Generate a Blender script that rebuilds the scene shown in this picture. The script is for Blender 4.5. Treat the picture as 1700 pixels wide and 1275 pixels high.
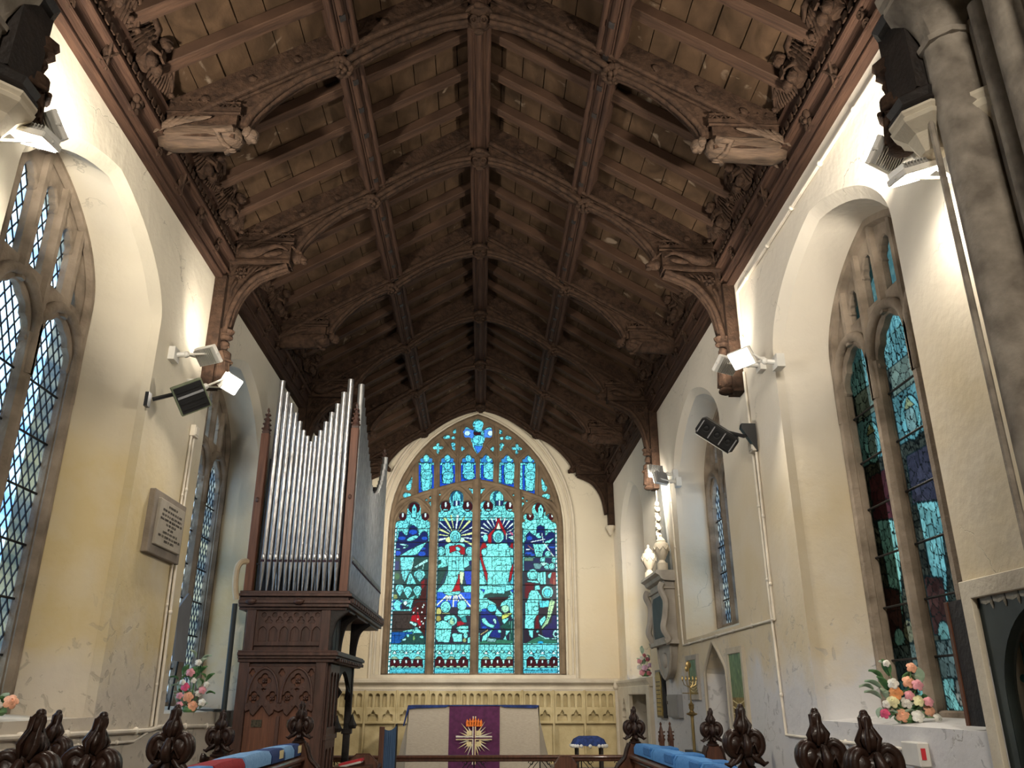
import bpy, bmesh, math, random
import numpy as np
from mathutils import Vector, Matrix, noise
for o in list(bpy.data.objects): bpy.data.objects.remove(o)
S = bpy.context.scene; COL = S.collection
PI = math.pi; random.seed(7)
# ------------------------------------------------ camera
FPX = 1350.0; PITCH = math.radians(21.1); YAW = math.radians(1.98)
cam = bpy.data.cameras.new('camera'); co = bpy.data.objects.new('camera', cam); COL.objects.link(co)
co.location = (0, 0, 1.6); co.rotation_euler = (PI/2+PITCH, 0, -YAW)
cam.sensor_width = 36; cam.lens = 36*FPX/1700; cam.clip_end = 200; cam.clip_start = 0.02
S.camera = co
# ------------------------------------------------ view and world
S.view_settings.view_transform = 'Standard'; S.view_settings.look = 'None'
S.view_settings.exposure = 0.45; S.view_settings.gamma = 1.0
try: S.view_settings.use_curve_mapping = False
except Exception: pass
W = bpy.data.worlds.new('sky'); S.world = W; W.use_nodes = True
nt = W.node_tree; nt.nodes.clear()
_o = nt.nodes.new('ShaderNodeOutputWorld'); _b = nt.nodes.new('ShaderNodeBackground')
_tc = nt.nodes.new('ShaderNodeTexCoord'); _n = nt.nodes.new('ShaderNodeTexNoise'); _r = nt.nodes.new('ShaderNodeValToRGB')
_n.inputs['Scale'].default_value = 5; _n.inputs['Detail'].default_value = 4
_r.color_ramp.elements[0].position = 0.35; _r.color_ramp.elements[0].color = (0.42, 0.66, 1, 1)
_r.color_ramp.elements[1].position = 0.6; _r.color_ramp.elements[1].color = (0.88, 0.96, 1, 1)
nt.links.new(_tc.outputs['Generated'], _n.inputs['Vector']); nt.links.new(_n.outputs['Fac'], _r.inputs['Fac'])
nt.links.new(_r.outputs['Color'], _b.inputs['Color']); _b.inputs['Strength'].default_value = 2.6
nt.links.new(_b.outputs['Background'], _o.inputs['Surface'])
# ------------------------------------------------ the place's floodlights: (lens centre, aim point, watts)
WARM = (1.0, 0.91, 0.78)
FLOODS = [
 # near right pair, near left pair
 ((2.28, 3.86, 4.55), (0.7, 6.6, 7.2), 50, 'up'), ((2.30, 3.60, 4.20), (2.54, 3.74, 3.5), 5, 'down'),
 ((-2.47, 3.86, 4.60), (-1.1, 6.6, 7.2), 50, 'up'), ((-2.45, 3.68, 4.37), (-2.70, 3.8, 3.5), 6, 'down'),
 # middle pairs
 ((2.22, 6.95, 4.52), (1.2, 9.0, 7.0), 20, 'up'), ((2.24, 6.54, 4.38), (-0.6, 4.6, 1.7), 46, 'down'),
 ((-2.45, 6.75, 4.46), (-1.3, 9.0, 7.0), 20, 'up'), ((-2.38, 7.25, 4.35), (1.8, 6.0, 1.6), 46, 'down'),
 # far pairs, they shine on the east wall
 ((2.28, 10.60, 4.44), (0.2, 16.0, 3.8), 36, 'east'), ((2.30, 10.45, 4.30), (-1.4, 16.0, 2.6), 32, 'east'),
 ((-2.44, 12.6, 4.46), (-0.8, 16.0, 4.4), 30, 'east'), ((-2.44, 12.9, 4.30), (0.8, 16.0, 2.6), 30, 'east'),
]
def area_light(loc, aim, watts, size=(0.20, 0.14), spread=140):
    l = bpy.data.lights.new('flood_or_fill_lamp', 'AREA'); l.shape = 'RECTANGLE'; l.size, l.size_y = size
    l.energy = watts; l.color = WARM; l.spread = math.radians(spread)
    o = bpy.data.objects.new('flood_or_fill_lamp', l); COL.objects.link(o)
    o.location = loc; o.rotation_euler = (Vector(aim)-Vector(loc)).to_track_quat('-Z', 'Y').to_euler()
    return o
# ------------------------------------------------ reference geometry (photo pixel -> point on a real plane)
_f = np.array([math.sin(YAW)*math.cos(PITCH), math.cos(YAW)*math.cos(PITCH), math.sin(PITCH)])
_rt = np.array([math.cos(YAW), -math.sin(YAW), 0.]); _up = np.cross(_rt, _f); _C = np.array([0, 0, 1.6])
def ony(u, v, y):
    d = _f+_rt*(u-850)/FPX-_up*(v-637.5)/FPX; return _C+d*(y/d[1])
CX = -0.10; HW = 2.66; XR = CX+HW; XL = CX-HW; YE = 16.0; ZW = 5.58; ZF = 0.0
# ------------------------------------------------ materials
def mat(name, col, rough=0.7, metal=0.0, var=0.15, scale=6.0, bump=0.0, bscale=40.0, col2=None, stretch=None, coat=0.0, spec=0.5, dist=0.0):
    m = bpy.data.materials.new(name); m.use_nodes = True; t = m.node_tree; b = t.nodes['Principled BSDF']
    b.inputs['Roughness'].default_value = rough; b.inputs['Metallic'].default_value = metal
    b.inputs['Specular IOR Level'].default_value = spec; b.inputs['Coat Weight'].default_value = coat
    tc = t.nodes.new('ShaderNodeTexCoord'); mp = t.nodes.new('ShaderNodeMapping')
    t.links.new(tc.outputs['Object'], mp.inputs['Vector'])
    if stretch: mp.inputs['Scale'].default_value = stretch
    n = t.nodes.new('ShaderNodeTexNoise'); n.inputs['Scale'].default_value = scale; n.inputs['Detail'].default_value = 6; n.inputs['Distortion'].default_value = dist
    t.links.new(mp.outputs['Vector'], n.inputs['Vector'])
    r = t.nodes.new('ShaderNodeValToRGB')
    c2 = col2 or tuple(min(1, c*(1+var*1.6)) for c in col); c1 = tuple(c*(1-var*1.6) for c in col) if not col2 else col
    r.color_ramp.elements[0].position = 0.32; r.color_ramp.elements[0].color = (*c1, 1)
    r.color_ramp.elements[1].position = 0.68; r.color_ramp.elements[1].color = (*c2, 1)
    t.links.new(n.outputs['Fac'], r.inputs['Fac']); t.links.new(r.outputs['Color'], b.inputs['Base Color'])
    if bump:
        n2 = t.nodes.new('ShaderNodeTexNoise'); n2.inputs['Scale'].default_value = bscale; n2.inputs['Detail'].default_value = 5
        t.links.new(mp.outputs['Vector'], n2.inputs['Vector'])
        bp = t.nodes.new('ShaderNodeBump'); bp.inputs['Strength'].default_value = bump; bp.inputs['Distance'].default_value = 0.02
        t.links.new(n2.outputs['Fac'], bp.inputs['Height']); t.links.new(bp.outputs['Normal'], b.inputs['Normal'])
    return m
def plaster(name, base, ochre, low, dirt=0.5, ztop=1.95):
    """old limewash: cream above, ochre damp patches, worn grey-white band near the floor, cracks"""
    m = bpy.data.materials.new(name); m.use_nodes = True; t = m.node_tree; b = t.nodes['Principled BSDF']; b.inputs['Roughness'].default_value = 0.9
    b.inputs['Specular IOR Level'].default_value = 0.2
    L = t.links.new; N = t.nodes.new
    g = N('ShaderNodeNewGeometry'); sp = N('ShaderNodeSeparateXYZ'); L(g.outputs['Position'], sp.inputs[0])
    def nz(scale, detail=6, dist=0.0):
        n = N('ShaderNodeTexNoise'); n.inputs['Scale'].default_value = scale; n.inputs['Detail'].default_value = detail; n.inputs['Distortion'].default_value = dist
        L(g.outputs['Position'], n.inputs['Vector']); return n.outputs['Fac']
    def mr(x, a, c, lo=0.0, hi=1.0):
        k = N('ShaderNodeMapRange'); k.inputs[1].default_value = a; k.inputs[2].default_value = c; k.inputs[3].default_value = lo; k.inputs[4].default_value = hi; L(x, k.inputs[0]); return k.outputs[0]
    def mth(op, a, c):
        k = N('ShaderNodeMath'); k.operation = op
        for i, q in enumerate((a, c)):
            if isinstance(q, (int, float)): k.inputs[i].default_value = q
            else: L(q, k.inputs[i])
        return k.outputs[0]
    def mx(fac, a, c):
        k = N('ShaderNodeMix'); k.data_type = 'RGBA'; L(fac, k.inputs[0])
        for i, q in ((6, a), (7, c)):
            if isinstance(q, tuple): k.inputs[i].default_value = (*q, 1)
            else: L(q, k.inputs[i])
        return k.outputs[2]
    c = mx(mr(nz(1.3), .35, .7), base, tuple(x*0.93 for x in base))
    # ochre damp between about 1.9 and 3.6 m
    zz = mth('ADD', sp.outputs[2], mth('MULTIPLY', nz(1.1), 1.4))
    f = mth('MULTIPLY', mr(zz, 2.3, 2.75), mr(zz, 4.7, 3.9))
    c = mx(mth('MULTIPLY', f, mr(nz(2.2, 5), .3, .62, .25, dirt+.35)), c, ochre)
    # worn base
    zb = mth('ADD', sp.outputs[2], mth('MULTIPLY', nz(2.6), 0.9))
    c = mx(mr(zb, ztop+.45, ztop+.2), c, low)
    pk = mth('MULTIPLY', mr(nz(9, 8, .6), .60, .64), mr(zb, ztop+.9, ztop+.3))
    c = mx(mth('MULTIPLY', pk, .5), c, tuple(x*0.55 for x in low))
    v = N('ShaderNodeTexVoronoi'); v.feature = 'DISTANCE_TO_EDGE'; v.inputs['Scale'].default_value = 0.9
    nd = N('ShaderNodeTexNoise'); nd.inputs['Scale'].default_value = 3; nd.inputs['Detail'].default_value = 6
    ad = N('ShaderNodeVectorMath'); ad.operation = 'MULTIPLY_ADD'; L(g.outputs['Position'], nd.inputs['Vector'])
    L(nd.outputs['Color'], ad.inputs[0]); ad.inputs[1].default_value = (.7, .7, .7); L(g.outputs['Position'], ad.inputs[2]); L(ad.outputs[0], v.inputs['Vector'])
    cr = mth('MULTIPLY', mr(v.outputs['Distance'], .006, .0015), mr(nz(.8), .52, .6))
    c = mx(mth('MULTIPLY', cr, .6), c, tuple(x*.45 for x in base))
    L(c, b.inputs['Base Color'])
    bp = N('ShaderNodeBump'); bp.inputs['Strength'].default_value = .5; bp.inputs['Distance'].default_value = .02
    h = mth('ADD', mth('MULTIPLY', nz(14, 7), .5), mth('SUBTRACT', nz(2.5, 3), mth('MULTIPLY', mth('ADD', pk, cr), .35)))
    L(h, bp.inputs['Height']); L(bp.outputs['Normal'], b.inputs['Normal'])
    return m
M = {}
M['wallR'] = plaster('limewash_south', (.66, .60, .50), (.56, .44, .24), (.60, .585, .575), .25)
M['wallL'] = plaster('limewash_north', (.64, .58, .46), (.56, .44, .22), (.56, .50, .41), .5)
M['wallE'] = plaster('limewash_east', (.56, .50, .38), (.52, .42, .27), (.5, .44, .34), .15, 0.2)
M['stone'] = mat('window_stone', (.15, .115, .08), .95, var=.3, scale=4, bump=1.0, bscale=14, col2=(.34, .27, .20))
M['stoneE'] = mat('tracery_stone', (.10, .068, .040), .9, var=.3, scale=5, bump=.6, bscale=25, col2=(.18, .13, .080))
M['pier'] = mat('pier_stone', (.13, .108, .085), .95, scale=7, bump=.6, bscale=16, col2=(.30, .26, .21))
M['cream_stone'] = mat('dressed_stone', (.44, .38, .29), .9, scale=3, bump=.3, bscale=25, col2=(.56, .50, .39))
M['dado'] = mat('dado_stone', (.34, .27, .13), .85, scale=3.5, bump=.2, bscale=25, col2=(.50, .41, .23))
M['grey_stone'] = mat('monument_marble', (.30, .27, .23), .6, scale=5, bump=.1, col2=(.42, .38, .33))
M['slate'] = mat('dark_slate', (.03, .035, .035), .55, scale=4, col2=(.06, .065, .062))
M['obelisk'] = mat('grey_marble', (.13, .135, .125), .6, scale=4, col2=(.2, .2, .185))
def wood(name, c1, c2, rough=.6, stretch=(1, 1, 1), coat=0, bump=.35, spec=.4):
    return mat(name, c1, rough, scale=5, col2=c2, stretch=stretch, bump=bump, bscale=12, coat=coat, spec=spec, dist=.6)
M['board'] = wood('roof_boards', (.026, .015, .0075), (.070, .041, .022), .9, (1, .6, 1), spec=.15)
_m = M['board']; _t = _m.node_tree; _bs = _t.nodes['Principled BSDF']; _old = _bs.inputs['Base Color'].links[0].from_socket     # lime stains on the boards
_g = _t.nodes.new('ShaderNodeNewGeometry'); _n1 = _t.nodes.new('ShaderNodeTexNoise'); _n1.inputs['Scale'].default_value = 3.2; _n1.inputs['Detail'].default_value = 9; _n1.inputs['Distortion'].default_value = 1.2
_t.links.new(_g.outputs['Position'], _n1.inputs['Vector']); _mr = _t.nodes.new('ShaderNodeMapRange'); _mr.inputs[1].default_value = .64; _mr.inputs[2].default_value = .72; _t.links.new(_n1.outputs['Fac'], _mr.inputs[0])
_mx = _t.nodes.new('ShaderNodeMix'); _mx.data_type = 'RGBA'; _t.links.new(_mr.outputs[0], _mx.inputs[0]); _t.links.new(_old, _mx.inputs[6]); _mx.inputs[7].default_value = (.16, .12, .085, 1); _t.links.new(_mx.outputs[2], _bs.inputs['Base Color'])
M['rafter'] = wood('rafter_oak', (.028, .0145, .0085), (.064, .034, .020), .8, (.5, 6, .5), spec=.2)
M['oakY'] = wood('purlin_oak', (.024, .0115, .0072), (.056, .028, .0165), .8, (6, .5, 6), spec=.2)
M['carved'] = wood('carved_oak', (.017, .0088, .0050), (.046, .025, .0145), .85, (3, 3, 3), bump=.6, spec=.18)
M['angel_pale'] = wood('pale_weathered_oak', (.038, .023, .013), (.09, .055, .033), .8, (1, 6, 6), bump=.6)
M['dark_oak'] = wood('black_oak', (.007, .005, .004), (.018, .012, .009), .6, (2, 2, 2))
M['stall'] = wood('stall_oak', (.055, .020, .010), (.12, .045, .022), .38, (5, 5, .8), coat=.3, bump=.1)
M['poppy'] = wood('polished_carved_oak', (.012, .006, .004), (.032, .014, .009), .42, (3, 3, 3), coat=.05, bump=.2, spec=.3)
M['case'] = wood('organ_case_oak', (.040, .018, .012), (.085, .038, .026), .5, (4, 4, .6), bump=.15)
M['case_red'] = wood('organ_panel_oak', (.095, .035, .018), (.165, .065, .034), .5, (7, 7, .5), bump=.1)
M['tin'] = mat('pipe_metal', (.26, .26, .27), .28, metal=.9, scale=30, bump=.15, bscale=60, col2=(.42, .41, .40), stretch=(1, 1, .3))
M['tin_dark'] = mat('side_pipe_metal', (.20, .20, .20), .38, metal=.8, scale=30, bump=.1, bscale=60, col2=(.33, .33, .32), stretch=(1, 1, .3))
M['black'] = mat('black_plastic', (.012, .012, .013), .35, var=.2)
M['blackm'] = mat('black_iron', (.012, .012, .012), .5, metal=.4, var=.2)
M['lead'] = mat('lead_came', (.012, .013, .015), .6, var=.2)
M['white'] = mat('white_enamel', (.62, .60, .55), .4, var=.05)
M['conduit'] = mat('painted_conduit', (.66, .60, .50), .5, var=.08)
M['fin'] = mat('alloy_fins', (.42, .41, .38), .4, metal=.5, var=.05)
M['brass'] = mat('brass', (.36, .26, .11), .38, metal=.95, var=.15)
M['gilt'] = mat('gilt_board', (.14, .10, .02), .4, metal=.3, scale=9, col2=(.38, .27, .06))
M['blue_cloth'] = mat('blue_cloth', (.012, .03, .13), .9, var=.3, scale=20, bump=.4, bscale=200)
M['white_lace'] = mat('white_lace', (.6, .6, .58), .9, var=.05)
M['linen'] = mat('linen_frontal', (.36, .31, .24), .95, scale=70, bump=.3, bscale=180, col2=(.46, .40, .32), stretch=(.3, 1, 3))
M['purple'] = mat('purple_damask', (.055, .004, .040), .8, scale=14, col2=(.09, .010, .065))
M['gold'] = mat('gold_embroidery', (.62, .52, .28), .6, var=.1, scale=60)
M['cream_cloth'] = mat('cream_applique', (.62, .58, .48), .8, var=.08)
M['orange'] = mat('orange_flames', (.75, .17, .02), .8, var=.25, scale=40)
M['dark_line'] = mat('dark_cord', (.03, .01, .02), .8)
M['curtain'] = mat('blue_curtain', (.05, .10, .19), .9, scale=8, col2=(.09, .16, .28), stretch=(3, 3, .3))
M['red'] = mat('red_cover', (.55, .02, .03), .6, var=.1)
M['tablet'] = mat('memorial_stone', (.17, .14, .11), .8, scale=6, bump=.2, col2=(.24, .20, .155))
M['tabletp'] = mat('memorial_panel', (.27, .24, .19), .75, scale=6, bump=.1, col2=(.34, .30, .24))
M['ink'] = mat('inscription_paint', (.06, .05, .04), .8)
M['steel'] = mat('grey_cabinet_paint', (.22, .22, .225), .5, var=.05)
M['hose'] = mat('tan_wind_trunk', (.42, .32, .2), .7, var=.1, bump=.2)
M['pipe_black'] = mat('black_pipe_paint', (.008, .012, .011), .6)
M['leaf'] = mat('artificial_leaf', (.03, .12, .04), .6, scale=12, col2=(.14, .28, .10))
M['leaf_pale'] = mat('pale_leaf', (.25, .38, .26), .6, scale=12, col2=(.45, .55, .42))
for k, c in dict(pink=(.75, .32, .36), peach=(.85, .42, .26), white=(.80, .78, .70), rose=(.75, .10, .22), yellow=(.78, .74, .42), lilac=(.62, .38, .52), dusk=(.42, .12, .14), orange=(.80, .33, .12)).items():
    M['f_'+k] = mat(k+'_petal', c, .7, var=.12, scale=25)
M['niche'] = mat('black_marble', (.018, .026, .024), .6, scale=5, col2=(.04, .052, .048))
M['nicheback'] = mat('niche_back_stone', (.26, .24, .19), .9, scale=5, col2=(.42, .38, .31), bump=.4)
M['teal'] = mat('worn_teal_paint', (.02, .11, .11), .7, scale=14, col2=(.08, .22, .20))
M['floor'] = mat('stone_paving', (.18, .15, .12), .8, scale=3, col2=(.28, .24, .19), bump=.3)
def emis(name, col, st):
    m = bpy.data.materials.new(name); m.use_nodes = True; t = m.node_tree; t.nodes.remove(t.nodes['Principled BSDF'])
    e = t.nodes.new('ShaderNodeEmission'); e.inputs[0].default_value = (*col, 1); e.inputs[1].default_value = st
    t.links.new(e.outputs[0], t.nodes['Material Output'].inputs[0]); return m
M['lit'] = emis('lit_lens', (1, .95, .85), 30)
M['lens'] = mat('lens_glass', (.5, .5, .48), .1, var=.05)
def glass(name, attr=None, c1=(.55, .75, .95), c2=(.95, 1, 1), scale=4, stretch=(1, .25, 3)):
    m = bpy.data.materials.new(name); m.use_nodes = True; t = m.node_tree; L = t.links.new; N = t.nodes.new
    t.nodes.remove(t.nodes['Principled BSDF']); out = t.nodes['Material Output']
    tr = N('ShaderNodeBsdfTransparent'); gl = N('ShaderNodeBsdfGlossy'); gl.inputs['Roughness'].default_value = .25; mxs = N('ShaderNodeMixShader'); mxs.inputs[0].default_value = .004
    g = N('ShaderNodeNewGeometry'); mp = N('ShaderNodeMapping'); mp.inputs['Scale'].default_value = stretch; L(g.outputs['Position'], mp.inputs[0])
    n = N('ShaderNodeTexNoise'); n.inputs['Scale'].default_value = scale; n.inputs['Detail'].default_value = 6; L(mp.outputs[0], n.inputs['Vector'])
    if attr:
        a = N('ShaderNodeAttribute'); a.attribute_name = attr
        r = N('ShaderNodeMapRange'); r.inputs[1].default_value = .35; r.inputs[2].default_value = .65; r.inputs[3].default_value = .34; r.inputs[4].default_value = .54; L(n.outputs['Fac'], r.inputs[0])
        v = N('ShaderNodeVectorMath'); v.operation = 'SCALE'; L(a.outputs['Color'], v.inputs[0]); L(r.outputs[0], v.inputs['Scale']); L(v.outputs[0], tr.inputs[0])
    else:
        r = N('ShaderNodeValToRGB'); r.color_ramp.elements[0].position = .4; r.color_ramp.elements[0].color = (*c1, 1); r.color_ramp.elements[1].position = .6; r.color_ramp.elements[1].color = (*c2, 1)
        L(n.outputs['Fac'], r.inputs[0]); L(r.outputs[0], tr.inputs[0])
    L(tr.outputs[0], mxs.inputs[1]); L(gl.outputs[0], mxs.inputs[2]); L(mxs.outputs[0], out.inputs[0]); return m
M['glass_painted'] = glass('painted_glass', 'paint', scale=30, stretch=(1, 1, 1))
M['glass_clear'] = glass('sky_streaked_glass', c1=(.26, .40, .60), c2=(.80, .95, 1), scale=3)  # blue and white of the bright sky streaked into the pane tint
# ------------------------------------------------ mesh building
class MB:
    def __init__(s): s.v = []; s.f = []; s.m = []
    def add(s, vs, fs, mi=0):
        b = len(s.v); s.v += [tuple(map(float, p)) for p in vs]; s.f += [tuple(i+b for i in f) for f in fs]; s.m += [mi]*len(fs); return s
    def box(s, c, d, R=None, mi=0):
        c = Vector(c); vs = []
        for i in (-1, 1):
            for j in (-1, 1):
                for k in (-1, 1):
                    p = Vector((i*d[0]/2, j*d[1]/2, k*d[2]/2)); vs.append(c+(R @ p if R else p))
        return s.add(vs, [(0, 1, 3, 2), (4, 6, 7, 5), (0, 4, 5, 1), (2, 3, 7, 6), (0, 2, 6, 4), (1, 5, 7, 3)], mi)
    def bb(s, x0, x1, y0, y1, z0, z1, mi=0): return s.box(((x0+x1)/2, (y0+y1)/2, (z0+z1)/2), (abs(x1-x0), abs(y1-y0), abs(z1-z0)), None, mi)
    def prism(s, poly, fn, t0, t1, mi=0):
        n = len(poly); vs = [fn(a, b, t0) for a, b in poly]+[fn(a, b, t1) for a, b in poly]
        return s.add(vs, [tuple(range(n-1, -1, -1)), tuple(range(n, 2*n))]+[(i, (i+1) % n, n+(i+1) % n, n+i) for i in range(n)], mi)
    def tube(s, pts, r, n=8, caps=True, mi=0, flat=1.0, up=(0, 0, 1)):
        pts = [Vector(p) for p in pts]; m = len(pts); rs = r if isinstance(r, (list, tuple)) else [r]*m
        vs = []; prev = None
        for i, p in enumerate(pts):
            d = (pts[min(i+1, m-1)]-pts[max(i-1, 0)]).normalized()
            if prev is None:
                u = Vector(up); u = u if abs(u.dot(d)) < .95 else Vector((1, .1, 0))
            else: u = prev
            a = (u-d*u.dot(d)).normalized(); prev = a; b = d.cross(a)
            for k in range(n):
                t = 2*PI*(k+.5)/n; vs.append(p+a*math.cos(t)*rs[i]*flat+b*math.sin(t)*rs[i])
        fs = [(i*n+k, i*n+(k+1) % n, (i+1)*n+(k+1) % n, (i+1)*n+k) for i in range(m-1) for k in range(n)]
        if caps: fs += [tuple(range(n-1, -1, -1)), tuple((m-1)*n+k for k in range(n))]
        return s.add(vs, fs, mi)
    def lathe(s, prof, c, n=16, R=None, mi=0, a0=0.0):
        c = Vector(c); vs = []
        for r, z in prof:
            for k in range(n):
                t = 2*PI*k/n+a0; p = Vector((r*math.cos(t), r*math.sin(t), z)); vs.append(c+(R @ p if R else p))
        m = len(prof)
        fs = [(i*n+k, i*n+(k+1) % n, (i+1)*n+(k+1) % n, (i+1)*n+k) for i in range(m-1) for k in range(n)]
        fs += [tuple(range(n-1, -1, -1)), tuple((m-1)*n+k for k in range(n))]
        return s.add(vs, fs, mi)
    def ell(s, c, r, R=None, seg=12, ring=8, nz=0.0, ns=6.0, groove=0, gd=0.0, taper=0.0, mi=0, seed=0):
        c = Vector(c); vs = [c+(R @ Vector((0, 0, -r[2])) if R else Vector((0, 0, -r[2])))]
        for i in range(1, ring):
            ph = -PI/2+PI*i/ring
            for k in range(seg):
                t = 2*PI*k/seg; q = math.cos(ph); w = math.sin(ph); e = 1-taper*w
                g = 1+(gd*math.cos(groove*t) if groove else 0)
                p = Vector((r[0]*q*math.cos(t)*g*e, r[1]*q*math.sin(t)*g*e, r[2]*w))
                if nz: p *= 1+nz*noise.noise(Vector((p.x*ns/r[0]*.3+seed, p.y*ns/r[1]*.3, p.z*ns/r[2]*.3)))
                vs.append(c+(R @ p if R else p))
        vs.append(c+(R @ Vector((0, 0, r[2])) if R else Vector((0, 0, r[2]))))
        fs = [(0, 1+(k+1) % seg, 1+k) for k in range(seg)]
        for i in range(ring-2):
            for k in range(seg): fs.append((1+i*seg+k, 1+i*seg+(k+1) % seg, 1+(i+1)*seg+(k+1) % seg, 1+(i+1)*seg+k))
        l = len(vs)-1; b = 1+(ring-2)*seg
        fs += [(b+k, b+(k+1) % seg, l) for k in range(seg)]
        return s.add(vs, fs, mi)
    def mirror_x(s, cx=CX):
        o = MB(); o.v = [(2*cx-x, y, z) for x, y, z in s.v]; o.f = [tuple(reversed(f)) for f in s.f]; o.m = list(s.m); return o
    def build(s, name, m, parent=None, smooth=40, bev=0.0, loc=None):
        me = bpy.data.meshes.new(name)
        off = Vector(loc) if loc else (Vector(parent['_w']) if parent is not None else Vector((0, 0, 0)))
        me.from_pydata([Vector(p)-off for p in s.v], [], s.f)
        for q in (m if isinstance(m, (list, tuple)) else [m]): me.materials.append(M[q] if isinstance(q, str) else q)
        me.polygons.foreach_set('material_index', s.m); me.update()
        bm = bmesh.new(); bm.from_mesh(me); bmesh.ops.recalc_face_normals(bm, faces=bm.faces); bm.to_mesh(me); bm.free()
        if smooth:
            me.polygons.foreach_set('use_smooth', [True]*len(me.polygons)); me.set_sharp_from_angle(angle=math.radians(smooth))
        o = bpy.data.objects.new(name, me); COL.objects.link(o)
        if parent is not None:
            o.parent = parent; o['_w'] = list(off)
        else:
            o.location = off; o['_w'] = list(off)
        if bev:
            b = o.modifiers.new('bevel', 'BEVEL'); b.width = bev; b.segments = 1; b.limit_method = 'ANGLE'; b.angle_limit = math.radians(50)
        return o
def thing(name, label, cat, loc, group=None):
    o = bpy.data.objects.new(name, None); COL.objects.link(o); o.location = loc; o['_w'] = list(loc); o.empty_display_size = .1
    return tag(o, label, cat, group)
def tag(o, label, cat, group=None, kind=None):
    o['label'] = label; o['category'] = cat
    if group: o['group'] = group
    if kind: o['kind'] = kind
    return o
def struct(o, label=None):
    o['kind'] = 'structure'
    if label: o['label'] = label
    return o
def copy_tree(o, loc=None, parent=None, dw=None):
    c = o.copy(); COL.objects.link(c); c.parent = parent
    if parent is None and loc is not None: c.location = loc; c['_w'] = list(loc)
    for ch in [q for q in COL.objects if q.parent == o]: copy_tree(ch, None, c)
    return c
def XZ(y): return lambda a, b, t: (a, y+t, b)
def YZ(x): return lambda a, b, t: (x+t, a, b)
def fill2d(outer, holes, half, bevel=0.0):
    """polygon with holes -> (verts(a,b,t), faces) through a filled 2D curve"""
    cu = bpy.data.curves.new('tmp', 'CURVE'); cu.dimensions = '2D'; cu.fill_mode = 'BOTH'; cu.extrude = max(half-bevel, 0); cu.bevel_depth = bevel; cu.bevel_resolution = 0
    for pl in [outer]+holes:
        sp = cu.splines.new('POLY'); sp.points.add(len(pl)-1); sp.use_cyclic_u = True
        for i, (a, b) in enumerate(pl): sp.points[i].co = (a, b, 0, 1)
    ob = bpy.data.objects.new('tmp', cu); COL.objects.link(ob); dg = bpy.context.evaluated_depsgraph_get(); dg.update()
    me = bpy.data.meshes.new_from_object(ob.evaluated_get(dg)); vs = [tuple(v.co) for v in me.vertices]; fs = [tuple(p.vertices) for p in me.polygons]
    bpy.data.objects.remove(ob); bpy.data.curves.remove(cu); bpy.data.meshes.remove(me); return vs, fs
def text_mesh(s, size, depth=.002):
    cu = bpy.data.curves.new('t', 'FONT'); cu.body = s; cu.size = size; cu.extrude = depth; cu.align_x = 'CENTER'; cu.align_y = 'CENTER'; cu.resolution_u = 2
    ob = bpy.data.objects.new('t', cu); COL.objects.link(ob); dg = bpy.context.evaluated_depsgraph_get(); dg.update()
    me = bpy.data.meshes.new_from_object(ob.evaluated_get(dg)); vs = [tuple(v.co) for v in me.vertices]; fs = [tuple(p.vertices) for p in me.polygons]
    bpy.data.objects.remove(ob); bpy.data.curves.remove(cu); bpy.data.meshes.remove(me); return vs, fs
def lerp(a, b, t): return a+(b-a)*t
def spline(pts, n=8):
    out = []; P = [Vector(p) for p in pts]
    for i in range(len(P)-1):
        a = P[max(i-1, 0)]; b = P[i]; c = P[i+1]; d = P[min(i+2, len(P)-1)]
        for k in range(n):
            t = k/n; out.append(.5*((2*b)+(c-a)*t+(2*a-5*b+4*c-d)*t*t+(3*b-a-3*c+d)*t**3))
    out.append(P[-1]); return out
def lookrot(d, up=(0, 0, 1)):
    """matrix whose local Z is d"""
    z = Vector(d).normalized(); u = Vector(up); u = u if abs(u.dot(z)) < .98 else Vector((0, 1, 0))
    x = u.cross(z).normalized(); y = z.cross(x); return Matrix((x, y, z)).transposed()
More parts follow.
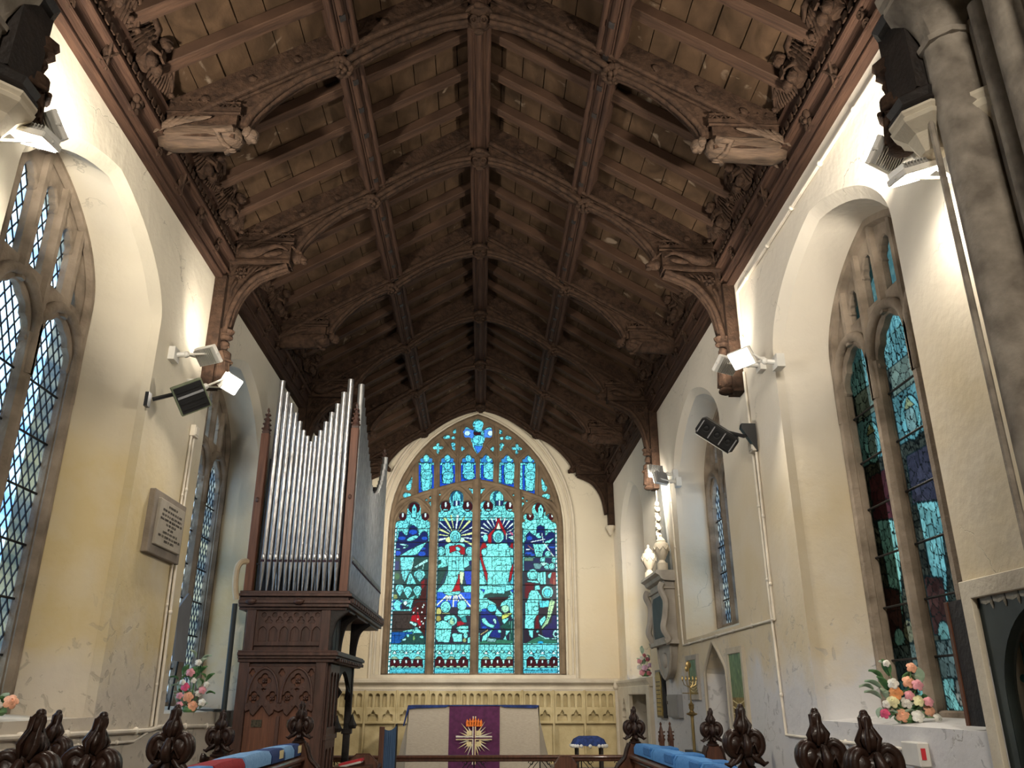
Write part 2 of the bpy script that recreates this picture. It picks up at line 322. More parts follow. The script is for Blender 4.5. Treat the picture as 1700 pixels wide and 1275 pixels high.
# ================================================= THE SETTING
def archz(t): t = min(1, abs(t)); return .75*math.sqrt(max(0, 1-t*t))+.25*(1-t)
def arch_outline(c, hw, zb, zs, za, n=14, sill=None):
    """anticlockwise from bottom left: (a, z)"""
    pts = [(c-hw, zb), (c+hw, zb)]
    for i in range(n*2+1):
        t = math.cos(PI*i/(2*n)); pts.append((c+hw*t, zs+(za-zs)*archz(t)))
    return pts
def two_centre(c, hw, zb, zs, za, n=14):
    rise = za-zs; R = (hw*hw+rise*rise)/(2*hw); pts = [(c-hw, zb), (c+hw, zb)]; a1 = math.asin(rise/R)
    for i in range(n+1):
        a = a1*i/n; pts.append((c+hw-R+R*math.cos(a), zs+R*math.sin(a)))
    for i in range(n-1, -1, -1):
        a = a1*i/n; pts.append((c-hw+R-R*math.cos(a), zs+R*math.sin(a)))
    return pts
def star(c, shapes, n=48, a0=0, a1=2*PI, rmax=3):
    """outline of a union of circles (x,z,r) and boxes (x0,x1,z0,z1), star-shaped about c; farthest exit along each ray"""
    out = []
    for i in range(n+(0 if a1-a0 > 6.2 else 1)):
        a = a0+(a1-a0)*i/n; dx, dz = math.cos(a), math.sin(a); best = 0
        for s in shapes:
            if len(s) == 3:
                ox, oz = c[0]-s[0], c[1]-s[1]; b = ox*dx+oz*dz; q = b*b-(ox*ox+oz*oz-s[2]**2)
                if q > 0: best = max(best, -b+math.sqrt(q))
            else:
                t0, t1 = -1e9, 1e9
                for o, d, lo, hi in ((c[0], dx, s[0], s[1]), (c[1], dz, s[2], s[3])):
                    if abs(d) < 1e-9:
                        if o < lo or o > hi: t1 = -1e9
                        continue
                    ta, tb = (lo-o)/d, (hi-o)/d
                    if ta > tb: ta, tb = tb, ta
                    t0, t1 = max(t0, ta), min(t1, tb)
                if t1 > max(t0, 0): best = max(best, t1)
        if best > 0: out.append((c[0]+dx*best, c[1]+dz*best))
    return out
def head(cx, zb, zs, w, h, n=30):
    """cinquefoiled light: rectangle up to zs, lobed head of height h"""
    r = w*.5
    sh = [(cx-r*.56, zs+h*.18, r*.43), (cx+r*.56, zs+h*.18, r*.43), (cx-r*.36, zs+h*.52, r*.36), (cx+r*.36, zs+h*.52, r*.36), (cx, zs+h*.68, h*.33), (cx-r*.7, cx+r*.7, zs-h*.3, zs+h*.2)]
    arc = star((cx, zs-h*.05), sh, n, 0.06, PI-.06)
    return [(cx-r, zb), (cx+r, zb), (cx+r, zs-h*.05)]+arc+[(cx-r, zs-h*.05)]
def wall_with_openings(name, m, plane, sgn, outer, holes, inner_holes, depth):
    """inner face with openings, splayed reveals, and an outer face with the smaller openings; plane(a,z,t) maps to the world, t outward"""
    mb = MB(); vs, fs = fill2d(outer, holes, 0); mb.add([plane(a, b, 0) for a, b, t in vs], fs)
    vs, fs = fill2d(outer, inner_holes, 0); mb.add([plane(a, b, depth+.25) for a, b, t in vs], fs)
    for H, K in zip(holes, inner_holes):
        n = len(H); zs_ = H[2][1]; ap = max(p[1] for p in H); ca = (H[0][0]+H[1][0])/2
        ch = .075 if (n > 20 and depth > .4) else 0                     # chamfer dying out at the springing
        f_ = lambda z: max(0, min(1, (z-zs_)/(ap-zs_)*3)) if z > zs_+.02 else 0
        H2 = [(ca+(a-ca)*(1-.8*ch*f_(b)), b-ch*f_(b)) for a, b in H]
        v = [plane(a, b, 0) for a, b in H]+[plane(a, b, max(ch, .01)) for a, b in H2]; mb.add(v, [(i, (i+1) % n, n+(i+1) % n, n+i) for i in range(n)])
        v = [plane(a, b, max(ch, .01)) for a, b in H2]+[plane(a, b, depth) for a, b in K]+[plane(a, b, depth+.25) for a, b in K]
        mb.add(v, [(i, (i+1) % n, n+(i+1) % n, n+i) for i in range(n)]+[(n+i, n+(i+1) % n, 2*n+(i+1) % n, 2*n+i) for i in range(n)])
    o = mb.build(name, m, smooth=35); return struct(o)
WIN = {}
# each: opening centre y, half width, sill, spring, apex ; frame centre, half width, sill, spring, apex ; frame plane depth
R_OPEN = [((5.47, 1.12, 1.44, 4.45, 5.22), (5.44, .94, 1.48, 4.30, 5.12)),
          ((9.48, 1.12, 2.28, 4.45, 5.20), (9.66, .97, 2.42, 4.30, 5.08)),
          ((14.05, 1.10, 1.88, 4.40, 5.20), (14.05, .86, 2.10, 4.30, 5.08))]
L_OPEN = [((5.22, 1.13, 1.47, 4.55, 5.31), (5.06, .94, 1.50, 4.52, 5.36)),
          ((8.82, 1.10, 1.47, 4.42, 5.22), (8.92, .96, 1.52, 4.40, 5.16)),
          ((13.4, 1.10, 1.47, 4.42, 5.22), (13.4, .88, 1.52, 4.40, 5.16))]
DEP = .44
def side_wall(name, m, x, sg, ops, extra=()):
    pl = lambda a, z, t: (x+sg*t, a, z)
    # sill front edges are kept level with the wall; the head follows the splay
    H = [arch_outline(*o[0]) for o in ops]; K = [arch_outline(*o[1]) for o in ops]
    outer = [(2.6, -.05), (16.3, -.05), (16.3, 6.3), (2.6, 6.3)]
    o = wall_with_openings(name, m, pl, sg, outer, H+[e[0] for e in extra], K+[e[1] for e in extra], DEP)
    return o
rect = lambda a0, a1, z0, z1: [(a0, z0), (a1, z0), (a1, z1), (a0, z1)]
pdoor = lambda c, hw, zb, zs, za: [(c-hw, zb), (c+hw, zb), (c+hw, zs), (c+hw*.9, zs+(za-zs)*.18), (c+hw*.45, zs+(za-zs)*.62), (c, za), (c-hw*.45, zs+(za-zs)*.62), (c-hw*.9, zs+(za-zs)*.18), (c-hw, zs)]
# recesses in the south wall: pointed niche and monument niche near the arch (blocked at the back by their own linings)
NICHE = (9.40, .45, .9, 1.86, 2.19)
side_wall('wall_right', 'wallR', XR, 1, R_OPEN, [(pdoor(*NICHE), pdoor(NICHE[0], .38, .9, 1.84, 2.12)), (rect(2.9, 4.28, .3, 2.10), rect(2.9, 4.28, .3, 2.10)), (rect(12.98, 14.9, .0, 1.66), rect(13.05, 14.85, .0, 1.64))])
side_wall('wall_left', 'wallL', XL, -1, L_OPEN)
mb = MB(); mb.bb(XR+.30, XR+.34, 8.9, 9.95, .8, 2.3); struct(mb.build('wall_niche', 'wallR'))
mb = MB(); mb.bb(XR+.26, XR+.30, 12.9, 15.1, 0, 1.8); struct(mb.build('wall_sedilia', 'dado'))
# east wall: gable with the great window
EW = dict(c=-.155, hw=1.69, zb=1.97, zs=4.75, za=7.12)
eo = two_centre(EW['c'], 1.93, 1.90, 4.75, 7.40-.06); ei = two_centre(EW['c'], 1.70, 1.96, 4.75, 7.12)
mb = MB(); pl = lambda a, z, t: (a, YE+t, z)
struct(wall_with_openings('wall_east', 'wallE', pl, 1, [(XL-.1, -.05), (XR+.1, -.05), (XR+.1, 6.0), (CX, 7.66), (XL-.1, 6.0)], [eo], [ei], .22))
# moulded reveal ribs round the east arch
for k, (hw, y, r) in enumerate(((1.93, YE-.005, .030), (1.86, YE+.06, .022), (1.76, YE+.15, .026))):
    o2 = two_centre(EW['c'], hw, 1.93, 4.75, lerp(7.12, 7.34, (hw-1.70)/.23))[1:]
    mb = MB(); mb.tube([(a, y, z) for a, z in o2]+[(EW['c']-hw, y, 1.93)], r, 8, False); struct(mb.build('trim_%d' % (k+1), 'cream_stone', smooth=60))
# floor, nave shell and chancel arch (they carry the bounced light)
mb = MB(); mb.bb(-6, 6, -7, 2.6, -.2, 0); mb.bb(XL-.8, XR+.8, 2.6, 12.6, -.2, 0); mb.bb(XL-.8, XR+.8, 12.6, 16.2, -.2, .45); struct(mb.build('floor', 'floor', smooth=0))
def nave(name, m, b): 
    q = MB(); q.bb(*b); struct(q.build(name, m, smooth=0))
nave('wall_nave_left', 'wallL', (-6.2, -6, -7, 2.7, 0, 8)); nave('wall_nave_right', 'wallR', (6, 6.2, -7, 2.7, 0, 8)); nave('wall_west', 'wallE', (-6, 6, -7.2, -7, 0, 8))
nave('ceiling_nave', 'board', (-6.2, 6.2, -7.2, 2.7, 8, 8.2))
vs, fs = fill2d([(-6, 0), (XL-.16, 0), (XL-.16, 5.25)]+[(CX+p[0], p[1]) for p in [(-2.6+.0, 5.25), (-2.2, 6.4), (-1.4, 7.3), (0, 7.9), (1.4, 7.3), (2.2, 6.4), (2.6, 5.25)]]+[(XR+.16, 5.25), (XR+.16, 0), (6, 0), (6, 8.1), (-6, 8.1)], [], .32)
mb = MB(); mb.add([(a, 2.82+t, b) for a, b, t in vs], fs); struct(mb.build('wall_chancel_arch', 'pier', smooth=0))
# fluted responds with octagonal capitals
def respond(sg, name):
    X0 = XR if sg > 0 else XL; mb = MB(); P = lambda d, y: (X0-sg*d, y)
    # plan, d = how far it stands out from the wall face
    for d, y, r in ((-.02, 3.52, .04), (-.01, 3.44, .04), (.13, 3.30, .125), (.06, 3.15, .04), (.10, 3.05, .055), (.02, 2.93, .05), (.12, 2.80, .13), (.05, 2.63, .05), (.16, 2.48, .12), (.10, 2.30, .05), (.18, 2.10, .14), (.12, 1.90, .06)):
        x, yy = P(d, y); mb.tube([(x, yy, 0), (x, yy, 4.86)], r, 16)
    for d, y, r in ((.145, 3.30, .018), (.255, 3.30, .016), (.13, 2.80, .016), (.27, 2.48, .014)): x, yy = P(d, y); mb.tube([(x, yy+.09, 0), (x, yy+.09, 4.86)], r, 6)
    x0, x1 = sorted((P(.02, 0)[0], P(-.6, 0)[0])); mb.bb(x0, x1, 1.8, 3.46, 0, 5.2)
    mb.lathe([(.12, 4.80), (.145, 4.81), (.15, 4.84), (.125, 4.86), (.13, 4.90), (.17, 5.00), (.25, 5.10), (.27, 5.12), (.265, 5.16), (.29, 5.18), (.30, 5.24), (.26, 5.27), (.2, 5.3)], (*P(.13, 3.30), 0), 8, a0=PI/8)
    mb.lathe([(.12, 4.80), (.145, 4.81), (.15, 4.84), (.125, 4.86), (.13, 4.90), (.17, 5.00), (.25, 5.10), (.29, 5.18), (.30, 5.24), (.2, 5.3)], (*P(.12, 2.80), 0), 8, a0=PI/8)
    o = mb.build(name, 'pier', smooth=40); return struct(o)
respond(1, 'trim_4'); respond(-1, 'trim_5')
# ---- boarded ceiling: boards run with the ridge
def zraf(h): return 7.50-.61*h
def zbd(h): return zraf(h)+.115
mb = MB()
for s in (-1, 1):
    h = .02; k = 0
    while h < 2.62:
        w = .205; h1 = min(h+w-.008, 2.64)
        y = 2.9-(k % 3)*.25
        while y < 16.0:
            y1 = min(y+2.0+.3*((k*7) % 3), 16.05); j = .004*((k*5+int(y*3)) % 4)
            a = (CX+s*h, zbd(h)+j); b = (CX+s*h1, zbd(h1)+j)
            mb.add([(a[0], y, a[1]), (b[0], y, b[1]), (b[0], y1-.006, b[1]), (a[0], y1-.006, a[1]), (a[0], y, a[1]+.03), (b[0], y, b[1]+.03), (b[0], y1-.006, b[1]+.03), (a[0], y1-.006, a[1]+.03)],
                   [(0, 1, 2, 3), (7, 6, 5, 4), (0, 4, 5, 1), (1, 5, 6, 2), (2, 6, 7, 3), (3, 7, 4, 0)]); y = y1
        h += w; k += 1
    a, b = (CX, zbd(0)+.06), (CX+s*2.75, zbd(2.75)+.06)
    mb.add([(a[0], 2.4, a[1]), (b[0], 2.4, b[1]), (b[0], 16.3, b[1]), (a[0], 16.3, a[1]), (a[0], 2.4, a[1]+.08), (b[0], 2.4, b[1]+.08), (b[0], 16.3, b[1]+.08), (a[0], 16.3, a[1]+.08)],
           [(0, 1, 2, 3), (7, 6, 5, 4), (0, 4, 5, 1), (1, 5, 6, 2), (2, 6, 7, 3), (3, 7, 4, 0)])
struct(mb.build('ceiling', 'board', smooth=0))
# ================================================= WINDOWS
def plate(name, m, outer, holes, plane, half, bevel, parent):
    vs, fs = fill2d(outer, holes, half, bevel); mb = MB(); mb.add([plane(a, b, t) for a, b, t in vs], fs); return mb.build(name, m, parent, smooth=25)
def clip_arch(c, hw, zs, za): return lambda a: zs+(za-zs)*archz((a-c)/hw)
def clear_glazing(win, c, hw, zb, za, plane, clip, depth, pitch=(.092, .15)):
    mb = MB(); ol = arch_outline(*clip[0]); vs, fs = fill2d(ol, [], 0); mb.add([plane(a, b, depth) for a, b, t in vs], fs); mb.build('pane', 'glass_clear', win, smooth=0)
    f = clip_arch(clip[0][0], clip[0][1], clip[0][3], clip[0][4]); px, pz = pitch; mb = MB()
    z0 = zb; z1 = za; H = z1-z0; k = pz/px
    for s in (-1, 1):
        n = int((2*hw+H/k)/px)+2
        for i in range(-1, n+1):
            aa = (c-hw-H/k+i*px) if s > 0 else (c-hw+i*px)
            seg = []                              # sample the line, keep the stretch inside the arch
            for q in range(41):
                z = z0+H*q/40; a = aa+s*(z-z0)/k
                if abs(a-c) < hw and z < f(a): seg.append((a, z))
            if len(seg) > 1:
                a, b = seg[0], seg[-1]; d = Vector((b[0]-a[0], b[1]-a[1])).normalized(); nn = (-d[1]*.0045, d[0]*.0045)
                mb.add([plane(a[0]-nn[0], a[1]-nn[1], depth-.004), plane(a[0]+nn[0], a[1]+nn[1], depth-.004), plane(b[0]+nn[0], b[1]+nn[1], depth-.004), plane(b[0]-nn[0], b[1]-nn[1], depth-.004),
                        plane(a[0]-nn[0], a[1]-nn[1], depth+.004), plane(a[0]+nn[0], a[1]+nn[1], depth+.004), plane(b[0]+nn[0], b[1]+nn[1], depth+.004), plane(b[0]-nn[0], b[1]-nn[1], depth+.004)],
                       [(0, 1, 2, 3), (7, 6, 5, 4), (0, 4, 5, 1), (1, 5, 6, 2), (2, 6, 7, 3), (3, 7, 4, 0)])
    mb.build('lead_lattice', 'lead', win, smooth=0)
def perp_window(name, label, x, sg, fr, nl, hz, glaze, lz=None):
    c, hw, zb, zs, za = fr; win = bpy.data.objects.new(name, None); COL.objects.link(win); wl = (x+sg*DEP, c, zb); win.location = wl; win['_w'] = list(wl); struct(win, label)
    P = lambda a, z, t: (x+sg*(DEP+.05+t), a, z)
    f = clip_arch(c, hw, zs, za); m = .08; W = 2*hw; lw = (W-.06*2-m*(nl-1))/nl; holes = []
    cs = [c-hw+.06+lw/2+i*(lw+m) for i in range(nl)]
    for q in cs: holes.append(head(q, zb+.03, hz, lw, lw*.62))
    uw = (lw+m)/2; uh = hz+lw*.62+.16
    ucs = []
    for i in range(nl*2):
        q = c-hw+.06-m/2+uw*(i+.5); ucs.append(q); w = uw-.085
        top = min(f(q-w/2), f(q+w/2))-.13
        b = uh+(.0 if (i % 2) else .0)
        if top-b > .22: holes.append(head(q, b, top-w*.75, w, w*.75, 16))
        elif top-b > .06: holes.append([(q-w*.3, b), (q+w*.3, b), (q+(.1*w if q < c else -.3*w), top)])
    # small piercings between the heads
    for i in range(nl-1):
        q = (cs[i]+cs[i+1])/2; z = hz+lw*.42
        holes.append(star((q, z), [(q, z+.035, .028), (q-.022, z-.01, .022), (q+.022, z-.01, .022)], 20))
    outer = arch_outline(c, hw+.05, zb-.05, zs, za+.05)
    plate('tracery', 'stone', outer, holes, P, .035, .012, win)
    # mullions, hoods and supermullions in the round
    for i in range(nl-1):
        q = (cs[i]+cs[i+1])/2; mb = MB(); mb.tube([P(q, zb-.02, -.02), P(q, hz+.05, -.02)], .062, 8, flat=1, up=(1, 0, 0)); mb.build('mullion', 'stone', win, smooth=20)
    for q in cs:
        mb = MB(); pts = [P(q+(lw/2+.045)*math.cos(PI*k/16), hz-.02+(lw*.68+.05)*(math.sin(PI*k/16)**.85), -.05) for k in range(17)]
        mb.tube([P(q+lw/2+.045, hz-.25, -.05)]+pts+[P(q-lw/2-.045, hz-.25, -.05)], .042, 8, up=(1, 0, 0)); mb.build('hood_rib', 'stone', win, smooth=50)
    for i in range(nl*2-1):
        q = (ucs[i]+ucs[i+1])/2; top = f(q)-.02
        if top-uh > .1:
            mb = MB(); mb.tube([P(q, hz+lw*.62*(1 if i % 2 == 0 else .3), -.03), P(q, top, -.03)], .045, 6, up=(1, 0, 0)); mb.build('supermullion', 'stone', win, smooth=20)
    mb = MB(); ol = arch_outline(c, hw-.02, zb, zs, za-.02)[1:]; mb.tube([P(a, z, -.04) for a, z in ol]+[P(c-hw+.02, zb, -.04)], .05, 6, False); mb.build('jamb_mould', 'stone', win, smooth=50)
    dep = .03
    if glaze == 'clear': clear_glazing(win, c, hw, zb, za, P, [(c, hw, zb, zs, za)], dep)
    n = int((hz-zb)/.36)
    for q in cs:
        for k in range(1, n+1):
            z = zb+(hz-zb)*k/(n+.6); mb = MB(); mb.tube([P(q-lw/2-.02, z, dep-.02), P(q+lw/2+.02, z, dep-.02)], .009, 6); mb.build('saddle_bar', 'blackm', win)
    return win, P, f
R1 = perp_window('window_1', 'south window with painted glass, nearest on the right', XR, 1, R_OPEN[0][1], 3, 3.98, 'painted')
perp_window('window_2', 'narrow-looking south window with clear leaded glass behind the right loudspeaker', XR, 1, R_OPEN[1][1], 3, 3.95, 'clear')
perp_window('window_3', 'farthest south window, seen only as its dark edge above the stone seat recess', XR, 1, R_OPEN[2][1], 3, 3.95, 'clear')
perp_window('window_4', 'large north window with diamond leaded clear glass at the left edge', XL, -1, L_OPEN[0][1], 3, 3.95, 'clear')
perp_window('window_5', 'north window with clear leaded glass beside the organ', XL, -1, L_OPEN[1][1], 3, 3.92, 'clear')
perp_window('window_6', 'north window hidden by the organ', XL, -1, L_OPEN[2][1], 3, 3.92, 'clear')
# ---- painted glass: colours laid out per pane on a fine sheet of glass
class Paint:
    def __init__(s, U, V, base): s.U, s.V = U, V; s.c = np.tile(np.array(base, float), (len(U), 1)); s.cell = None
    def poly(s, pts, col, lead=.55, ox=0, oy=0, sc=1.0):
        P = np.array([(ox+a/sc, oy+b/sc) for a, b in pts]); x0, y0 = P.min(0)-1.5; x1, y1 = P.max(0)+1.5
        I = np.where((s.U > x0) & (s.U < x1) & (s.V > y0) & (s.V < y1))[0]; u, v = s.U[I], s.V[I]; ins = np.zeros(len(I), bool); d = np.full(len(I), 1e9); n = len(P)
        for i in range(n):
            ax, ay = P[i]; bx, by = P[(i+1) % n]
            cnd = ((ay > v) != (by > v)); xx = (bx-ax)*(v-ay)/((by-ay) if abs(by-ay) > 1e-9 else 1e-9)+ax; ins ^= cnd & (u < xx)
            L2 = (bx-ax)**2+(by-ay)**2+1e-9; t = np.clip(((u-ax)*(bx-ax)+(v-ay)*(by-ay))/L2, 0, 1); d = np.minimum(d, np.hypot(u-ax-t*(bx-ax), v-ay-t*(by-ay)))
        s.c[I[ins]] = col
        if lead: s.c[I[d < lead]] = (.01, .03, .035)
    def ell(s, cx, cy, rx, ry, col, lead=.5, ox=0, oy=0, sc=1.0, rot=0):
        pts = [(cx+rx*math.cos(t)*math.cos(rot)-ry*math.sin(t)*math.sin(rot), cy+rx*math.cos(t)*math.sin(rot)+ry*math.sin(t)*math.cos(rot)) for t in np.linspace(0, 2*PI, 21)[:-1]]
        s.poly(pts, col, lead, ox, oy, sc)
    def line(s, pts, w, col=(.01, .03, .035), ox=0, oy=0, sc=1.0):
        P = [(ox+a/sc, oy+b/sc) for a, b in pts]
        for (ax, ay), (bx, by) in zip(P, P[1:]):
            I = np.where((s.U > min(ax, bx)-3) & (s.U < max(ax, bx)+3) & (s.V > min(ay, by)-3) & (s.V < max(ay, by)+3))[0]; u, v = s.U[I], s.V[I]
            L2 = (bx-ax)**2+(by-ay)**2+1e-9; t = np.clip(((u-ax)*(bx-ax)+(v-ay)*(by-ay))/L2, 0, 1); d = np.hypot(u-ax-t*(bx-ax), v-ay-t*(by-ay)); s.c[I[d < w/2]] = col
    def leads(s, cw, ch, seed, w=.45, dark=(.02, .09, .10), only=None, shade=.25):
        """irregular quarries: distance to the nearest Voronoi border over jittered sites"""
        rs = np.random.RandomState(seed); gx = np.floor(s.U/cw).astype(int); gy = np.floor(s.V/ch).astype(int); x0, y0 = gx.min()-2, gy.min()-2
        J = rs.rand(gx.max()-x0+4, gy.max()-y0+4, 3); d1 = np.full(len(s.U), 1e9); d2 = d1.copy(); sh = np.zeros(len(s.U))
        for i in (-1, 0, 1):
            for j in (-1, 0, 1):
                a = gx-x0+i; b = gy-y0+j; jj = J[a, b]; px = (gx+i+jj[:, 0])*cw; py = (gy+j+jj[:, 1])*ch
                d = np.hypot((s.U-px), (s.V-py)); m = d < d1; d2 = np.where(m, d1, np.minimum(d2, d)); sh = np.where(m, jj[:, 2], sh); d1 = np.where(m, d, d1)
        s.c *= (1-shade+2*shade*sh)[:, None]
        k = (d2-d1) < w
        if only is not None: k &= only
        s.c[k] = dark
def uv_of(P3):
    d = P3-_C; z = d @ _f; return 850+FPX*(d @ _rt)/z, 637.5-FPX*(d @ _up)/z
def glass_sheet(name, parent, fn, a0, a1, z0, z1, step, inside, paintfn):
    na = int((a1-a0)/step)+1; nz = int((z1-z0)/step)+1; A = np.linspace(a0, a1, na); Z = np.linspace(z0, z1, nz); AA, ZZ = np.meshgrid(A, Z); AA = AA.ravel(); ZZ = ZZ.ravel()
    P3 = np.array(fn(AA, ZZ)).T; col = paintfn(AA, ZZ, P3)
    idx = np.arange(na*nz).reshape(nz, na); q = np.stack([idx[:-1, :-1], idx[:-1, 1:], idx[1:, 1:], idx[1:, :-1]], -1).reshape(-1, 4)
    cen = np.stack([AA[q].mean(1), ZZ[q].mean(1)], -1); q = q[inside(cen[:, 0], cen[:, 1])]
    used = np.unique(q); mp = np.full(na*nz, -1); mp[used] = np.arange(len(used)); q = mp[q]; off = np.array(parent['_w'])
    me = bpy.data.meshes.new(name); me.vertices.add(len(used)); me.vertices.foreach_set('co', (P3[used]-off).ravel().astype(np.float32))
    me.loops.add(q.size); me.loops.foreach_set('vertex_index', q.ravel().astype(np.int32)); me.polygons.add(len(q))
    me.polygons.foreach_set('loop_start', np.arange(0, q.size, 4, dtype=np.int32)); me.update(calc_edges=True); me.validate()
    at = me.color_attributes.new('paint', 'FLOAT_COLOR', 'POINT'); at.data.foreach_set('color', np.concatenate([col[used], np.ones((len(used), 1))], 1).ravel().astype(np.float32))
    me.materials.append(M['glass_painted']); o = bpy.data.objects.new(name, me); COL.objects.link(o); o.parent = parent; o['_w'] = parent['_w']; return o
# ================================================= THE EAST WINDOW
YG = YE+.27; YT = YE+.22
def E4(x, y):                       # measured on the window's own plane
    p = ony(630+x/5.484, 670+y/5.484, YT); return (p[0], p[2])
EWIN = bpy.data.objects.new('window_7', None); COL.objects.link(EWIN); _wl = (EW['c'], YT, 1.95); EWIN.location = _wl; EWIN['_w'] = list(_wl)
struct(EWIN, 'great four-light east window with turquoise painted glass above the altar')
zbE = ony(790, 1119, YT)[2]
CXW = EW['c']
def MX(x): return 2*CXW-x           # the design is symmetric
def east_light(xl, xr, lobes, shoulder):
    """body up to the shoulder, then the union of lobes"""
    a = E4(xl, shoulder); b = E4(xr, shoulder); xa, xb = a[0], b[0]; zs = a[1]; cx = (xa+xb)/2
    L = []
    for x, y, r in lobes:
        p = E4(x, y); q = E4(x+r, y); L.append((p[0], p[1], q[0]-p[0]))
    top = max(l[1] for l in L); r0 = (xb-xa)*.12
    L += [(xa+r0, zs-r0*.2, r0), (xb-r0, zs-r0*.2, r0), (xa+r0, xb-r0, zs-.25, zs+.05), (cx-(xb-xa)*.2, cx+(xb-xa)*.2, zs-.2, top)]
    arc = star((cx, zs+.02), L, 56, -.02, PI+.02)
    return [(xa, zbE), (xb, zbE), (xb, zs-.08)]+arc+[(xa, zs-.08)]
def mir(poly): return [(MX(a), b) for a, b in poly][::-1]
LA = east_light(140, 478, [(212, 1028, 40), (317, 950, 60), (418, 1030, 40)], 1095)
LB = east_light(525, 868, [(603, 935, 56), (703, 850, 66), (803, 935, 56)], 1005)
H = [LA, LB, mir(LB), mir(LA)]
def panel(xl, xr, bl, br, sh=525, ap=452):
    a = E4(xl, bl); b = E4(xr, br); c = E4(xr, sh); d = E4(xl, sh); cx = (xl+xr)/2; k = E4(cx, sh+5)
    sh_ = [(*E4(cx-38, sh-12), .055), (*E4(cx+38, sh-12), .055), (*E4(cx, sh-32), .075), (*E4(cx, sh-55), .032), (a[0]+.01, b[0]-.01, k[1]-.05, k[1]+.01)]
    arc = star(k, sh_, 36, .02, PI-.02)
    return [(a[0], a[1]), (b[0], b[1]), (c[0], c[1])]+arc+[(d[0], d[1])]
for P_ in (panel(352, 500, 832, 782), panel(545, 692, 768, 735), panel(738, 880, 722, 704)): H += [P_, mir(P_)]
def st4(x, y, shp, n=40):
    L = []
    for s in shp:
        p = E4(s[0], s[1]); q = E4(s[0]+s[2], s[1]); L.append((p[0], p[1], q[0]-p[0]))
    P_ = star(E4(x, y), L, n); return [P_, mir(P_)]
H += st4(533, 405, [(533, 372, 20), (533, 405, 26), (505, 403, 24), (562, 403, 24), (533, 440, 20), (533, 460, 10)])
H += st4(533+0, 330, []) if False else []
H += st4(685, 255, [(685, 240, 19), (683, 262, 21)]); H += st4(612, 310, [(600, 308, 24), (622, 306, 27)]); H += st4(672, 312, [(672, 312, 23)])
H += st4(672, 385, [(670, 372, 26), (676, 405, 20), (682, 425, 12)]); H += st4(755, 405, [(752, 395, 12), (758, 412, 22), (752, 430, 12)])
H += st4(275, 760, [(292, 690, 14), (282, 720, 22), (268, 755, 30), (268, 775, 24), (296, 655, 9)]); H += st4(252, 838, [(240, 835, 32), (264, 838, 30)]); H += st4(202, 900, [(207, 885, 18), (197, 910, 18)])
H += st4(548, 832, [(550, 830, 14)]); H += st4(465, 858, [(467, 856, 17)]); H += st4(428, 880, [(428, 880, 15)]); H += st4(465, 915, [(463, 905, 18), (468, 930, 12)])
H += st4(840, 790, [(822, 778, 14), (860, 775, 14), (845, 808, 15), (852, 825, 9)])
# the great central piece
cpt = E4(905, 272); L_ = []
for x, y, r in ((908, 140, 30), (908, 190, 55), (850, 285, 40), (810, 235, 30), (770, 262, 20), (806, 290, 32), (1000-40, 285, 40), (1010, 235, 30), (1050, 262, 20), (1010, 290, 32), (905, 330, 66), (905, 385, 50), (905, 425, 34), (905, 455, 18), (905, 270, 60)):
    p = E4(x, y); q = E4(x+r, y); L_.append((p[0], p[1], q[0]-p[0]))
H.append([(a+CXW-cpt[0], b) for a, b in star(cpt, L_, 72)])
PT = lambda a, z, t: (a, YT+t, z)
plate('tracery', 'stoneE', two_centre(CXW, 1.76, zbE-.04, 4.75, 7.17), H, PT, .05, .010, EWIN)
def erib(pts, r, y=-.045, name='tracery_rib', both=True, sm=50):
    P_ = [E4(*p) for p in pts]
    for k in ((0, 1) if both else (0,)):
        mb = MB(); Q = [(MX(a) if k else a, b) for a, b in P_]; mb.tube([PT(a, b, y) for a, b in Q], r, 8, up=(0, 1, 0)); mb.build(name, 'stoneE', EWIN, smooth=sm)
def sarc(pts, n=6): return [(p.x, p.y) for p in spline([(a, b, 0) for a, b in pts], n)]
# mullions
for x, z1 in ((E4(500, 1090)[0], E4(500, 800)[1]), (CXW, E4(900, 700)[1]), (MX(E4(500, 1090)[0]), E4(500, 800)[1])):
    mb = MB(); mb.tube([PT(x, zbE-.03, -.06), PT(x, z1, -.06)], [.085, .085], 8, up=(1, 0, 0)); mb.build('mullion', 'stoneE', EWIN, smooth=15)
erib(sarc([(132, 985), (200, 905), (320, 852), (500, 795), (700, 742), (900, 706)]), .045, name='transom_arch')
erib(sarc([(135, 1100), (180, 985), (317, 868), (440, 950), (496, 1060)]), .034, name='light_arch')
erib(sarc([(508, 1010), (560, 880), (700, 762), (840, 880), (884, 1000)]), .034, name='light_arch')
for x, y0, y1 in ((336, 520, 850), (522, 500, 790), (712, 500, 742)): erib([(x, y0), (x, y1)], .030, name='supermullion', sm=15)
erib([(903, 495), (903, 706)], .030, name='supermullion', both=False, sm=15)
for a, b, c, d in ((903, 495, 752, 320), (712, 505, 825, 385), (712, 505, 560, 320), (522, 508, 625, 395), (522, 508, 425, 405), (336, 540, 420, 445), (712, 500, 730, 200)): erib([(a, b), (c, d)], .026)
erib(sarc([(752, 320), (760, 200), (830, 120), (908, 88)]), .028)
mb = MB(); ol = two_centre(CXW, 1.69, zbE, 4.75, 7.10); mb.tube([PT(a, z, -.05) for a, z in ol[1:]]+[PT(CXW-1.69, zbE, -.05)], .05, 8, False); mb.build('jamb_mould', 'stoneE', EWIN, smooth=50)
mb = MB(); mb.bb(CXW-1.9, CXW+1.9, YE-.02, YT+.1, zbE-.10, zbE-.02); mb.build('sill', 'cream_stone', EWIN)
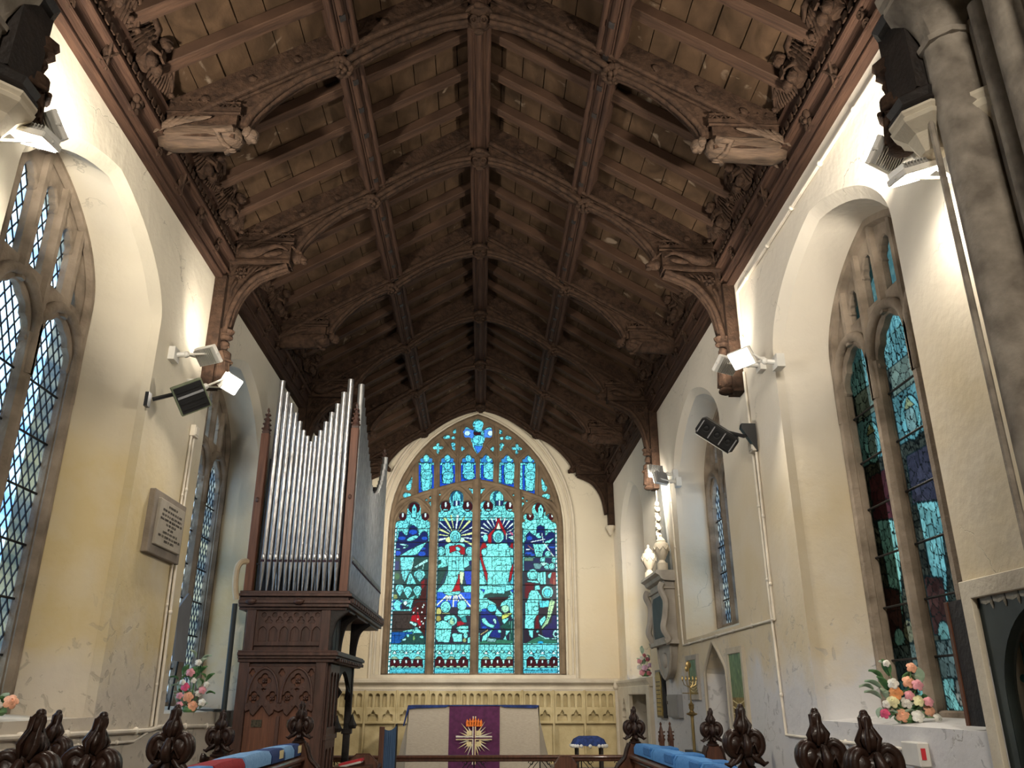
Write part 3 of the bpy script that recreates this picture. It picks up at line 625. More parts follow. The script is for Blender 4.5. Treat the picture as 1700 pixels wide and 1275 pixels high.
mb = MB(); mb.bb(CXW-.07, CXW+.07, YT-.17, YT-.05, zbE-.08, zbE+.02); mb.tube([(CXW, YT-.12, zbE), (CXW, YT-.12, zbE+.55)], [.03, .02], 8); mb.build('mullion_base', 'stoneE', EWIN)
lights_x = [(a[0][0], a[1][0]) for a in (LA, LB)]; lights_x = [(min(p), max(p)) for p in lights_x]; lights_x += [(MX(lights_x[1][1]), MX(lights_x[1][0])), (MX(lights_x[0][1]), MX(lights_x[0][0]))]
for i, (x0, x1) in enumerate(lights_x):
    vs_ = [878.8, 901.3, 924.4, 948, 971, 995.2, 1020.3, 1044.5, 1069.7, 1095]
    if i in (1, 2): vs_ = [860]+vs_
    for v in vs_:
        z = ony(790, v, YG)[2]; mb = MB(); mb.tube([(x0-.02, YG-.02, z), (x1+.02, YG-.02, z)], .008, 6); mb.build('saddle_bar', 'blackm', EWIN)
AQ = (.20, .72, .64); NV = (.008, .015, .085); BL = (.015, .07, .40); RD = (.34, .008, .014); MRN = (.05, .008, .010); BR = (.035, .018, .014); YL = (.72, .76, .28); WH = (.72, .88, .80); DG = (.018, .055, .045); GN = (.03, .14, .08); PA = (.42, .80, .68)
def paint_east(A, Z, P3):
    U, V = uv_of(P3); p = Paint(U, V, AQ)
    hs = np.sin(U*1.3+np.sin(V*.9)*2)*np.sin(V*1.1+np.sin(U*.7)*2)
    p.c *= (1+.14*hs)[:, None]
    p.leads(6.5, 7.5, 3, .75)
    # upper tracery lights
    def Q(x, y): return 630+x/5.484, 670+y/5.484
    T = dict(ox=630, oy=670, sc=5.484)
    for xl, xr, b in ((352, 500, 830), (545, 692, 765), (738, 880, 722), (925, 1068, 722), (1112, 1255, 768), (1300, 1444, 832)):
        c = (xl+xr)/2; p.poly([(xl, 470), (xr, 470), (xr, 540), (xl, 540)], (.05, .22, .45), .3, **T)
        p.poly([(xl, 560), (xl+35, 560), (xl+20, 640), (xl+30, b), (xl, b)], BL, .4, **T); p.poly([(xr, 560), (xr-35, 560), (xr-20, 640), (xr-30, b), (xr, b)], BL, .4, **T)
        p.poly([(xl, b-45), (xr, b-45), (xr, b+10), (xl, b+10)], BL, .4, **T); p.ell(c, 500, 28, 32, AQ, .4, **T)
        p.poly([(c-45, 545), (c+45, 545), (c+50, 640), (c+25, b-35), (c-35, b-35), (c-52, 640)], AQ, .5, **T); p.ell(c, 570, 34, 34, (.2, .74, .66), .5, **T); p.ell(c+8, 655, 52, 38, AQ, .5, **T)
        p.line([(xl, 537), (xr, 537)], .7, **T); p.line([(xl, 648), (xr, 648)], .7, **T); p.line([(c-30, 600), (c+10, 640), (c-20, b-40)], .5, **T)
    p.poly([(745, 225), (860, 240), (860, 320), (745, 320)], (.10, .25, .60), .4, **T); p.poly([(950, 240), (1070, 225), (1070, 320), (950, 320)], (.10, .25, .60), .4, **T)
    for x in (800, 1010): p.ell(x, 270, 26, 24, WH, .4, **T)
    p.ell(910, 205, 48, 55, AQ, .5, **T); p.poly([(855, 258), (925, 262), (925, 285), (860, 290)], MRN, .4, **T); p.poly([(860, 385), (950, 385), (905, 480)], (.06, .22, .62), .5, **T); p.ell(905, 330, 58, 42, AQ, .5, **T)
    for x in (890, 905, 920): p.line([(x, 300), (x, 370)], .4, **T)
    for x0 in (603, 803, 603+387, 803+387): p.ell(x0, 935, 46, 50, MRN, .4, **T); p.ell(x0, 920, 9, 22, WH, 0, **T); p.ell(x0, 968, 22, 6, AQ, 0, **T)
    for x0 in (212, 418, 1372, 1572): p.ell(x0, 1028, 34, 38, MRN, .4, **T); p.ell(x0, 1015, 8, 20, WH, 0, **T)
    for x0, y0 in ((703, 855), (1092, 855)): p.ell(x0, y0, 58, 62, (.02, .10, .16), .4, **T); p.poly([(x0-35, 830), (x0, 792), (x0+35, 830), (x0+38, 930), (x0-38, 930)], AQ, .5, **T); [p.line([(x0+d, 815), (x0+d, 925)], .5, **T) for d in (-18, 0, 18)]; p.poly([(x0-30, 885), (x0+30, 885), (x0+30, 925), (x0-30, 925)], (.02, .03, .10), .3, **T); p.poly([(x0-8, 880), (x0+8, 880), (x0+8, 930), (x0-8, 930)], WH, .3, **T)
    for x0 in (317, 1468): p.ell(x0, 950, 52, 52, MRN, .4, **T); p.poly([(x0-22, 1040), (x0-22, 950), (x0, 915), (x0+22, 950), (x0+22, 1040)], AQ, .5, **T); p.ell(x0, 965, 7, 14, NV, 0, **T)
    A_ = dict(ox=630, oy=870, sc=9.106); B_ = dict(ox=780, oy=870, sc=9.106); C_ = dict(ox=630, oy=1000, sc=9.106); D_ = dict(ox=780, oy=1000, sc=9.106)
    # --- first light
    p.poly([(262, 275), (300, 120), (335, 105), (370, 150), (420, 180), (450, 50), (510, 10), (570, 60), (600, 190), (640, 120), (685, 105), (725, 130), (740, 270), (745, 490), (222, 490)], NV, .5, **A_)
    for c in ((340, 215, 60, 30), (510, 122, 65, 38), (680, 215, 48, 30), (275, 440, 50, 40), (640, 450, 60, 40), (640, 370, 60, 22)): p.ell(*c, BL, .35, **A_)
    p.ell(500, 215, 88, 34, AQ, .5, rot=-.35, **A_); p.ell(370, 315, 72, 14, PA, .4, rot=.2, **A_); p.ell(390, 355, 50, 12, PA, .4, rot=-.3, **A_); p.ell(275, 380, 40, 8, PA, .3, **A_)
    p.poly([(300, 482), (430, 400), (735, 255), (570, 462), (480, 475)], AQ, .55, **A_); p.line([(420, 480), (600, 280)], .8, **A_); p.line([(480, 380), (570, 460)], .6, **A_)
    p.poly([(215, 500), (755, 500), (735, 920), (190, 920)], DG, .4, **A_); p.ell(265, 790, 45, 55, (.05, .14, .05), .4, **A_); p.poly([(205, 560), (300, 560), (300, 700), (205, 700)], (.02, .025, .10), .4, **A_)
    p.poly([(310, 502), (525, 502), (500, 650), (440, 750), (372, 893), (325, 740)], AQ, .6, **A_)
    for l in ([(380, 505), (370, 890)], [(440, 505), (430, 740)], [(315, 580), (500, 590)], [(320, 680), (470, 690)], [(330, 770), (400, 780)]): p.line(l, .6, **A_)
    p.poly([(520, 650), (700, 535), (735, 530), (730, 570), (560, 665)], PA, .45, **A_); p.line([(510, 570), (470, 720)], 1.0, PA, **A_); p.line([(680, 560), (650, 690)], .8, PA, **A_)
    p.poly([(450, 745), (480, 745), (560, 912), (400, 918)], AQ, .5, **A_)
    for x in (430, 460, 490): p.line([(465, 760), (x+10, 915)], .45, **A_)
    p.poly([(640, 830), (722, 820), (712, 1275), (480, 1275), (545, 1090), (620, 1080)], (.045, .010, .009), .5, **A_); p.poly([(620, 880), (690, 820), (690, 930), (640, 1000)], (.16, .01, .012), .4, **A_)
    p.ell(605, 762, 86, 76, AQ, .6, **A_); p.poly([(530, 790), (680, 790), (610, 875)], AQ, .4, **A_); p.ell(600, 775, 48, 55, (.2, .6, .55), .5, **A_)
    p.poly([(185, 930), (620, 930), (600, 1130), (175, 1140)], DG, .4, **A_); p.poly([(200, 1060), (260, 1060), (280, 1130), (190, 1135)], (.25, .27, .08), .4, **A_)
    for x, y in ((305, 990), (428, 1025), (572, 1015)): p.ell(x, y-20, 66, 62, AQ, .55, **A_); p.poly([(x-60, y), (x+60, y), (x, y+105)], AQ, .4, **A_); p.ell(x, y-10, 34, 44, (.2, .68, .64), .4, **A_)
    p.poly([(500, 920), (560, 930), (530, 960), (480, 965)], DG, .4, **A_); p.poly([(430, 1130), (540, 1070), (470, 1275), (400, 1275)], AQ, .5, **A_)
    p.poly([(170, 1150), (350, 1150), (340, 1275), (160, 1275)], (.02, .06, .30), .4, **A_); p.poly([(160, 0), (340, 0), (360, 100), (165, 110)], (.02, .06, .30), .4, **C_)
    p.poly([(340, 20), (460, 20), (470, 100), (330, 110)], (.02, .02, .03), .4, **C_)
    p.poly([(200, 20), (260, -40), (345, 5), (310, 60), (330, 150), (275, 140), (210, 70)], AQ, .55, **C_); p.ell(390, 10, 30, 34, WH, .5, **C_); p.poly([(390, 60), (500, -40), (520, -60), (470, 110), (440, 60)], AQ, .5, **C_)
    p.poly([(163, 130), (470, 130), (520, 210), (500, 400), (330, 440), (155, 450)], (.042, .028, .022), .5, **C_)
    for x in (250, 340, 420): p.line([(x, 190), (x-5, 420)], .4, (.02, .015, .012), **C_)
    p.poly([(500, 60), (560, -10), (715, -10), (690, 620), (600, 470), (520, 400), (470, 180)], (.045, .010, .009), .5, **C_)
    p.poly([(485, 190), (575, 180), (570, 312), (468, 280)], RD, .5, **C_); p.poly([(560, 140), (590, 150), (640, 350), (600, 365), (560, 290)], RD, .45, **C_); p.poly([(500, 80), (560, 60), (540, 160), (490, 150)], (.15, .01, .01), .4, **C_)
    for x, y in ((575, 95), (640, 150), (670, 40), (580, 255), (640, 290), (660, 320), (610, 375), (515, 155), (690, 240), (655, 70)): p.ell(x, y, 9, 11, WH, 0, **C_)
    p.poly([(468, 280), (570, 325), (545, 365), (450, 310)], PA, .5, **C_); p.poly([(530, 375), (570, 375), (600, 410), (655, 465), (505, 465), (525, 430)], AQ, .5, **C_)
    p.poly([(160, 450), (500, 450), (470, 620), (150, 622)], (.012, .075, .26), .5, **C_)
    for l in ([(165, 500), (480, 495)], [(160, 555), (400, 560)], [(230, 450), (225, 620)], [(300, 450), (295, 560)], [(390, 455), (385, 540)]): p.line(l, .6, (.005, .015, .05), **C_)
    p.poly([(300, 622), (330, 590), (420, 480), (660, 475), (690, 560), (690, 622)], DG, .4, **C_); p.poly([(310, 572), (410, 535), (400, 575)], PA, .4, **C_); p.ell(640, 525, 34, 20, AQ, .4, **C_); p.ell(520, 540, 14, 36, (.18, .35, .10), .3, **C_); p.ell(430, 500, 20, 24, AQ, .3, **C_)
    # --- second light
    p.poly([(885, -50), (1425, -50), (1415, 345), (870, 345)], NV, .4, **A_)
    for k in range(20):
        a = 2*PI*k/20+.12; r0, r1 = 95, 330; w = 7+5*(k % 2); dx, dy = math.cos(a), math.sin(a); cx, cy = 1145, 190
        q0 = (max(885, min(1412, cx+dx*r1)), cy+dy*r1 if abs(dx) < .3 else cy+dy*min(r1, 265/abs(dx)))
        if dy > .45: continue
        p.poly([(cx+dx*r0-dy*w*.6, cy+dy*r0+dx*w*.6), (q0[0]-dy*w*1.6, q0[1]+dx*w*1.6), (q0[0]+dy*w*1.6, q0[1]-dx*w*1.6), (cx+dx*r0+dy*w*.6, cy+dy*r0-dx*w*.6)], YL if k % 3 else WH, .25, **A_)
    p.ell(1045, 235, 45, 40, (.75, .80, .30), .2, **A_); p.ell(1245, 240, 40, 36, (.55, .80, .55), .2, **A_)
    p.poly([(865, 345), (1415, 345), (1405, 1020), (850, 1020)], (.02, .05, .07), .4, **A_)
    p.ell(1145, 188, 84, 96, (.2, .74, .68), .6, **A_); p.ell(1145, 200, 54, 68, AQ, .5, **A_); p.ell(1142, 205, 30, 42, (.10, .45, .45), .35, **A_)
    for x in (930, 1362): p.ell(x, 410, 62, 68, AQ, .55, **A_); p.ell(x, 412, 36, 46, (.2, .7, .66), .4, **A_)
    p.poly([(875, 480), (1010, 470), (1020, 640), (870, 680)], AQ, .5, **A_); p.poly([(1270, 480), (1405, 470), (1400, 600), (1270, 680)], AQ, .5, **A_); p.ell(905, 580, 28, 30, DG, .3, **A_); p.ell(1375, 590, 22, 40, NV, .3, **A_)
    p.poly([(985, 320), (1060, 285), (1270, 290), (1300, 320), (1270, 480), (1270, 640), (1290, 700), (1225, 900), (1110, 1010), (1010, 1055), (855, 1025), (985, 880), (1035, 700), (1000, 470)], AQ, .6, **A_)
    p.poly([(1055, 335), (1150, 320), (1210, 310), (1292, 360), (1290, 462), (1235, 460), (1180, 395), (1060, 440)], RD, .5, **A_); p.ell(1185, 375, 42, 26, AQ, .4, rot=.5, **A_)
    for l in ([(1040, 480), (1030, 900)], [(1100, 440), (1080, 950)], [(1150, 420), (1160, 900)], [(1200, 440), (1200, 700)], [(1040, 560), (1240, 540)], [(1030, 790), (1200, 790)], [(980, 940), (1100, 960)], [(1060, 330), (1000, 470)]): p.line(l, .55, **A_)
    p.poly([(870, 665), (1025, 650), (985, 765), (920, 900), (862, 980)], DG, .5, **A_); p.poly([(1278, 705), (1408, 695), (1400, 930), (1310, 925), (1290, 830)], (.015, .05, .42), .5, **A_)
    p.poly([(1195, 735), (1215, 800), (1215, 930), (1230, 1015), (1080, 1055), (1120, 970), (1180, 850)], RD, .5, **A_); p.poly([(1215, 715), (1282, 730), (1250, 925), (1215, 880)], (.62, .76, .42), .45, **A_)
    p.poly([(1260, 940), (1400, 930), (1400, 1030), (1280, 1030)], AQ, .5, **A_)
    p.poly([(845, 1030), (1405, 1030), (1400, 1280), (835, 1280)], (.02, .10, .55), .4, **A_)
    for x1, y1 in ((840, 1260), (950, 1275), (1115, 1290), (1200, 1180), (1390, 1260), (1000, 1130), (1060, 1140), (1160, 1150), (1270, 1200)): p.line([(lerp(1130, x1, .35), lerp(960, y1, .35)), (x1, y1)], 1.9, (.78, .84, .55), **A_)
    for x in (900, 1000, 1090, 1180, 1300): p.line([(x, 1030), (x+20, 1280)], .5, (.005, .02, .1), **A_)
    p.poly([(960, 1040), (1230, 1010), (1200, 1070), (1040, 1085)], AQ, .5, **A_)
    p.poly([(820, 70), (1392, 70), (1385, 622), (812, 622)], (.028, .022, .035), .4, **C_); p.poly([(1010, 150), (1110, 175), (900, 175)], (.3, .3, .12), .3, **C_)
    p.poly([(1190, 100), (1370, 110), (1375, 205), (1300, 200), (1230, 235), (1180, 200)], AQ, .55, **C_); p.ell(1245, 45, 72, 78, AQ, .6, **C_); p.ell(1000, 70, 78, 88, AQ, .6, **C_); p.ell(995, 80, 46, 60, (.2, .7, .66), .4, **C_)
    p.ell(895, 140, 42, 56, (.45, .42, .12), .4, **C_); p.ell(890, 245, 42, 46, (.30, .24, .06), .4, **C_)
    p.poly([(820, 345), (870, 305), (960, 270), (1060, 310), (1095, 360), (1085, 450), (1055, 610), (885, 595), (825, 520)], AQ, .6, **C_)
    for l in ([(840, 540), (1060, 400)], [(860, 360), (930, 600)], [(930, 300), (900, 420)], [(980, 400), (960, 600)], [(830, 420), (1080, 405)], [(840, 515), (1070, 515)]): p.line(l, .55, **C_)
    p.ell(1105, 272, 68, 82, AQ, .6, **C_); p.ell(1100, 285, 40, 52, (.35, .62, .35), .4, **C_); p.ell(1025, 235, 60, 40, AQ, .4, rot=-.5, **C_)
    p.poly([(1225, 235), (1300, 200), (1325, 300), (1260, 300)], (.03, .25, .24), .45, **C_); p.poly([(1175, 290), (1225, 278), (1320, 325), (1170, 365)], (.28, .01, .02), .45, **C_)
    p.poly([(1150, 385), (1240, 350), (1345, 355), (1350, 450), (1280, 470), (1200, 450)], AQ, .55, **C_); p.poly([(1085, 490), (1120, 465), (1250, 480), (1245, 600), (1120, 600), (1110, 540)], AQ, .55, **C_); p.ell(1300, 500, 32, 45, AQ, .4, **C_); p.ell(1285, 575, 26, 36, (.25, .30, .12), .4, **C_); p.poly([(1330, 530), (1385, 520), (1380, 612), (1330, 612)], AQ, .4, **C_)
    # --- third light
    p.poly([(165, -60), (705, -60), (712, 350), (150, 350)], NV, .4, **B_)
    for k in range(14):
        a = PI+PI*k/13; dx, dy = math.cos(a), math.sin(a); w = 9; cx, cy = 430, 190; R_ = min(300, 262/max(abs(dx), .05)); p.poly([(cx+dx*105, cy+dy*105), (cx+dx*R_-dy*w*1.6, cy+dy*R_+dx*w*1.6), (cx+dx*R_+dy*w*1.6, cy+dy*R_-dx*w*1.6)], WH, .3, **B_)
    p.poly([(420, -90), (445, -90), (560, 150), (545, 200), (440, 0), (330, 170), (330, 300), (270, 290), (270, 170), (380, 50)], RD, .45, **B_); p.poly([(432, -30), (470, 80), (395, 80)], (.72, .78, .55), .4, **B_)
    p.ell(235, 210, 38, 55, AQ, .4, **B_); p.ell(640, 215, 60, 18, PA, .4, rot=.3, **B_); p.ell(640, 150, 50, 14, (.5, .1, .2), .3, rot=.8, **B_); p.ell(550, 180, 5, 120, WH, .2, **B_)
    p.ell(430, 188, 86, 96, (.2, .74, .68), .6, **B_); p.ell(428, 200, 46, 66, (.10, .46, .47), .45, **B_)
    p.poly([(150, 350), (712, 350), (708, 920), (140, 920)], (.10, .5, .5), .4, **B_)
    p.poly([(248, 300), (560, 290), (600, 360), (615, 480), (640, 690), (600, 760), (570, 920), (255, 915), (235, 720), (185, 500), (260, 380)], AQ, .6, **B_)
    for l in ([(330, 330), (340, 900)], [(370, 400), (390, 900)], [(450, 400), (500, 900)], [(540, 330), (560, 900)], [(260, 400), (600, 420)], [(350, 560), (500, 480)], [(380, 620), (640, 620)], [(320, 840), (480, 640)], [(430, 300), (440, 480)], [(200, 560), (300, 540)]): p.line(l, .55, **B_)
    wl_ = [(150, 370), (190, 275), (235, 280), (262, 350), (175, 385), (185, 490), (215, 600), (265, 745), (270, 905), (238, 830), (180, 620), (148, 500)]
    p.poly(wl_, (.30, .008, .012), .5, **B_); p.poly([(862-a, b) for a, b in wl_], (.30, .008, .012), .5, **B_)
    for x in (217, 642): p.ell(x, 425, 44, 56, AQ, .5, **B_)
    p.poly([(150, 715), (215, 780), (240, 920), (145, 920)], AQ, .5, **B_); p.poly([(705, 760), (640, 800), (610, 910), (705, 915)], (.10, .55, .62), .5, **B_)
    p.poly([(145, 930), (708, 930), (700, 1280), (135, 1280)], AQ, .4, **B_); p.leads_done = 1
    for l in ([(160, 960), (240, 1100)], [(180, 1150), (260, 1270)], [(600, 1110), (690, 960)], [(560, 1160), (680, 1240)], [(150, 1200), (330, 1150)], [(620, 930), (620, 1250)]): p.line(l, .6, **B_)
    p.poly([(160, 980), (230, 990), (215, 1040)], BL, .4, **B_); p.poly([(690, 980), (600, 1000), (650, 1040)], BL, .4, **B_); p.poly([(240, 1060), (330, 1040), (600, 1010), (620, 1060), (560, 1110), (200, 1120)], DG, .5, **B_)
    p.poly([(340, 940), (540, 940), (520, 1060), (480, 1050), (420, 1045), (350, 1050)], AQ, .5, **B_); p.line([(410, 940), (410, 1050)], .5, **B_); p.line([(480, 940), (480, 1050)], .5, **B_)
    p.poly([(250, 1115), (420, 1100), (600, 1105), (480, 1190), (440, 1280), (410, 1280), (395, 1210)], (.03, .012, .014), .5, **B_)
    p.poly([(148, 150), (200, 100), (480, 60), (700, 150), (700, 622), (145, 622)], (.018, .02, .035), .4, **D_)
    p.poly([(150, 0), (290, 0), (260, 90), (165, 140)], AQ, .5, **D_); p.poly([(400, 80), (500, 180), (480, 215), (380, 200)], AQ, .5, **D_); p.poly([(600, 0), (700, 0), (700, 260), (630, 240), (600, 110)], AQ, .5, **D_); p.line([(600, 60), (700, 90)], .5, **D_)
    p.poly([(160, 150), (245, 85), (290, 150), (400, 200), (455, 330), (470, 460), (460, 545), (290, 520), (330, 440), (255, 400), (160, 395)], (.012, .022, .15), .5, **D_); p.poly([(190, 350), (270, 370), (240, 400), (180, 395)], BL, .4, **D_); p.ell(215, 120, 40, 24, BL, .3, **D_)
    p.ell(335, 85, 72, 60, (.10, .60, .66), .55, **D_); p.poly([(175, 245), (228, 232), (290, 320), (385, 350), (350, 392), (280, 370), (190, 305)], AQ, .55, **D_); p.ell(378, 285, 22, 44, PA, .4, rot=-.4, **D_)
    p.poly([(385, 395), (330, 440), (235, 600), (180, 598), (190, 520), (280, 440)], AQ, .55, **D_); p.ell(450, 440, 28, 20, AQ, .3, rot=.6, **D_); p.line([(170, 485), (270, 420)], 1.0, (.55, .4, .15), **D_)
    p.poly([(565, 290), (690, 265), (690, 610), (615, 610), (610, 440), (450, 370)], (.012, .06, .045), .5, **D_)
    for x in (600, 630, 660): p.line([(x, 290), (x+8, 600)], .5, (.1, .3, .24), **D_)
    p.poly([(480, 260), (560, 240), (600, 240), (520, 330), (490, 300)], AQ, .45, **D_); p.ell(535, 100, 60, 58, (.35, .70, .40), .5, **D_); p.poly([(480, 205), (520, 170), (650, 160), (560, 230), (490, 260)], (.55, .60, .12), .45, **D_)
    p.poly([(540, 430), (610, 430), (550, 510), (555, 575), (495, 570), (540, 500)], AQ, .5, **D_); p.poly([(150, 590), (440, 560), (700, 580), (700, 622), (145, 622)], GN, .4, **D_); p.poly([(260, 540), (400, 550), (390, 600), (270, 600)], (.25, .5, .45), .4, **D_)
    # --- fourth light
    p.poly([(850, 165), (898, 112), (950, 160), (1005, 185), (1010, 45), (1065, 12), (1130, 45), (1140, 190), (1195, 125), (1245, 115), (1290, 150), (1290, 260), (1335, 300), (1330, 490), (820, 490), (820, 270), (848, 250)], NV, .5, **B_)
    for c in ((900, 212, 46, 34), (890, 440, 60, 18), (950, 465, 40, 18), (1250, 350, 60, 16)): p.ell(*c, BL, .35, **B_)
    p.ell(1045, 175, 48, 42, AQ, .5, **B_); p.ell(1075, 160, 22, 26, NV, .3, **B_); p.poly([(1140, 262), (1285, 205), (1205, 292), (1120, 292)], AQ, .5, **B_); p.line([(930, 270), (1130, 230)], 1.0, WH, **B_); p.line([(1090, 140), (1110, 280)], .8, WH, **B_)
    p.poly([(950, 300), (1200, 300), (1110, 420), (1090, 500), (1000, 500)], AQ, .55, **B_)
    for l in ([(990, 300), (1020, 495)], [(1040, 300), (1050, 495)], [(1100, 300), (1070, 495)], [(960, 410), (1110, 415)]): p.line(l, .6, **B_)
    p.line([(1130, 300), (1265, 490)], 1.2, WH, **B_); p.line([(870, 320), (960, 390)], .6, (.5, .2, .1), **B_); p.ell(880, 385, 50, 7, WH, .2, **B_)
    p.poly([(822, 508), (1325, 508), (1315, 705), (815, 705)], (.015, .02, .06), .4, **B_); p.poly([(822, 510), (960, 510), (960, 560), (822, 555)], (.10, .2, .12), .4, **B_); p.poly([(955, 590), (1110, 600), (1060, 685), (980, 675)], (.12, .26, .26), .5, **B_)
    for x, y, r in ((1180, 450, 44), (1100, 540, 40), (1278, 548, 42), (1165, 640, 44), (1240, 640, 46)): p.ell(x, y, r, r*1.08, AQ, .5, **B_); p.ell(x+3, y+3, r*.6, r*.68, (.2, .7, .64), .35, **B_)
    p.poly([(1100, 570), (1170, 590), (1120, 640), (1060, 600)], PA, .4, **B_)
    p.poly([(812, 715), (1322, 715), (1312, 1280), (800, 1280)], (.025, .022, .03), .4, **B_); p.poly([(1215, 725), (1322, 720), (1312, 935), (1205, 900)], (.16, .010, .012), .5, **B_); p.line([(1270, 830), (1272, 930)], 1.0, (.5, .2, .1), **B_)
    p.ell(950, 765, 86, 84, (.2, .74, .68), .6, **B_); p.ell(950, 780, 52, 60, AQ, .5, **B_); p.poly([(870, 850), (1010, 850), (1060, 900), (985, 890), (860, 870)], AQ, .5, **B_)
    p.poly([(835, 880), (985, 895), (965, 980), (890, 1130), (825, 1120)], (.10, .008, .012), .5, **B_)
    p.poly([(1020, 730), (1150, 722), (1150, 915), (1080, 915), (1020, 850)], AQ, .5, **B_); p.poly([(1180, 770), (1240, 720), (1220, 820), (1185, 815)], AQ, .4, **B_)
    for l in ([(1060, 730), (1060, 900)], [(1110, 725), (1110, 910)], [(1030, 800), (1150, 800)]): p.line(l, .5, **B_)
    p.poly([(985, 930), (1050, 920), (1065, 990), (985, 1000)], AQ, .45, **B_); p.poly([(895, 1050), (930, 1000), (1020, 1000), (1060, 1060), (1100, 1120), (1080, 1280), (820, 1280), (880, 1120)], AQ, .55, **B_)
    for l in ([(930, 1060), (920, 1280)], [(985, 1060), (985, 1280)], [(900, 1080), (1010, 1030)], [(1040, 1070), (1040, 1200)]): p.line(l, .55, **B_)
    p.ell(1172, 1030, 88, 96, AQ, .6, **B_); p.ell(1172, 1040, 58, 66, (.10, .60, .64), .5, **B_); p.poly([(1040, 1215), (1120, 1160), (1215, 1155), (1210, 1280), (1040, 1280)], (.10, .62, .68), .55, **B_); p.poly([(1225, 1105), (1290, 1190), (1270, 1280), (1215, 1280)], (.40, .66, .36), .5, **B_)
    p.poly([(812, 0), (1382, 0), (1375, 622), (808, 622)], (.022, .014, .022), .4, **D_)
    p.poly([(840, 0), (1030, 0), (1050, 90), (1030, 190), (975, 250), (970, 400), (830, 400)], AQ, .5, **D_)
    for l in ([(870, 0), (880, 180)], [(930, 0), (940, 230)], [(850, 120), (1030, 130)], [(840, 230), (980, 260)], [(900, 240), (900, 400)]): p.line(l, .55, **D_)
    p.poly([(1040, -20), (1215, -30), (1190, 70), (1060, 80)], (.10, .62, .68), .5, **D_); p.ell(1000, 90, 46, 38, AQ, .5, **D_)
    p.poly([(1000, 205), (1050, 180), (1045, 290), (1060, 400), (975, 400)], (.10, .008, .012), .5, **D_); p.poly([(1250, 180), (1345, 190), (1340, 540), (1110, 525), (1085, 430), (1230, 300)], (.022, .018, .075), .5, **D_)
    p.poly([(1045, 275), (1135, 195), (1150, 250), (1080, 375)], AQ, .55, **D_); p.poly([(1205, -20), (1290, -20), (1240, 180), (1180, 320), (1090, 405), (1085, 380), (1160, 250)], (.40, .62, .30), .5, **D_); p.line([(1240, 0), (1190, 230), (1100, 380)], .5, **D_)
    p.poly([(890, 420), (960, 420), (950, 550), (900, 500)], AQ, .5, **D_); p.ell(1025, 440, 24, 18, AQ, .4, **D_); p.ell(1295, 475, 42, 55, PA, .5, **D_); p.ell(1295, 480, 16, 32, (.02, .02, .05), .3, **D_)
    p.poly([(845, 622), (960, 550), (1080, 500), (1180, 560), (1340, 570), (1345, 622)], GN, .4, **D_); p.ell(1070, 605, 46, 20, (.02, .40, .60), .4, **D_); p.line([(1040, 490), (1150, 545), (1300, 550)], 1.4, PA, **D_)
    # --- predella band, dark crenellation and lines of text under all four
    for T2, xs in ((C_, ((110, 700), (785, 1390))), (D_, ((125, 715), (812, 1385)))):
        for k, (x0, x1) in enumerate(xs):
            w = x1-x0; p.poly([(x0, 640), (x1, 640), (x1, 1100), (x0, 1100)], (.16, .60, .56), 0, **T2)
            for i in range(9):
                x = x0+w*(i+.5)/9; p.line([(x, 640), (x, 720)], .5, **T2); p.ell(x, 745, w*.05, 22, (.22, .64, .55) if i % 2 else (.12, .62, .64), .5, **T2)
            for i in range(3):
                x = x0+w*(.2+.3*i); p.line([(x-w*.12, 830), (x, 740), (x+w*.12, 830)], .6, **T2); p.line([(x-w*.12, 740), (x+w*.1, 810)], .45, **T2); p.poly([(x-30, 780), (x, 735), (x+30, 780)], WH, .45, **T2)
            p.poly([(x0+50, 860), (x1-50, 860), (x1-45, 985), (x0+45, 985)], MRN, .5, **T2)
            for i in range(3):
                x = x0+w*(.2+.3*i); p.poly([(x-52, 865), (x-52, 845), (x-25, 820), (x+25, 820), (x+52, 845), (x+52, 865)], MRN if (i+k) % 2 else (.22, .30, .18), .45, **T2); p.poly([(x-10, 870), (x+10, 870), (x+12, 905), (x, 925), (x-12, 905)], WH, .3, **T2)
            for i in range(2):
                x = x0+w*(.35+.3*i); p.poly([(x-22, 860), (x+22, 860), (x+12, 910), (x, 940), (x-12, 910)], PA, .4, **T2)
            for i in range(5): p.ell(x0+w*(.16+.17*i), 975, 36, 12, (.40, .66, .42), .3, **T2)
            p.poly([(x0, 1000), (x1, 1000), (x1, 1100), (x0, 1100)], (.12, .62, .66), .4, **T2)
            rr = random.Random(k+int(x0))
            for yy in (1018, 1048):
                x = x0+14
                while x < x1-16:
                    ww = rr.choice((10, 14, 18)); p.line([(x, yy), (x+ww, yy)], 1.0, (.02, .16, .18), **T2); x += ww+7
            x = x0+10
            while x < x1-10: p.line([(x, 1080), (x+24, 1080)], 1.2, WH, **T2); x += 34
            for yy in (1033, 1066): p.line([(x0, yy), (x1, yy)], .5, **T2)
    # thin inner leading over the large pale shapes
    g = (p.c[:, 1] > .45) & (p.c[:, 0] < .45); sv = p.c.copy(); p.leads(7.5, 9.5, 11, .42, dark=(.015, .12, .13), only=g, shade=.10); p.c[~g] = sv[~g]
    fold = g & (np.abs(np.sin(U*1.9+np.sin(V*.35)*1.8)) < .10) & (np.sin(V*.23+U*.11) > .1); p.c[fold] *= .45
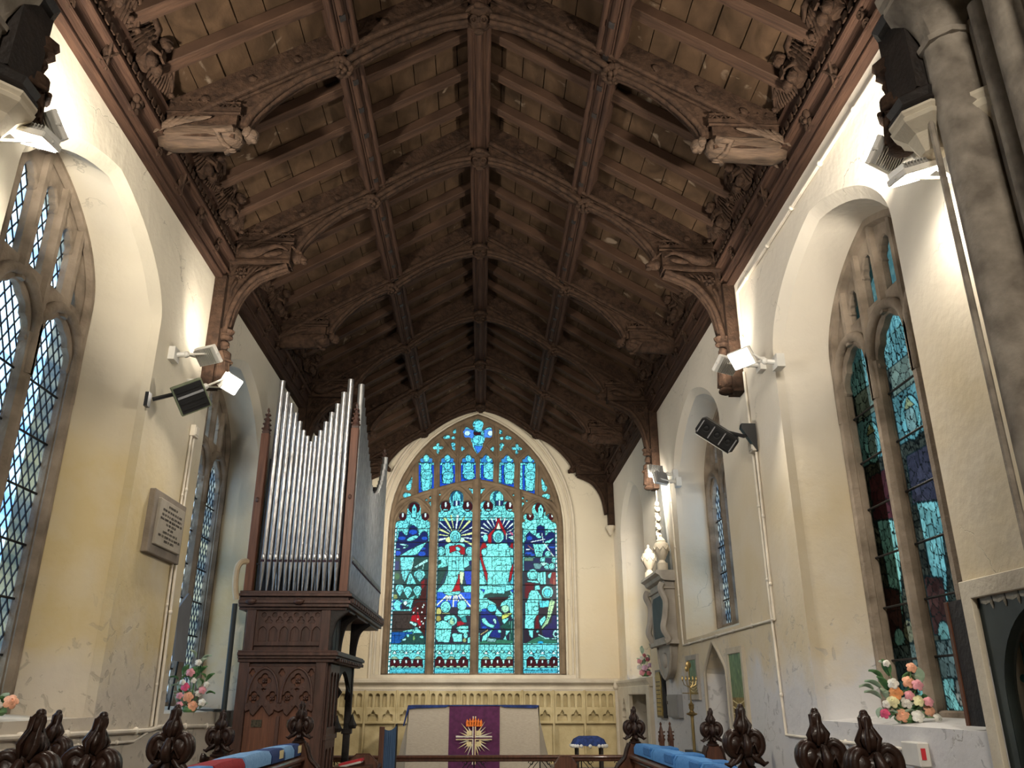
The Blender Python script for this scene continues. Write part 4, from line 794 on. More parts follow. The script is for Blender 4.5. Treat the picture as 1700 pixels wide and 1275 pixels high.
    # white beaded margins
    for (x0, x1), sh in zip(lights_x, (1095, 1005, 1005, 1095)):
        zt = E4(300, sh)[1]-.05
        for x, s in ((x0, 1), (x1, -1)):
            k = (np.abs(A-(x+s*.022)) < .012) & (Z < zt); d = (np.sin(Z*75) > -.4); p.c[k & d] = WH; p.c[k & ~d] = (.03, .2, .2); p.c[(np.abs(A-(x+s*.042)) < .007) & (Z < zt)] = (.01, .04, .05)
    return np.clip(p.c, 0, 1)
insE = lambda a, z: (z > zbE-.02) & (np.abs(a-CXW) < 1.70)
glass_sheet('painted_glass', EWIN, lambda a, z: (a, np.full_like(a, YG), z), CXW-1.70, CXW+1.70, zbE-.02, 7.1, .0105, insE, paint_east)
# ---- painted glass of the near south window, darker, figures under canopies
c1, hw1, zb1, zs1, za1 = R_OPEN[0][1]; GX = XR+DEP+.085
def paint_south(A, Z, P3):
    U = A*100; V = -Z*100; p = Paint(U, V, (.055, .060, .045)); p.leads(6, 7.5, 5, .75, dark=(.006, .008, .008), shade=.5)
    lw = (2*hw1-.12-.105*2)/3; cs = [c1-hw1+.06+lw/2+i*(lw+.105) for i in range(3)]
    for i, c in enumerate(cs):
        x = c*100; k = 1 if i != 1 else -1; w = lw*50
        def R_(a, z0, b, z1, col, l=.5): p.poly([(x+a*w, -z0), (x+b*w, -z0), (x+b*w, -z1), (x+a*w, -z1)], col, l)
        R_(-1, 395, 1, 440, (.14, .50, .52)); 
        for q in range(-3, 4): p.line([(x+q*.3*w, -395), (x+(q*.3+.35)*w, -440)], .9); p.line([(x+q*.3*w, -440), (x+(q*.3+.35)*w, -395)], .9)
        R_(-.5, 372, .9, 395, (.20, .27, .20)); R_(-1, 335, 1, 372, (.08, .30, .32)); R_(-1, 150, -.75, 372, (.035, .045, .045))
        p.ell(x+.2*w, -350, .55*w, 17, (.12, .52, .55), .8); p.ell(x+.2*w, -348, .28*w, 11, (.22, .42, .40), .6); p.poly([(x-.1*w, -357), (x+.2*w, -366), (x+.5*w, -357)], (.40, .42, .15), .5)
        body = (.10, .015, .025) if i != 1 else (.06, .05, .09)
        p.poly([(x-.6*w, -325), (x+.8*w, -325), (x+.9*w, -290), (x-.4*w, -285)], body, .8)
        p.poly([(x-.5*w, -285), (x+.7*w, -290), (x+.6*w, -235), (x+.1*w, -215), (x-.2*w, -245)], (.14, .56, .58), .8)
        for q in (-.2, .1, .4): p.line([(x+q*w, -285), (x+q*.6*w, -230)], .8)
        p.poly([(x+.1*w, -235), (x+w, -240), (x+w, -200), (x+.2*w, -200)], (.07, .022, .020), .7); p.ell(x-.1*w, -205, .3*w, 8, (.2, .2, .12), .6); p.ell(x+.5*w, -200, .3*w, 8, (.12, .40, .40), .6)
        R_(-.9, 172, 1, 196, (.10, .16, .16), .8)
        for q in (-.5, 0, .5): p.line([(x+q*w, -196), (x+(q+.1)*w, -172)], .8); p.line([(x+q*w, -196), (x+(q+.25)*w, -184), (x+(q+.5)*w, -196)], .7)
        R_(-.9, 152, 1, 172, (.10, .42, .44), .8)
        for q in range(-3, 4): p.line([(x+q*.3*w, -172), (x+(q*.3+.5)*w, -152)], .7); p.line([(x+q*.3*w, -152), (x+(q*.3+.5)*w, -172)], .7)
        p.ell(x+.3*w, -163, .22*w, 8, (.22, .22, .20), .7)
        for q in range(4): R_(-.9+q*.48, 148, -.5+q*.48, 152, (.25, .30, .30), .3)
    sv = p.c.copy(); p.leads(7.5, 9.5, 21, .55, dark=(.010, .014, .014), shade=.35); p.c = np.minimum(p.c*.48+p.c.mean(1, keepdims=True)*.22, .5)*np.array((.85, .82, .68))
    hi = Z > 4.2; p.c[hi] = p.c[hi]*.8+np.array((.03, .09, .10))
    return np.clip(p.c, 0, 1)
f1 = clip_arch(c1, hw1, zs1, za1)
win_f = np.vectorize(f1)
glass_sheet('painted_glass', R1[0], lambda a, z: (np.full_like(a, GX), a, z), c1-hw1, c1+hw1, zb1, za1, .010, lambda a, z: (np.abs(a-c1) < hw1) & (z < win_f(a)), paint_south)
# ================================================= ROOF TIMBERS
ORD = ['nearest', 'second', 'third', 'fourth', 'fifth', 'sixth', 'farthest']
def HP(s): return lambda h, z, t: (CX+s*h, t, z)
def hprism(mb, poly, s, y, w): mb.prism(poly, lambda a, b, t: (CX+s*a, y+t, b), -w/2, w/2)
# ridge beam with rolls
mb = MB(); mb.bb(CX-.085, CX+.085, 2.9, 16.0, 7.29, 7.60)
for dx, z, r in ((-.085, 7.31, .028), (.085, 7.31, .028), (0, 7.285, .045), (-.045, 7.29, .018), (.045, 7.29, .018)): mb.tube([(CX+dx, 2.9, z), (CX+dx, 16, z)], r, 8)
tag(mb.build('ridge_beam', 'oakY', smooth=50, loc=(CX, 9.5, 7.3)), 'long moulded ridge beam along the top of the timber roof', 'roof beam')
for s, nm in ((-1, 'left'), (1, 'right')):
    h = 1.155; zt = zbd(h); mb = MB(); sl = math.atan(.61)
    R = Matrix.Rotation(s*sl, 3, 'Y'); c = Vector((CX+s*h, 9.45, zt-.115)); mb.box(c, (.17, 13.1, .21), R)
    ax = R @ Vector((1, 0, 0)); az = R @ Vector((0, 0, 1))
    for a, b, r in ((-.085, -.105, .03), (.085, -.105, .03), (0, -.11, .035), (-.045, -.107, .016), (.045, -.107, .016), (-.09, -.05, .014), (.09, -.05, .014)):
        p = c+ax*a+az*b; mb.tube([(p.x, 2.9, p.z), (p.x, 16.0, p.z)], r, 8)
    o = tag(mb.build('purlin', 'oakY', smooth=50, loc=(CX+s*h, 9.45, zt-.12)), 'long moulded purlin halfway down the %s roof slope' % nm, 'roof beam', None)
    for k in range(34):                          # little carved squares along its soffit
        y = 3.6+k*.365; p = c+az*(-.142); mb = MB(); mb.box((p.x, y, p.z), (.05, .06, .012), R); mb.build('carved_square', 'dark_oak', o, smooth=0)
# common rafters: three between every two trusses
TY = [3.5, 5.5, 7.5, 9.5, 11.5, 13.5, 15.82]
rmb = {}
for s, nm in ((-1, 'left'), (1, 'right')):
    mb = MB(); a = (.02, zraf(.02)); b = (2.46, zraf(2.46))
    mb.prism([(a[0], a[1]), (b[0], b[1]), (b[0], b[1]+.118), (a[0], a[1]+.118)], lambda h, z, t: (CX+s*h, t, z), -.055, .055)
    proto = None
    for i in range(6):
        for k in range(3):
            y = lerp(TY[i], TY[i+1], (k+1)/4); pos = ('nearest', 'middle', 'farthest')[k]
            lab = 'plain rafter on the %s slope, %s of three between %s and %s trusses' % (nm, pos, ORD[i], ORD[i+1])
            if proto is None: proto = mb.build('common_rafter', 'rafter', smooth=0, bev=.006, loc=(CX, 0, 7.0)); o = proto
            else: o = proto.copy(); COL.objects.link(o)
            o.location = (CX, y, 7.0); tag(o, lab, 'rafter', 'common rafters of the %s roof slope' % nm)
# cornices
def cornice(s, nm):
    mb = MB(); P = [(2.72, 5.585), (2.60, 5.585), (2.585, 5.63), (2.555, 5.66), (2.56, 5.70), (2.535, 5.78), (2.505, 5.79), (2.49, 5.82), (2.50, 5.86), (2.545, 5.875), (2.54, 5.90), (2.47, 6.02), (2.72, 6.05)]
    mb.prism(P, lambda h, z, t: (CX+s*h, t, z), 3.0, 16.0)
    mb.tube([(CX+s*2.60, 3, 5.60), (CX+s*2.60, 16, 5.60)], .022, 8); mb.tube([(CX+s*2.50, 3, 5.80), (CX+s*2.50, 16, 5.80)], .02, 8); mb.tube([(CX+s*2.545, 3, 5.66), (CX+s*2.545, 16, 5.66)], .012, 6)
    o = tag(mb.build('cornice_beam', 'oakY', smooth=35, loc=(CX+s*2.6, 9.5, 5.8)), 'long carved oak cornice along the top of the %s wall' % nm, 'cornice')
    mb = MB(); y = 3.1                             # running crest of little blocks
    while y < 15.95: mb.bb(CX+s*2.475, CX+s*2.535, y, y+.055, 5.845, 5.905); y += .092
    mb.build('dentil_crest', 'carved', o, smooth=0)
    y = 3.5; k = 0
    while y < 15.8:                                # square carved bosses in the hollow
        q = MB(); c = Vector((CX+s*2.545, y, 5.725)); R = lookrot((-s*1, 0, -.35))
        if k % 3 == 0:
            for j in range(4):
                a = PI/4+j*PI/2; q.ell(c+R @ Vector((.045*math.cos(a), .055*math.sin(a), .015)), (.036, .042, .022), R, 8, 6)
            q.ell(c+R @ Vector((0, 0, .02)), (.025, .025, .03), R, 8, 6)
        elif k % 3 == 1:
            for j in (-1, 1):
                pts = [c+R @ Vector((.038*math.cos(t)*(1-t/14), j*.045+.042*math.sin(t)*(1-t/14), .02)) for t in np.linspace(0, 10, 26)]; q.tube(pts, .010, 6)
        else:
            q.ell(c, (.05, .085, .03), R, 10, 8, nz=.6, ns=14, seed=k); q.tube([c+R @ Vector((-.05, -.08, .02)), c+R @ Vector((.05, .08, .03))], .012, 6); q.tube([c+R @ Vector((.05, -.08, .02)), c+R @ Vector((-.05, .08, .03))], .012, 6)
        q.build('carved_boss', 'carved', o, smooth=50); y += .5; k += 1
cornice(-1, 'left'); cornice(1, 'right')
def foliage(mb, c, R, w, h, d, n, seed, r=.03):
    rs = random.Random(seed)
    for i in range(n):
        p = Vector((rs.uniform(-w, w), rs.uniform(-h, h), rs.uniform(0, d))); a = rs.uniform(0, PI)
        mb.ell(Vector(c)+R @ p, (r*rs.uniform(.6, 1.2), r*rs.uniform(1, 2), r*.7), R @ Matrix.Rotation(a, 3, 'Z'), 7, 5, nz=.3, ns=10, seed=i)
# ---- trusses
def truss(i, y, main):
    nm = ORD[i]; t = thing('roof_truss', ('%s roof truss, with curved braces down to carved wall posts' if main else '%s roof truss, without wall posts, ending in reclining carved figures') % nm, 'roof truss', (CX, y, 6.0), 'trusses of the timber roof')
    last = (i == 6)
    for s in (-1, 1):
        mb = MB(); w = .20
        hprism(mb, [(.05, zraf(.05)-.14), (2.5, zraf(2.5)-.14), (2.5, zraf(2.5)+.12), (.05, zraf(.05)+.12)], s, y, w)
        for dy in (-.10, .10): mb.tube([(CX+s*.05, y+dy, zraf(.05)-.13), (CX+s*2.45, y+dy, zraf(2.45)-.13)], .026, 8)
        for dy in (-.05, .05): mb.tube([(CX+s*.05, y+dy, zraf(.05)-.145), (CX+s*2.45, y+dy, zraf(2.45)-.145)], .016, 6)
        for hh in (.45, .8, 1.5, 1.85, 2.2): mb.ell((CX+s*hh, y-.105, zraf(hh)-.03), (.035, .02, .035), None, 8, 6, groove=5, gd=.3)
        mb.build('principal_rafter', 'carved', t, smooth=40)
        # upper brace, ridge boss to purlin boss
        up = [(p.x, p.y) for p in spline([(.10, 7.13, 0), (.35, 7.06, 0), (.70, 6.89, 0), (1.10, 6.60, 0)], 5)]
        mb = MB(); hprism(mb, up+[(1.10, zraf(1.1)-.10), (.10, zraf(.1)-.10)], s, y, .10)
        for dy in (-.055, .055): mb.tube([(CX+s*a, y+dy, b) for a, b in up], .026, 8)
        mb.tube([(CX+s*a, y, b-.012) for a, b in up], .030, 8); mb.build('upper_brace', 'carved', t, smooth=50)
        # lower brace from purlin boss, curving down on to the hammer end
        lo = [(p.x, p.y) for p in spline([(1.17, 6.58, 0), (1.40, 6.46, 0), (1.60, 6.30, 0), (1.76, 6.12, 0), (1.84, 6.00, 0), (1.875, 5.90, 0)], 5)]
        mb = MB(); hprism(mb, lo+[(1.94, 5.9), (1.97, 6.05), (2.08, 6.2), (2.0, zraf(2.0)-.1), (1.17, zraf(1.17)-.10)], s, y, .07)
        for dy in (-.045, .045): mb.tube([(CX+s*a, y+dy, b) for a, b in lo], .028, 8)
        mb.tube([(CX+s*a, y, b-.014) for a, b in lo], .03, 8); b_ = mb.build('lower_brace', 'carved', t, smooth=50)
        for dy in (-.045, .045):                   # carved leaf trail in the spandrel
            mb = MB()
            for k in range(9):
                q = k/8; hh = lerp(1.35, 2.02, q); zz = lerp(6.46, 6.12, q)+.045; an = -.6+.3*math.sin(k*2)
                mb.tube([(CX+s*hh, y+dy, zz), (CX+s*(hh+.04), y+dy*1.15, zz+.05*math.cos(an)), (CX+s*(hh+.09), y+dy, zz+.03)], [.008, .018, .004], 6)
            mb.build('leaf_trail', 'carved', b_, smooth=60)
        # hammer beam
        hb = MB(); hprism(hb, [(1.93, 5.80), (2.52, 5.78), (2.52, 6.03), (1.93, 6.03)], s, y, .17)
        hb.bb(CX+s*1.90, CX+s*2.54, y-.11, y+.11, 6.01, 6.045); hb.bb(CX+s*1.93, CX+s*2.54, y-.10, y+.10, 5.765, 5.79)
        for dy in (-.10, .10): hb.tube([(CX+s*1.90, y+dy, 5.99), (CX+s*2.54, y+dy, 5.99)], .014, 6)
        hbo = hb.build('hammer_beam', 'carved', t, smooth=40)
        cr = MB()                                  # pierced battlement cresting
        for dy in (-.10, .10):
            for k in range(8):
                hh = 1.93+k*.072; cr.tube([(CX+s*hh, y+dy, 6.045), (CX+s*(hh+.03), y+dy, 6.085), (CX+s*(hh+.06), y+dy, 6.045)], .009, 5); cr.lathe([(.012, -.01), (.02, 0), (.001, .035)], (CX+s*(hh+.03), y+dy, 6.095), 4)
            cr.bb(CX+s*1.91, CX+s*2.52, y+dy-.006, y+dy+.006, 6.105-.02, 6.10)
        cr.build('cresting', 'carved', hbo, smooth=0)
        fig = MB()
        if not main:                               # reclining draped angel under the beam, head to the nave
            axis = lookrot((-s*1, 0, 0), (0, 0, 1)); n = 22; rings = []
            prof = [(2.56, .02, .02), (2.54, .085, .09), (2.45, .115, .115), (2.30, .105, .105), (2.15, .10, .10), (2.05, .115, .10), (1.97, .12, .09), (1.92, .085, .075), (1.885, .045, .045)]
            for hh, ry, rz in prof:
                for k in range(n):
                    a = 2*PI*k/n; g = 1+(.09*math.cos(7*a) if 2.1 < hh < 2.55 else .03*math.cos(5*a)); rings.append((CX+s*hh, y+ry*g*math.cos(a), 5.85+rz*g*math.sin(a)-.03))
            m_ = len(prof); fig.add(rings, [(j*n+k, j*n+(k+1) % n, (j+1)*n+(k+1) % n, (j+1)*n+k) for j in range(m_-1) for k in range(n)]+[tuple(range(n)), tuple((m_-1)*n+k for k in range(n))])
            fig.ell((CX+s*1.825, y, 5.85), (.062, .052, .060), None, 14, 10, nz=.12, ns=14)                     # head
            fig.ell((CX+s*1.79, y, 5.815), (.022, .016, .02), None, 8, 6); fig.ell((CX+s*1.80, y, 5.80), (.03, .03, .02), None, 8, 6)
            for d in (-1, 1):
                fig.ell((CX+s*1.785, y+d*.02, 5.835), (.012, .012, .009), None, 6, 5); fig.ell((CX+s*1.85, y+d*.045, 5.86), (.04, .022, .05), None, 8, 6, nz=.4, ns=14)
                fig.tube([(CX+s*1.95, y+d*.10, 5.84), (CX+s*2.06, y+d*.14, 5.79), (CX+s*2.02, y+d*.05, 5.735), (CX+s*1.98, y+d*.012, 5.72)], [.035, .034, .026, .018], 8)
            for d in (-1, 1): fig.ell((CX+s*1.965, y+d*.012, 5.705), (.035, .010, .014), None, 8, 5)
            fig.build('reclining_angel', 'angel_pale' if i == 1 else 'carved', t, smooth=60)
            for d in (-1, 1):
                mb = MB()
                for k in range(6): mb.ell((CX+s*(2.22+.05*k), y+d*(.125+.004*k), 5.91-.015*k), (.11, .012, .022), Matrix.Rotation(s*(.25+.12*k), 3, 'Y'), 8, 6)
                mb.build('folded_wing', 'angel_pale' if i == 1 else 'carved', t, smooth=60)
        else:                                      # dragon-like beast carved along the beam, head at its end
            for d in (-1, 1):
                pts = [(CX+s*(2.48), y+d*.10, 5.85), (CX+s*2.44, y+d*.115, 5.95), (CX+s*2.38, y+d*.115, 5.92), (CX+s*2.40, y+d*.115, 5.86), (CX+s*2.30, y+d*.12, 5.86), (CX+s*2.18, y+d*.125, 5.90), (CX+s*2.05, y+d*.12, 5.94), (CX+s*1.95, y+d*.10, 5.90)]
                pp = spline(pts, 4); rr = [.012+.045*math.sin(PI*min(1, k/len(pp)*1.05))**1.5 for k in range(len(pp))]; fig.tube(pp, rr, 8)
                fig.ell((CX+s*2.28, y+d*.115, 5.865), (.075, .04, .05), None, 10, 8, nz=.2, ns=10); fig.ell((CX+s*2.10, y+d*.115, 5.85), (.10, .03, .03), Matrix.Rotation(s*.2, 3, 'Y'), 10, 6)
                for k in range(5): fig.ell((CX+s*(2.06+.04*k), y+d*.13, 5.955-.012*k), (.05, .01, .014), Matrix.Rotation(s*.5, 3, 'Y'), 6, 5)
            fig.ell((CX+s*1.87, y, 5.87), (.075, .065, .065), None, 12, 10, nz=.2, ns=12); fig.ell((CX+s*1.81, y, 5.85), (.045, .045, .035), None, 10, 8, nz=.15); fig.ell((CX+s*1.80, y, 5.815), (.035, .035, .018), None, 8, 6)
            for d in (-1, 1):
                fig.ell((CX+s*1.84, y+d*.045, 5.905), (.02, .02, .022), None, 8, 6); fig.tube([(CX+s*1.88, y+d*.05, 5.92), (CX+s*1.92, y+d*.075, 5.965), (CX+s*1.96, y+d*.07, 5.95)], [.018, .014, .004], 6)
            fig.build('carved_beast', 'carved', t, smooth=60)
            # brace below the beam, spandrel and wall post with a carved figure
            pe = [(p.x, p.y) for p in spline([(1.96, 5.755, 0), (2.12, 5.69, 0), (2.27, 5.60, 0), (2.39, 5.44, 0), (2.455, 5.27, 0), (2.49, 5.08, 0), (2.50, 4.98, 0)], 5)]
            mb = MB(); hprism(mb, pe+[(2.55, 4.98), (2.55, 5.77), (1.96, 5.77)], s, y, .05)
            for dy in (-.06, .06): mb.tube([(CX+s*a, y+dy, b) for a, b in pe], .028, 8)
            mb.tube([(CX+s*a, y, b-.01) for a, b in pe], .032, 8); q = mb.build('knee_brace', 'carved', t, smooth=50)
            mb = MB()
            for dy in (-.045, .045):
                c = Vector((CX+s*2.42, y+dy, 5.66)); R = lookrot((0, 1 if dy > 0 else -1, 0))
                for k in range(8): a = 2*PI*k/8; mb.ell(c+Vector((.045*math.cos(a), 0, .045*math.sin(a))), (.02, .018, .02), None, 7, 5)
                mb.ell(c, (.025, .025, .025), None, 8, 6)
                for k in range(6): mb.tube([(CX+s*(2.16+.05*k), y+dy, 5.735), (CX+s*(2.19+.05*k), y+dy*1.25, 5.70), (CX+s*(2.24+.04*k), y+dy, 5.70-.02*k)], [.006, .014, .004], 6)
                mb.tube([(CX+s*2.46, y+dy, 5.56), (CX+s*2.49, y+dy*1.2, 5.48), (CX+s*2.50, y+dy, 5.36)], [.02, .016, .005], 6)
            mb.build('pierced_tracery', 'carved', q, smooth=60)
            zb = 4.42 if i in (2, 4) else (4.74 if last else 4.42)
            mb = MB(); mb.bb(CX+s*2.54, CX+s*2.655, y-.095, y+.095, zb, 5.60)
            if i == 0: mb.bb(CX+s*2.36, CX+s*2.56, y-.13, y+.13, 4.62, 5.2); mb.lathe([(.17, 0), (.19, .02), (.17, .05), (.19, .09), (.16, .12)], (CX+s*2.46, y, 4.50), 8, a0=PI/8); mb.lathe([(.15, 0), (.18, .03), (.15, .08)], (CX+s*2.46, y, 5.14), 8, a0=PI/8)
            post = mb.build('wall_post', 'dark_oak' if i == 0 else 'carved', t, smooth=0)
            if not last:
                fg = MB(); bx = CX+s*(2.50 if i else 2.40); by = y+(.16 if i == 0 else 0)
                fg.lathe([(.05, 0), (.075, .02), (.06, .05), (.085, .09), (.05, .12)], (bx, by, 4.93), 8)                        # canopy
                fg.lathe([(.02, 0), (.075, .015), (.085, .05), (.075, .12), (.062, .20), (.078, .26), (.075, .31), (.035, .345)], (bx, by, zb+.05), 16)   # robed body
                for k in range(7): a = 2*PI*k/7; fg.tube([(bx+.08*math.cos(a), by+.08*math.sin(a), zb+.07), (bx+.062*math.cos(a), by+.062*math.sin(a), zb+.26)], .012, 5)
                fg.ell((bx, by, zb+.435), (.04, .038, .052), None, 12, 10, nz=.1); fg.ell((bx-s*.04, by, zb+.43), (.012, .01, .014), None, 6, 5); fg.ell((bx, by, zb+.455), (.046, .046, .042), None, 10, 8, nz=.25, ns=12)
                for d in (-1, 1): fg.tube([(bx, by+d*.07, zb+.35), (bx-s*.03, by+d*.09, zb+.27), (bx-s*.085, by+d*.02, zb+.27)], [.026, .024, .016], 7)
                fg.lathe([(.06, 0), (.085, .02), (.07, .05)], (bx, by, zb), 8)
                fg.build('post_figure', 'carved', post, smooth=60)
        # boss at the purlin
        mb = MB(); c = Vector((CX+s*1.155, y, 6.575)); R = lookrot((0, -.25, -1))
        for k in range(10):
            a = 2*PI*k/10; mb.ell(c+R @ Vector((.075*math.cos(a), .075*math.sin(a), .0)), (.032, .040, .028), R @ Matrix.Rotation(a, 3, 'Z'), 8, 6, nz=.35, ns=12, seed=k)
        for k in range(5): a = 2*PI*k/5; mb.ell(c+R @ Vector((.035*math.cos(a), .035*math.sin(a), .025)), (.024, .030, .024), R, 8, 6, nz=.3, seed=k)
        mb.ell(c+R @ Vector((0, 0, -.03)), (.085, .085, .05), R, 12, 6); mb.build('purlin_boss', 'carved', t, smooth=60)
    mb = MB(); c = Vector((CX, y, 7.15)); R = lookrot((0, -.2, -1)); mb.lathe([(.04, -.07), (.11, -.06), (.135, -.03), (.135, 0), (.115, .012), (.11, 0), (.03, 0)], c, 20, R)
    for k in range(2):
        sg = -1 if k else 1; pts = [c+R @ Vector((sg*(.045+.03*math.cos(u)), .035*math.sin(u), .012)) for u in np.linspace(0, 2*PI, 14)]; mb.tube(pts, .011, 6, False)
    mb.ell(c+R @ Vector((0, 0, .01)), (.022, .03, .02), R, 8, 6); mb.ell(c+R @ Vector((0, .125, .0)), (.05, .035, .03), R, 8, 6, nz=.3); mb.ell(c+R @ Vector((0, -.125, .0)), (.05, .035, .03), R, 8, 6, nz=.3)
    mb.build('ridge_boss', 'carved', t, smooth=50)
    return t
for i, y in enumerate(TY): truss(i, y, i % 2 == 0)
# ---- stone corbels under the posts
def corbel(x, y, z, r, lab, sg, h=.24):
    mb = MB(); mb.lathe([(.02, -h), (r*.35, -h*.9), (r*.6, -h*.5), (r*.95, -h*.28), (r, -h*.2), (r*.92, -h*.14), (r, -h*.06), (r, 0)], (x, y, z), 8, a0=PI/8)
    o = mb.build('stone_corbel', 'cream_stone', smooth=0, loc=(x, y, z)); tag(o, lab, 'corbel', 'stone corbels under the roof')
corbel(CX+2.46, 3.5, 4.50, .19, 'angular stone corbel beneath the black post beside the right-hand pier', 1)
corbel(CX-2.46, 3.5, 4.50, .19, 'angular stone corbel beneath the black post at the upper left corner', -1)
corbel(XR-.02, 3.26, 4.42, .17, 'stone corbel close against the right-hand pier above the twin floodlights', 1, .34)
corbel(XL+.02, 3.26, 4.42, .17, 'stone corbel close against the left-hand pier above the twin floodlights', -1, .34)
corbel(XR-.08, YE-.20, 4.74, .10, 'small stone corbel under the wall post in the far right corner', 1, .18)
corbel(XL+.08, YE-.20, 4.74, .10, 'small stone corbel under the wall post in the far left corner', -1, .18)
# ---- angels standing on the cornice between the trusses
def angel(s):
    a = thing('cornice_angel', 'x', 'carved angel', (CX+s*2.44, 0, 5.98)); a['_w'] = [CX+s*2.44, 0, 5.98]
    mb = MB(); x0 = CX+s*2.44; n = 14
    pts = [(x0+s*.03, 0, 5.93), (x0+s*.0, 0, 6.0), (x0-s*.03, 0, 6.06), (x0-s*.07, 0, 6.10), (x0-s*.095, 0, 6.115)]
    mb.tube(pts, [.055, .075, .08, .062, .03], 12); mb.ell((x0-s*.135, 0, 6.13), (.045, .042, .05), None, 12, 9, nz=.12); mb.ell((x0-s*.175, 0, 6.115), (.014, .012, .014), None, 6, 5)
    mb.ell((x0-s*.125, 0, 6.155), (.05, .05, .04), None, 10, 8, nz=.3, ns=12)
    for d in (-1, 1):
        mb.tube([(x0-s*.05, d*.07, 6.09), (x0-s*.06, d*.10, 6.03), (x0-s*.115, d*.03, 6.02)], [.026, .024, .015], 7)
        mb.ell((x0-s*.07, d*.05, 5.95), (.045, .05, .05), None, 8, 6, nz=.4, ns=10, seed=d)
    mb.bb(x0-s*.13, x0-s*.11, -.035, .035, 5.99, 6.06); mb.build('body', 'carved', a, smooth=60)
    for d in (-1, 1):
        mb = MB()
        for k in range(10):                       # long feathers fanning down and outward from the wing's leading edge
            t = k/9; p0 = Vector((x0-s*(.075-.02*t), d*(.06+.030*k), 6.145+.035*math.sin(PI*min(1, t*1.15))-.06*t*t)); p1 = Vector((x0+s*(.015-.02*t), d*(.10+.040*k), 5.925+.012*k)); m_ = (p0+p1)/2; dd = p1-p0
            mb.ell(m_, (.013, .021, dd.length*.56), lookrot(dd, (1, 0, 0)), 6, 6); mb.ell(p0.lerp(p1, .22)+Vector((-s*.014, 0, 0)), (.010, .019, dd.length*.22), lookrot(dd, (1, 0, 0)), 6, 5)
        mb.tube([(x0-s*.05, d*.05, 6.10), (x0-s*.095, d*.10, 6.19), (x0-s*.10, d*.20, 6.205), (x0-s*.075, d*.30, 6.13), (x0-s*.05, d*.385, 6.02)], [.022, .028, .026, .018, .010], 7)
        mb.ell((x0-s*.05, d*.39, 6.005), (.026, .024, .024), None, 6, 5); mb.build('wing', 'carved', a, smooth=60)
    return a
for s, nm in ((-1, 'left'), (1, 'right')):
    pr_ = angel(s); first = True
    for i in range(6):
        for k in range(2):
            y = lerp(TY[i], TY[i+1], (k+1)/3)
            o = pr_ if first else copy_tree(pr_, (CX+s*2.44, y, 5.98)); first = False; o.location = (CX+s*2.44, y, 5.98)
            tag(o, 'winged oak angel on the %s cornice, %s of two between %s and %s trusses' % (nm, ('nearer', 'farther')[k], ORD[i], ORD[i+1]), 'carved angel', 'winged angels along the %s cornice' % nm)
# ================================================= FITTINGS
# ---- floodlights on their wall brackets
def flood(loc, aim, watts, role, lab, wall):
    loc = Vector(loc); d = (Vector(aim)-loc).normalized(); t = thing('floodlight', lab, 'floodlight', tuple(loc), 'white floodlights high on the walls'); R = lookrot(d, (0, 0, 1)) if abs(d.z) < .9 else lookrot(d, (0, 1, 0))
    P = lambda x, y, z: loc+R @ Vector((x, y, z))
    mb = MB(); mb.box(P(0, 0, -.035), (.23, .17, .035), R); mb.build('housing', 'white', t, smooth=0, bev=.006)
    mb = MB(); mb.box(P(0, 0, -.06), (.20, .14, .02), R)
    for k in range(11): mb.box(P(-.095+.019*k, 0, -.068), (.006, .15, .035), R)
    mb.build('cooling_fins', 'fin', t, smooth=0)
    mb = MB(); mb.box(P(0, 0, -.012), (.20, .14, .008), R); mb.build('lens', 'lit', t, smooth=0)
    mb = MB(); w = Vector(wall); a = P(-.12, 0, -.04); b = P(.12, 0, -.04)
    m_ = w.lerp(loc, .35); mb.tube([a, a.lerp(m_, .6), m_], .010, 6); mb.tube([b, b.lerp(m_, .6), m_], .010, 6); mb.build('bracket', 'white', t)
    mb = MB(); mb.tube([m_, w], .022, 8); mb.box(w, (.07, .12, .12)); mb.ell(m_, (.03, .03, .03), None, 8, 6); mb.build('wall_arm', 'white', t)
    area_light(P(0, 0, .004), aim, watts, spread=165 if (role == 'down' and abs(loc.y-7) < 1) else (118 if role == 'east' else 135))
FL = ['floodlight nearest the right-hand pier, upper of the pair, its fins towards us', 'floodlight nearest the right-hand pier, lower of the pair, shining down the wall', 'floodlight at the upper left edge, its ribbed back towards us', 'glaring floodlight at the left edge, lower of the pair above the near north window',
      'upper floodlight of the middle pair on the right wall', 'glaring floodlight of the middle pair on the right wall, under the carved post', 'upper floodlight of the middle pair on the left wall', 'glaring floodlight beside the square loudspeaker on the left wall',
      'upper floodlight of the far pair, above the wall monument', 'lower floodlight of the far pair, above the wall monument', 'upper floodlight on the left wall behind the organ', 'lower floodlight on the left wall behind the organ']
for (loc, aim, w, role), lab in zip(FLOODS, FL):
    s = 1 if loc[0] > 0 else -1; flood(loc, aim, w, role, lab, ((XR if s > 0 else XL)-s*.02, loc[1]-.10, loc[2]-.06))
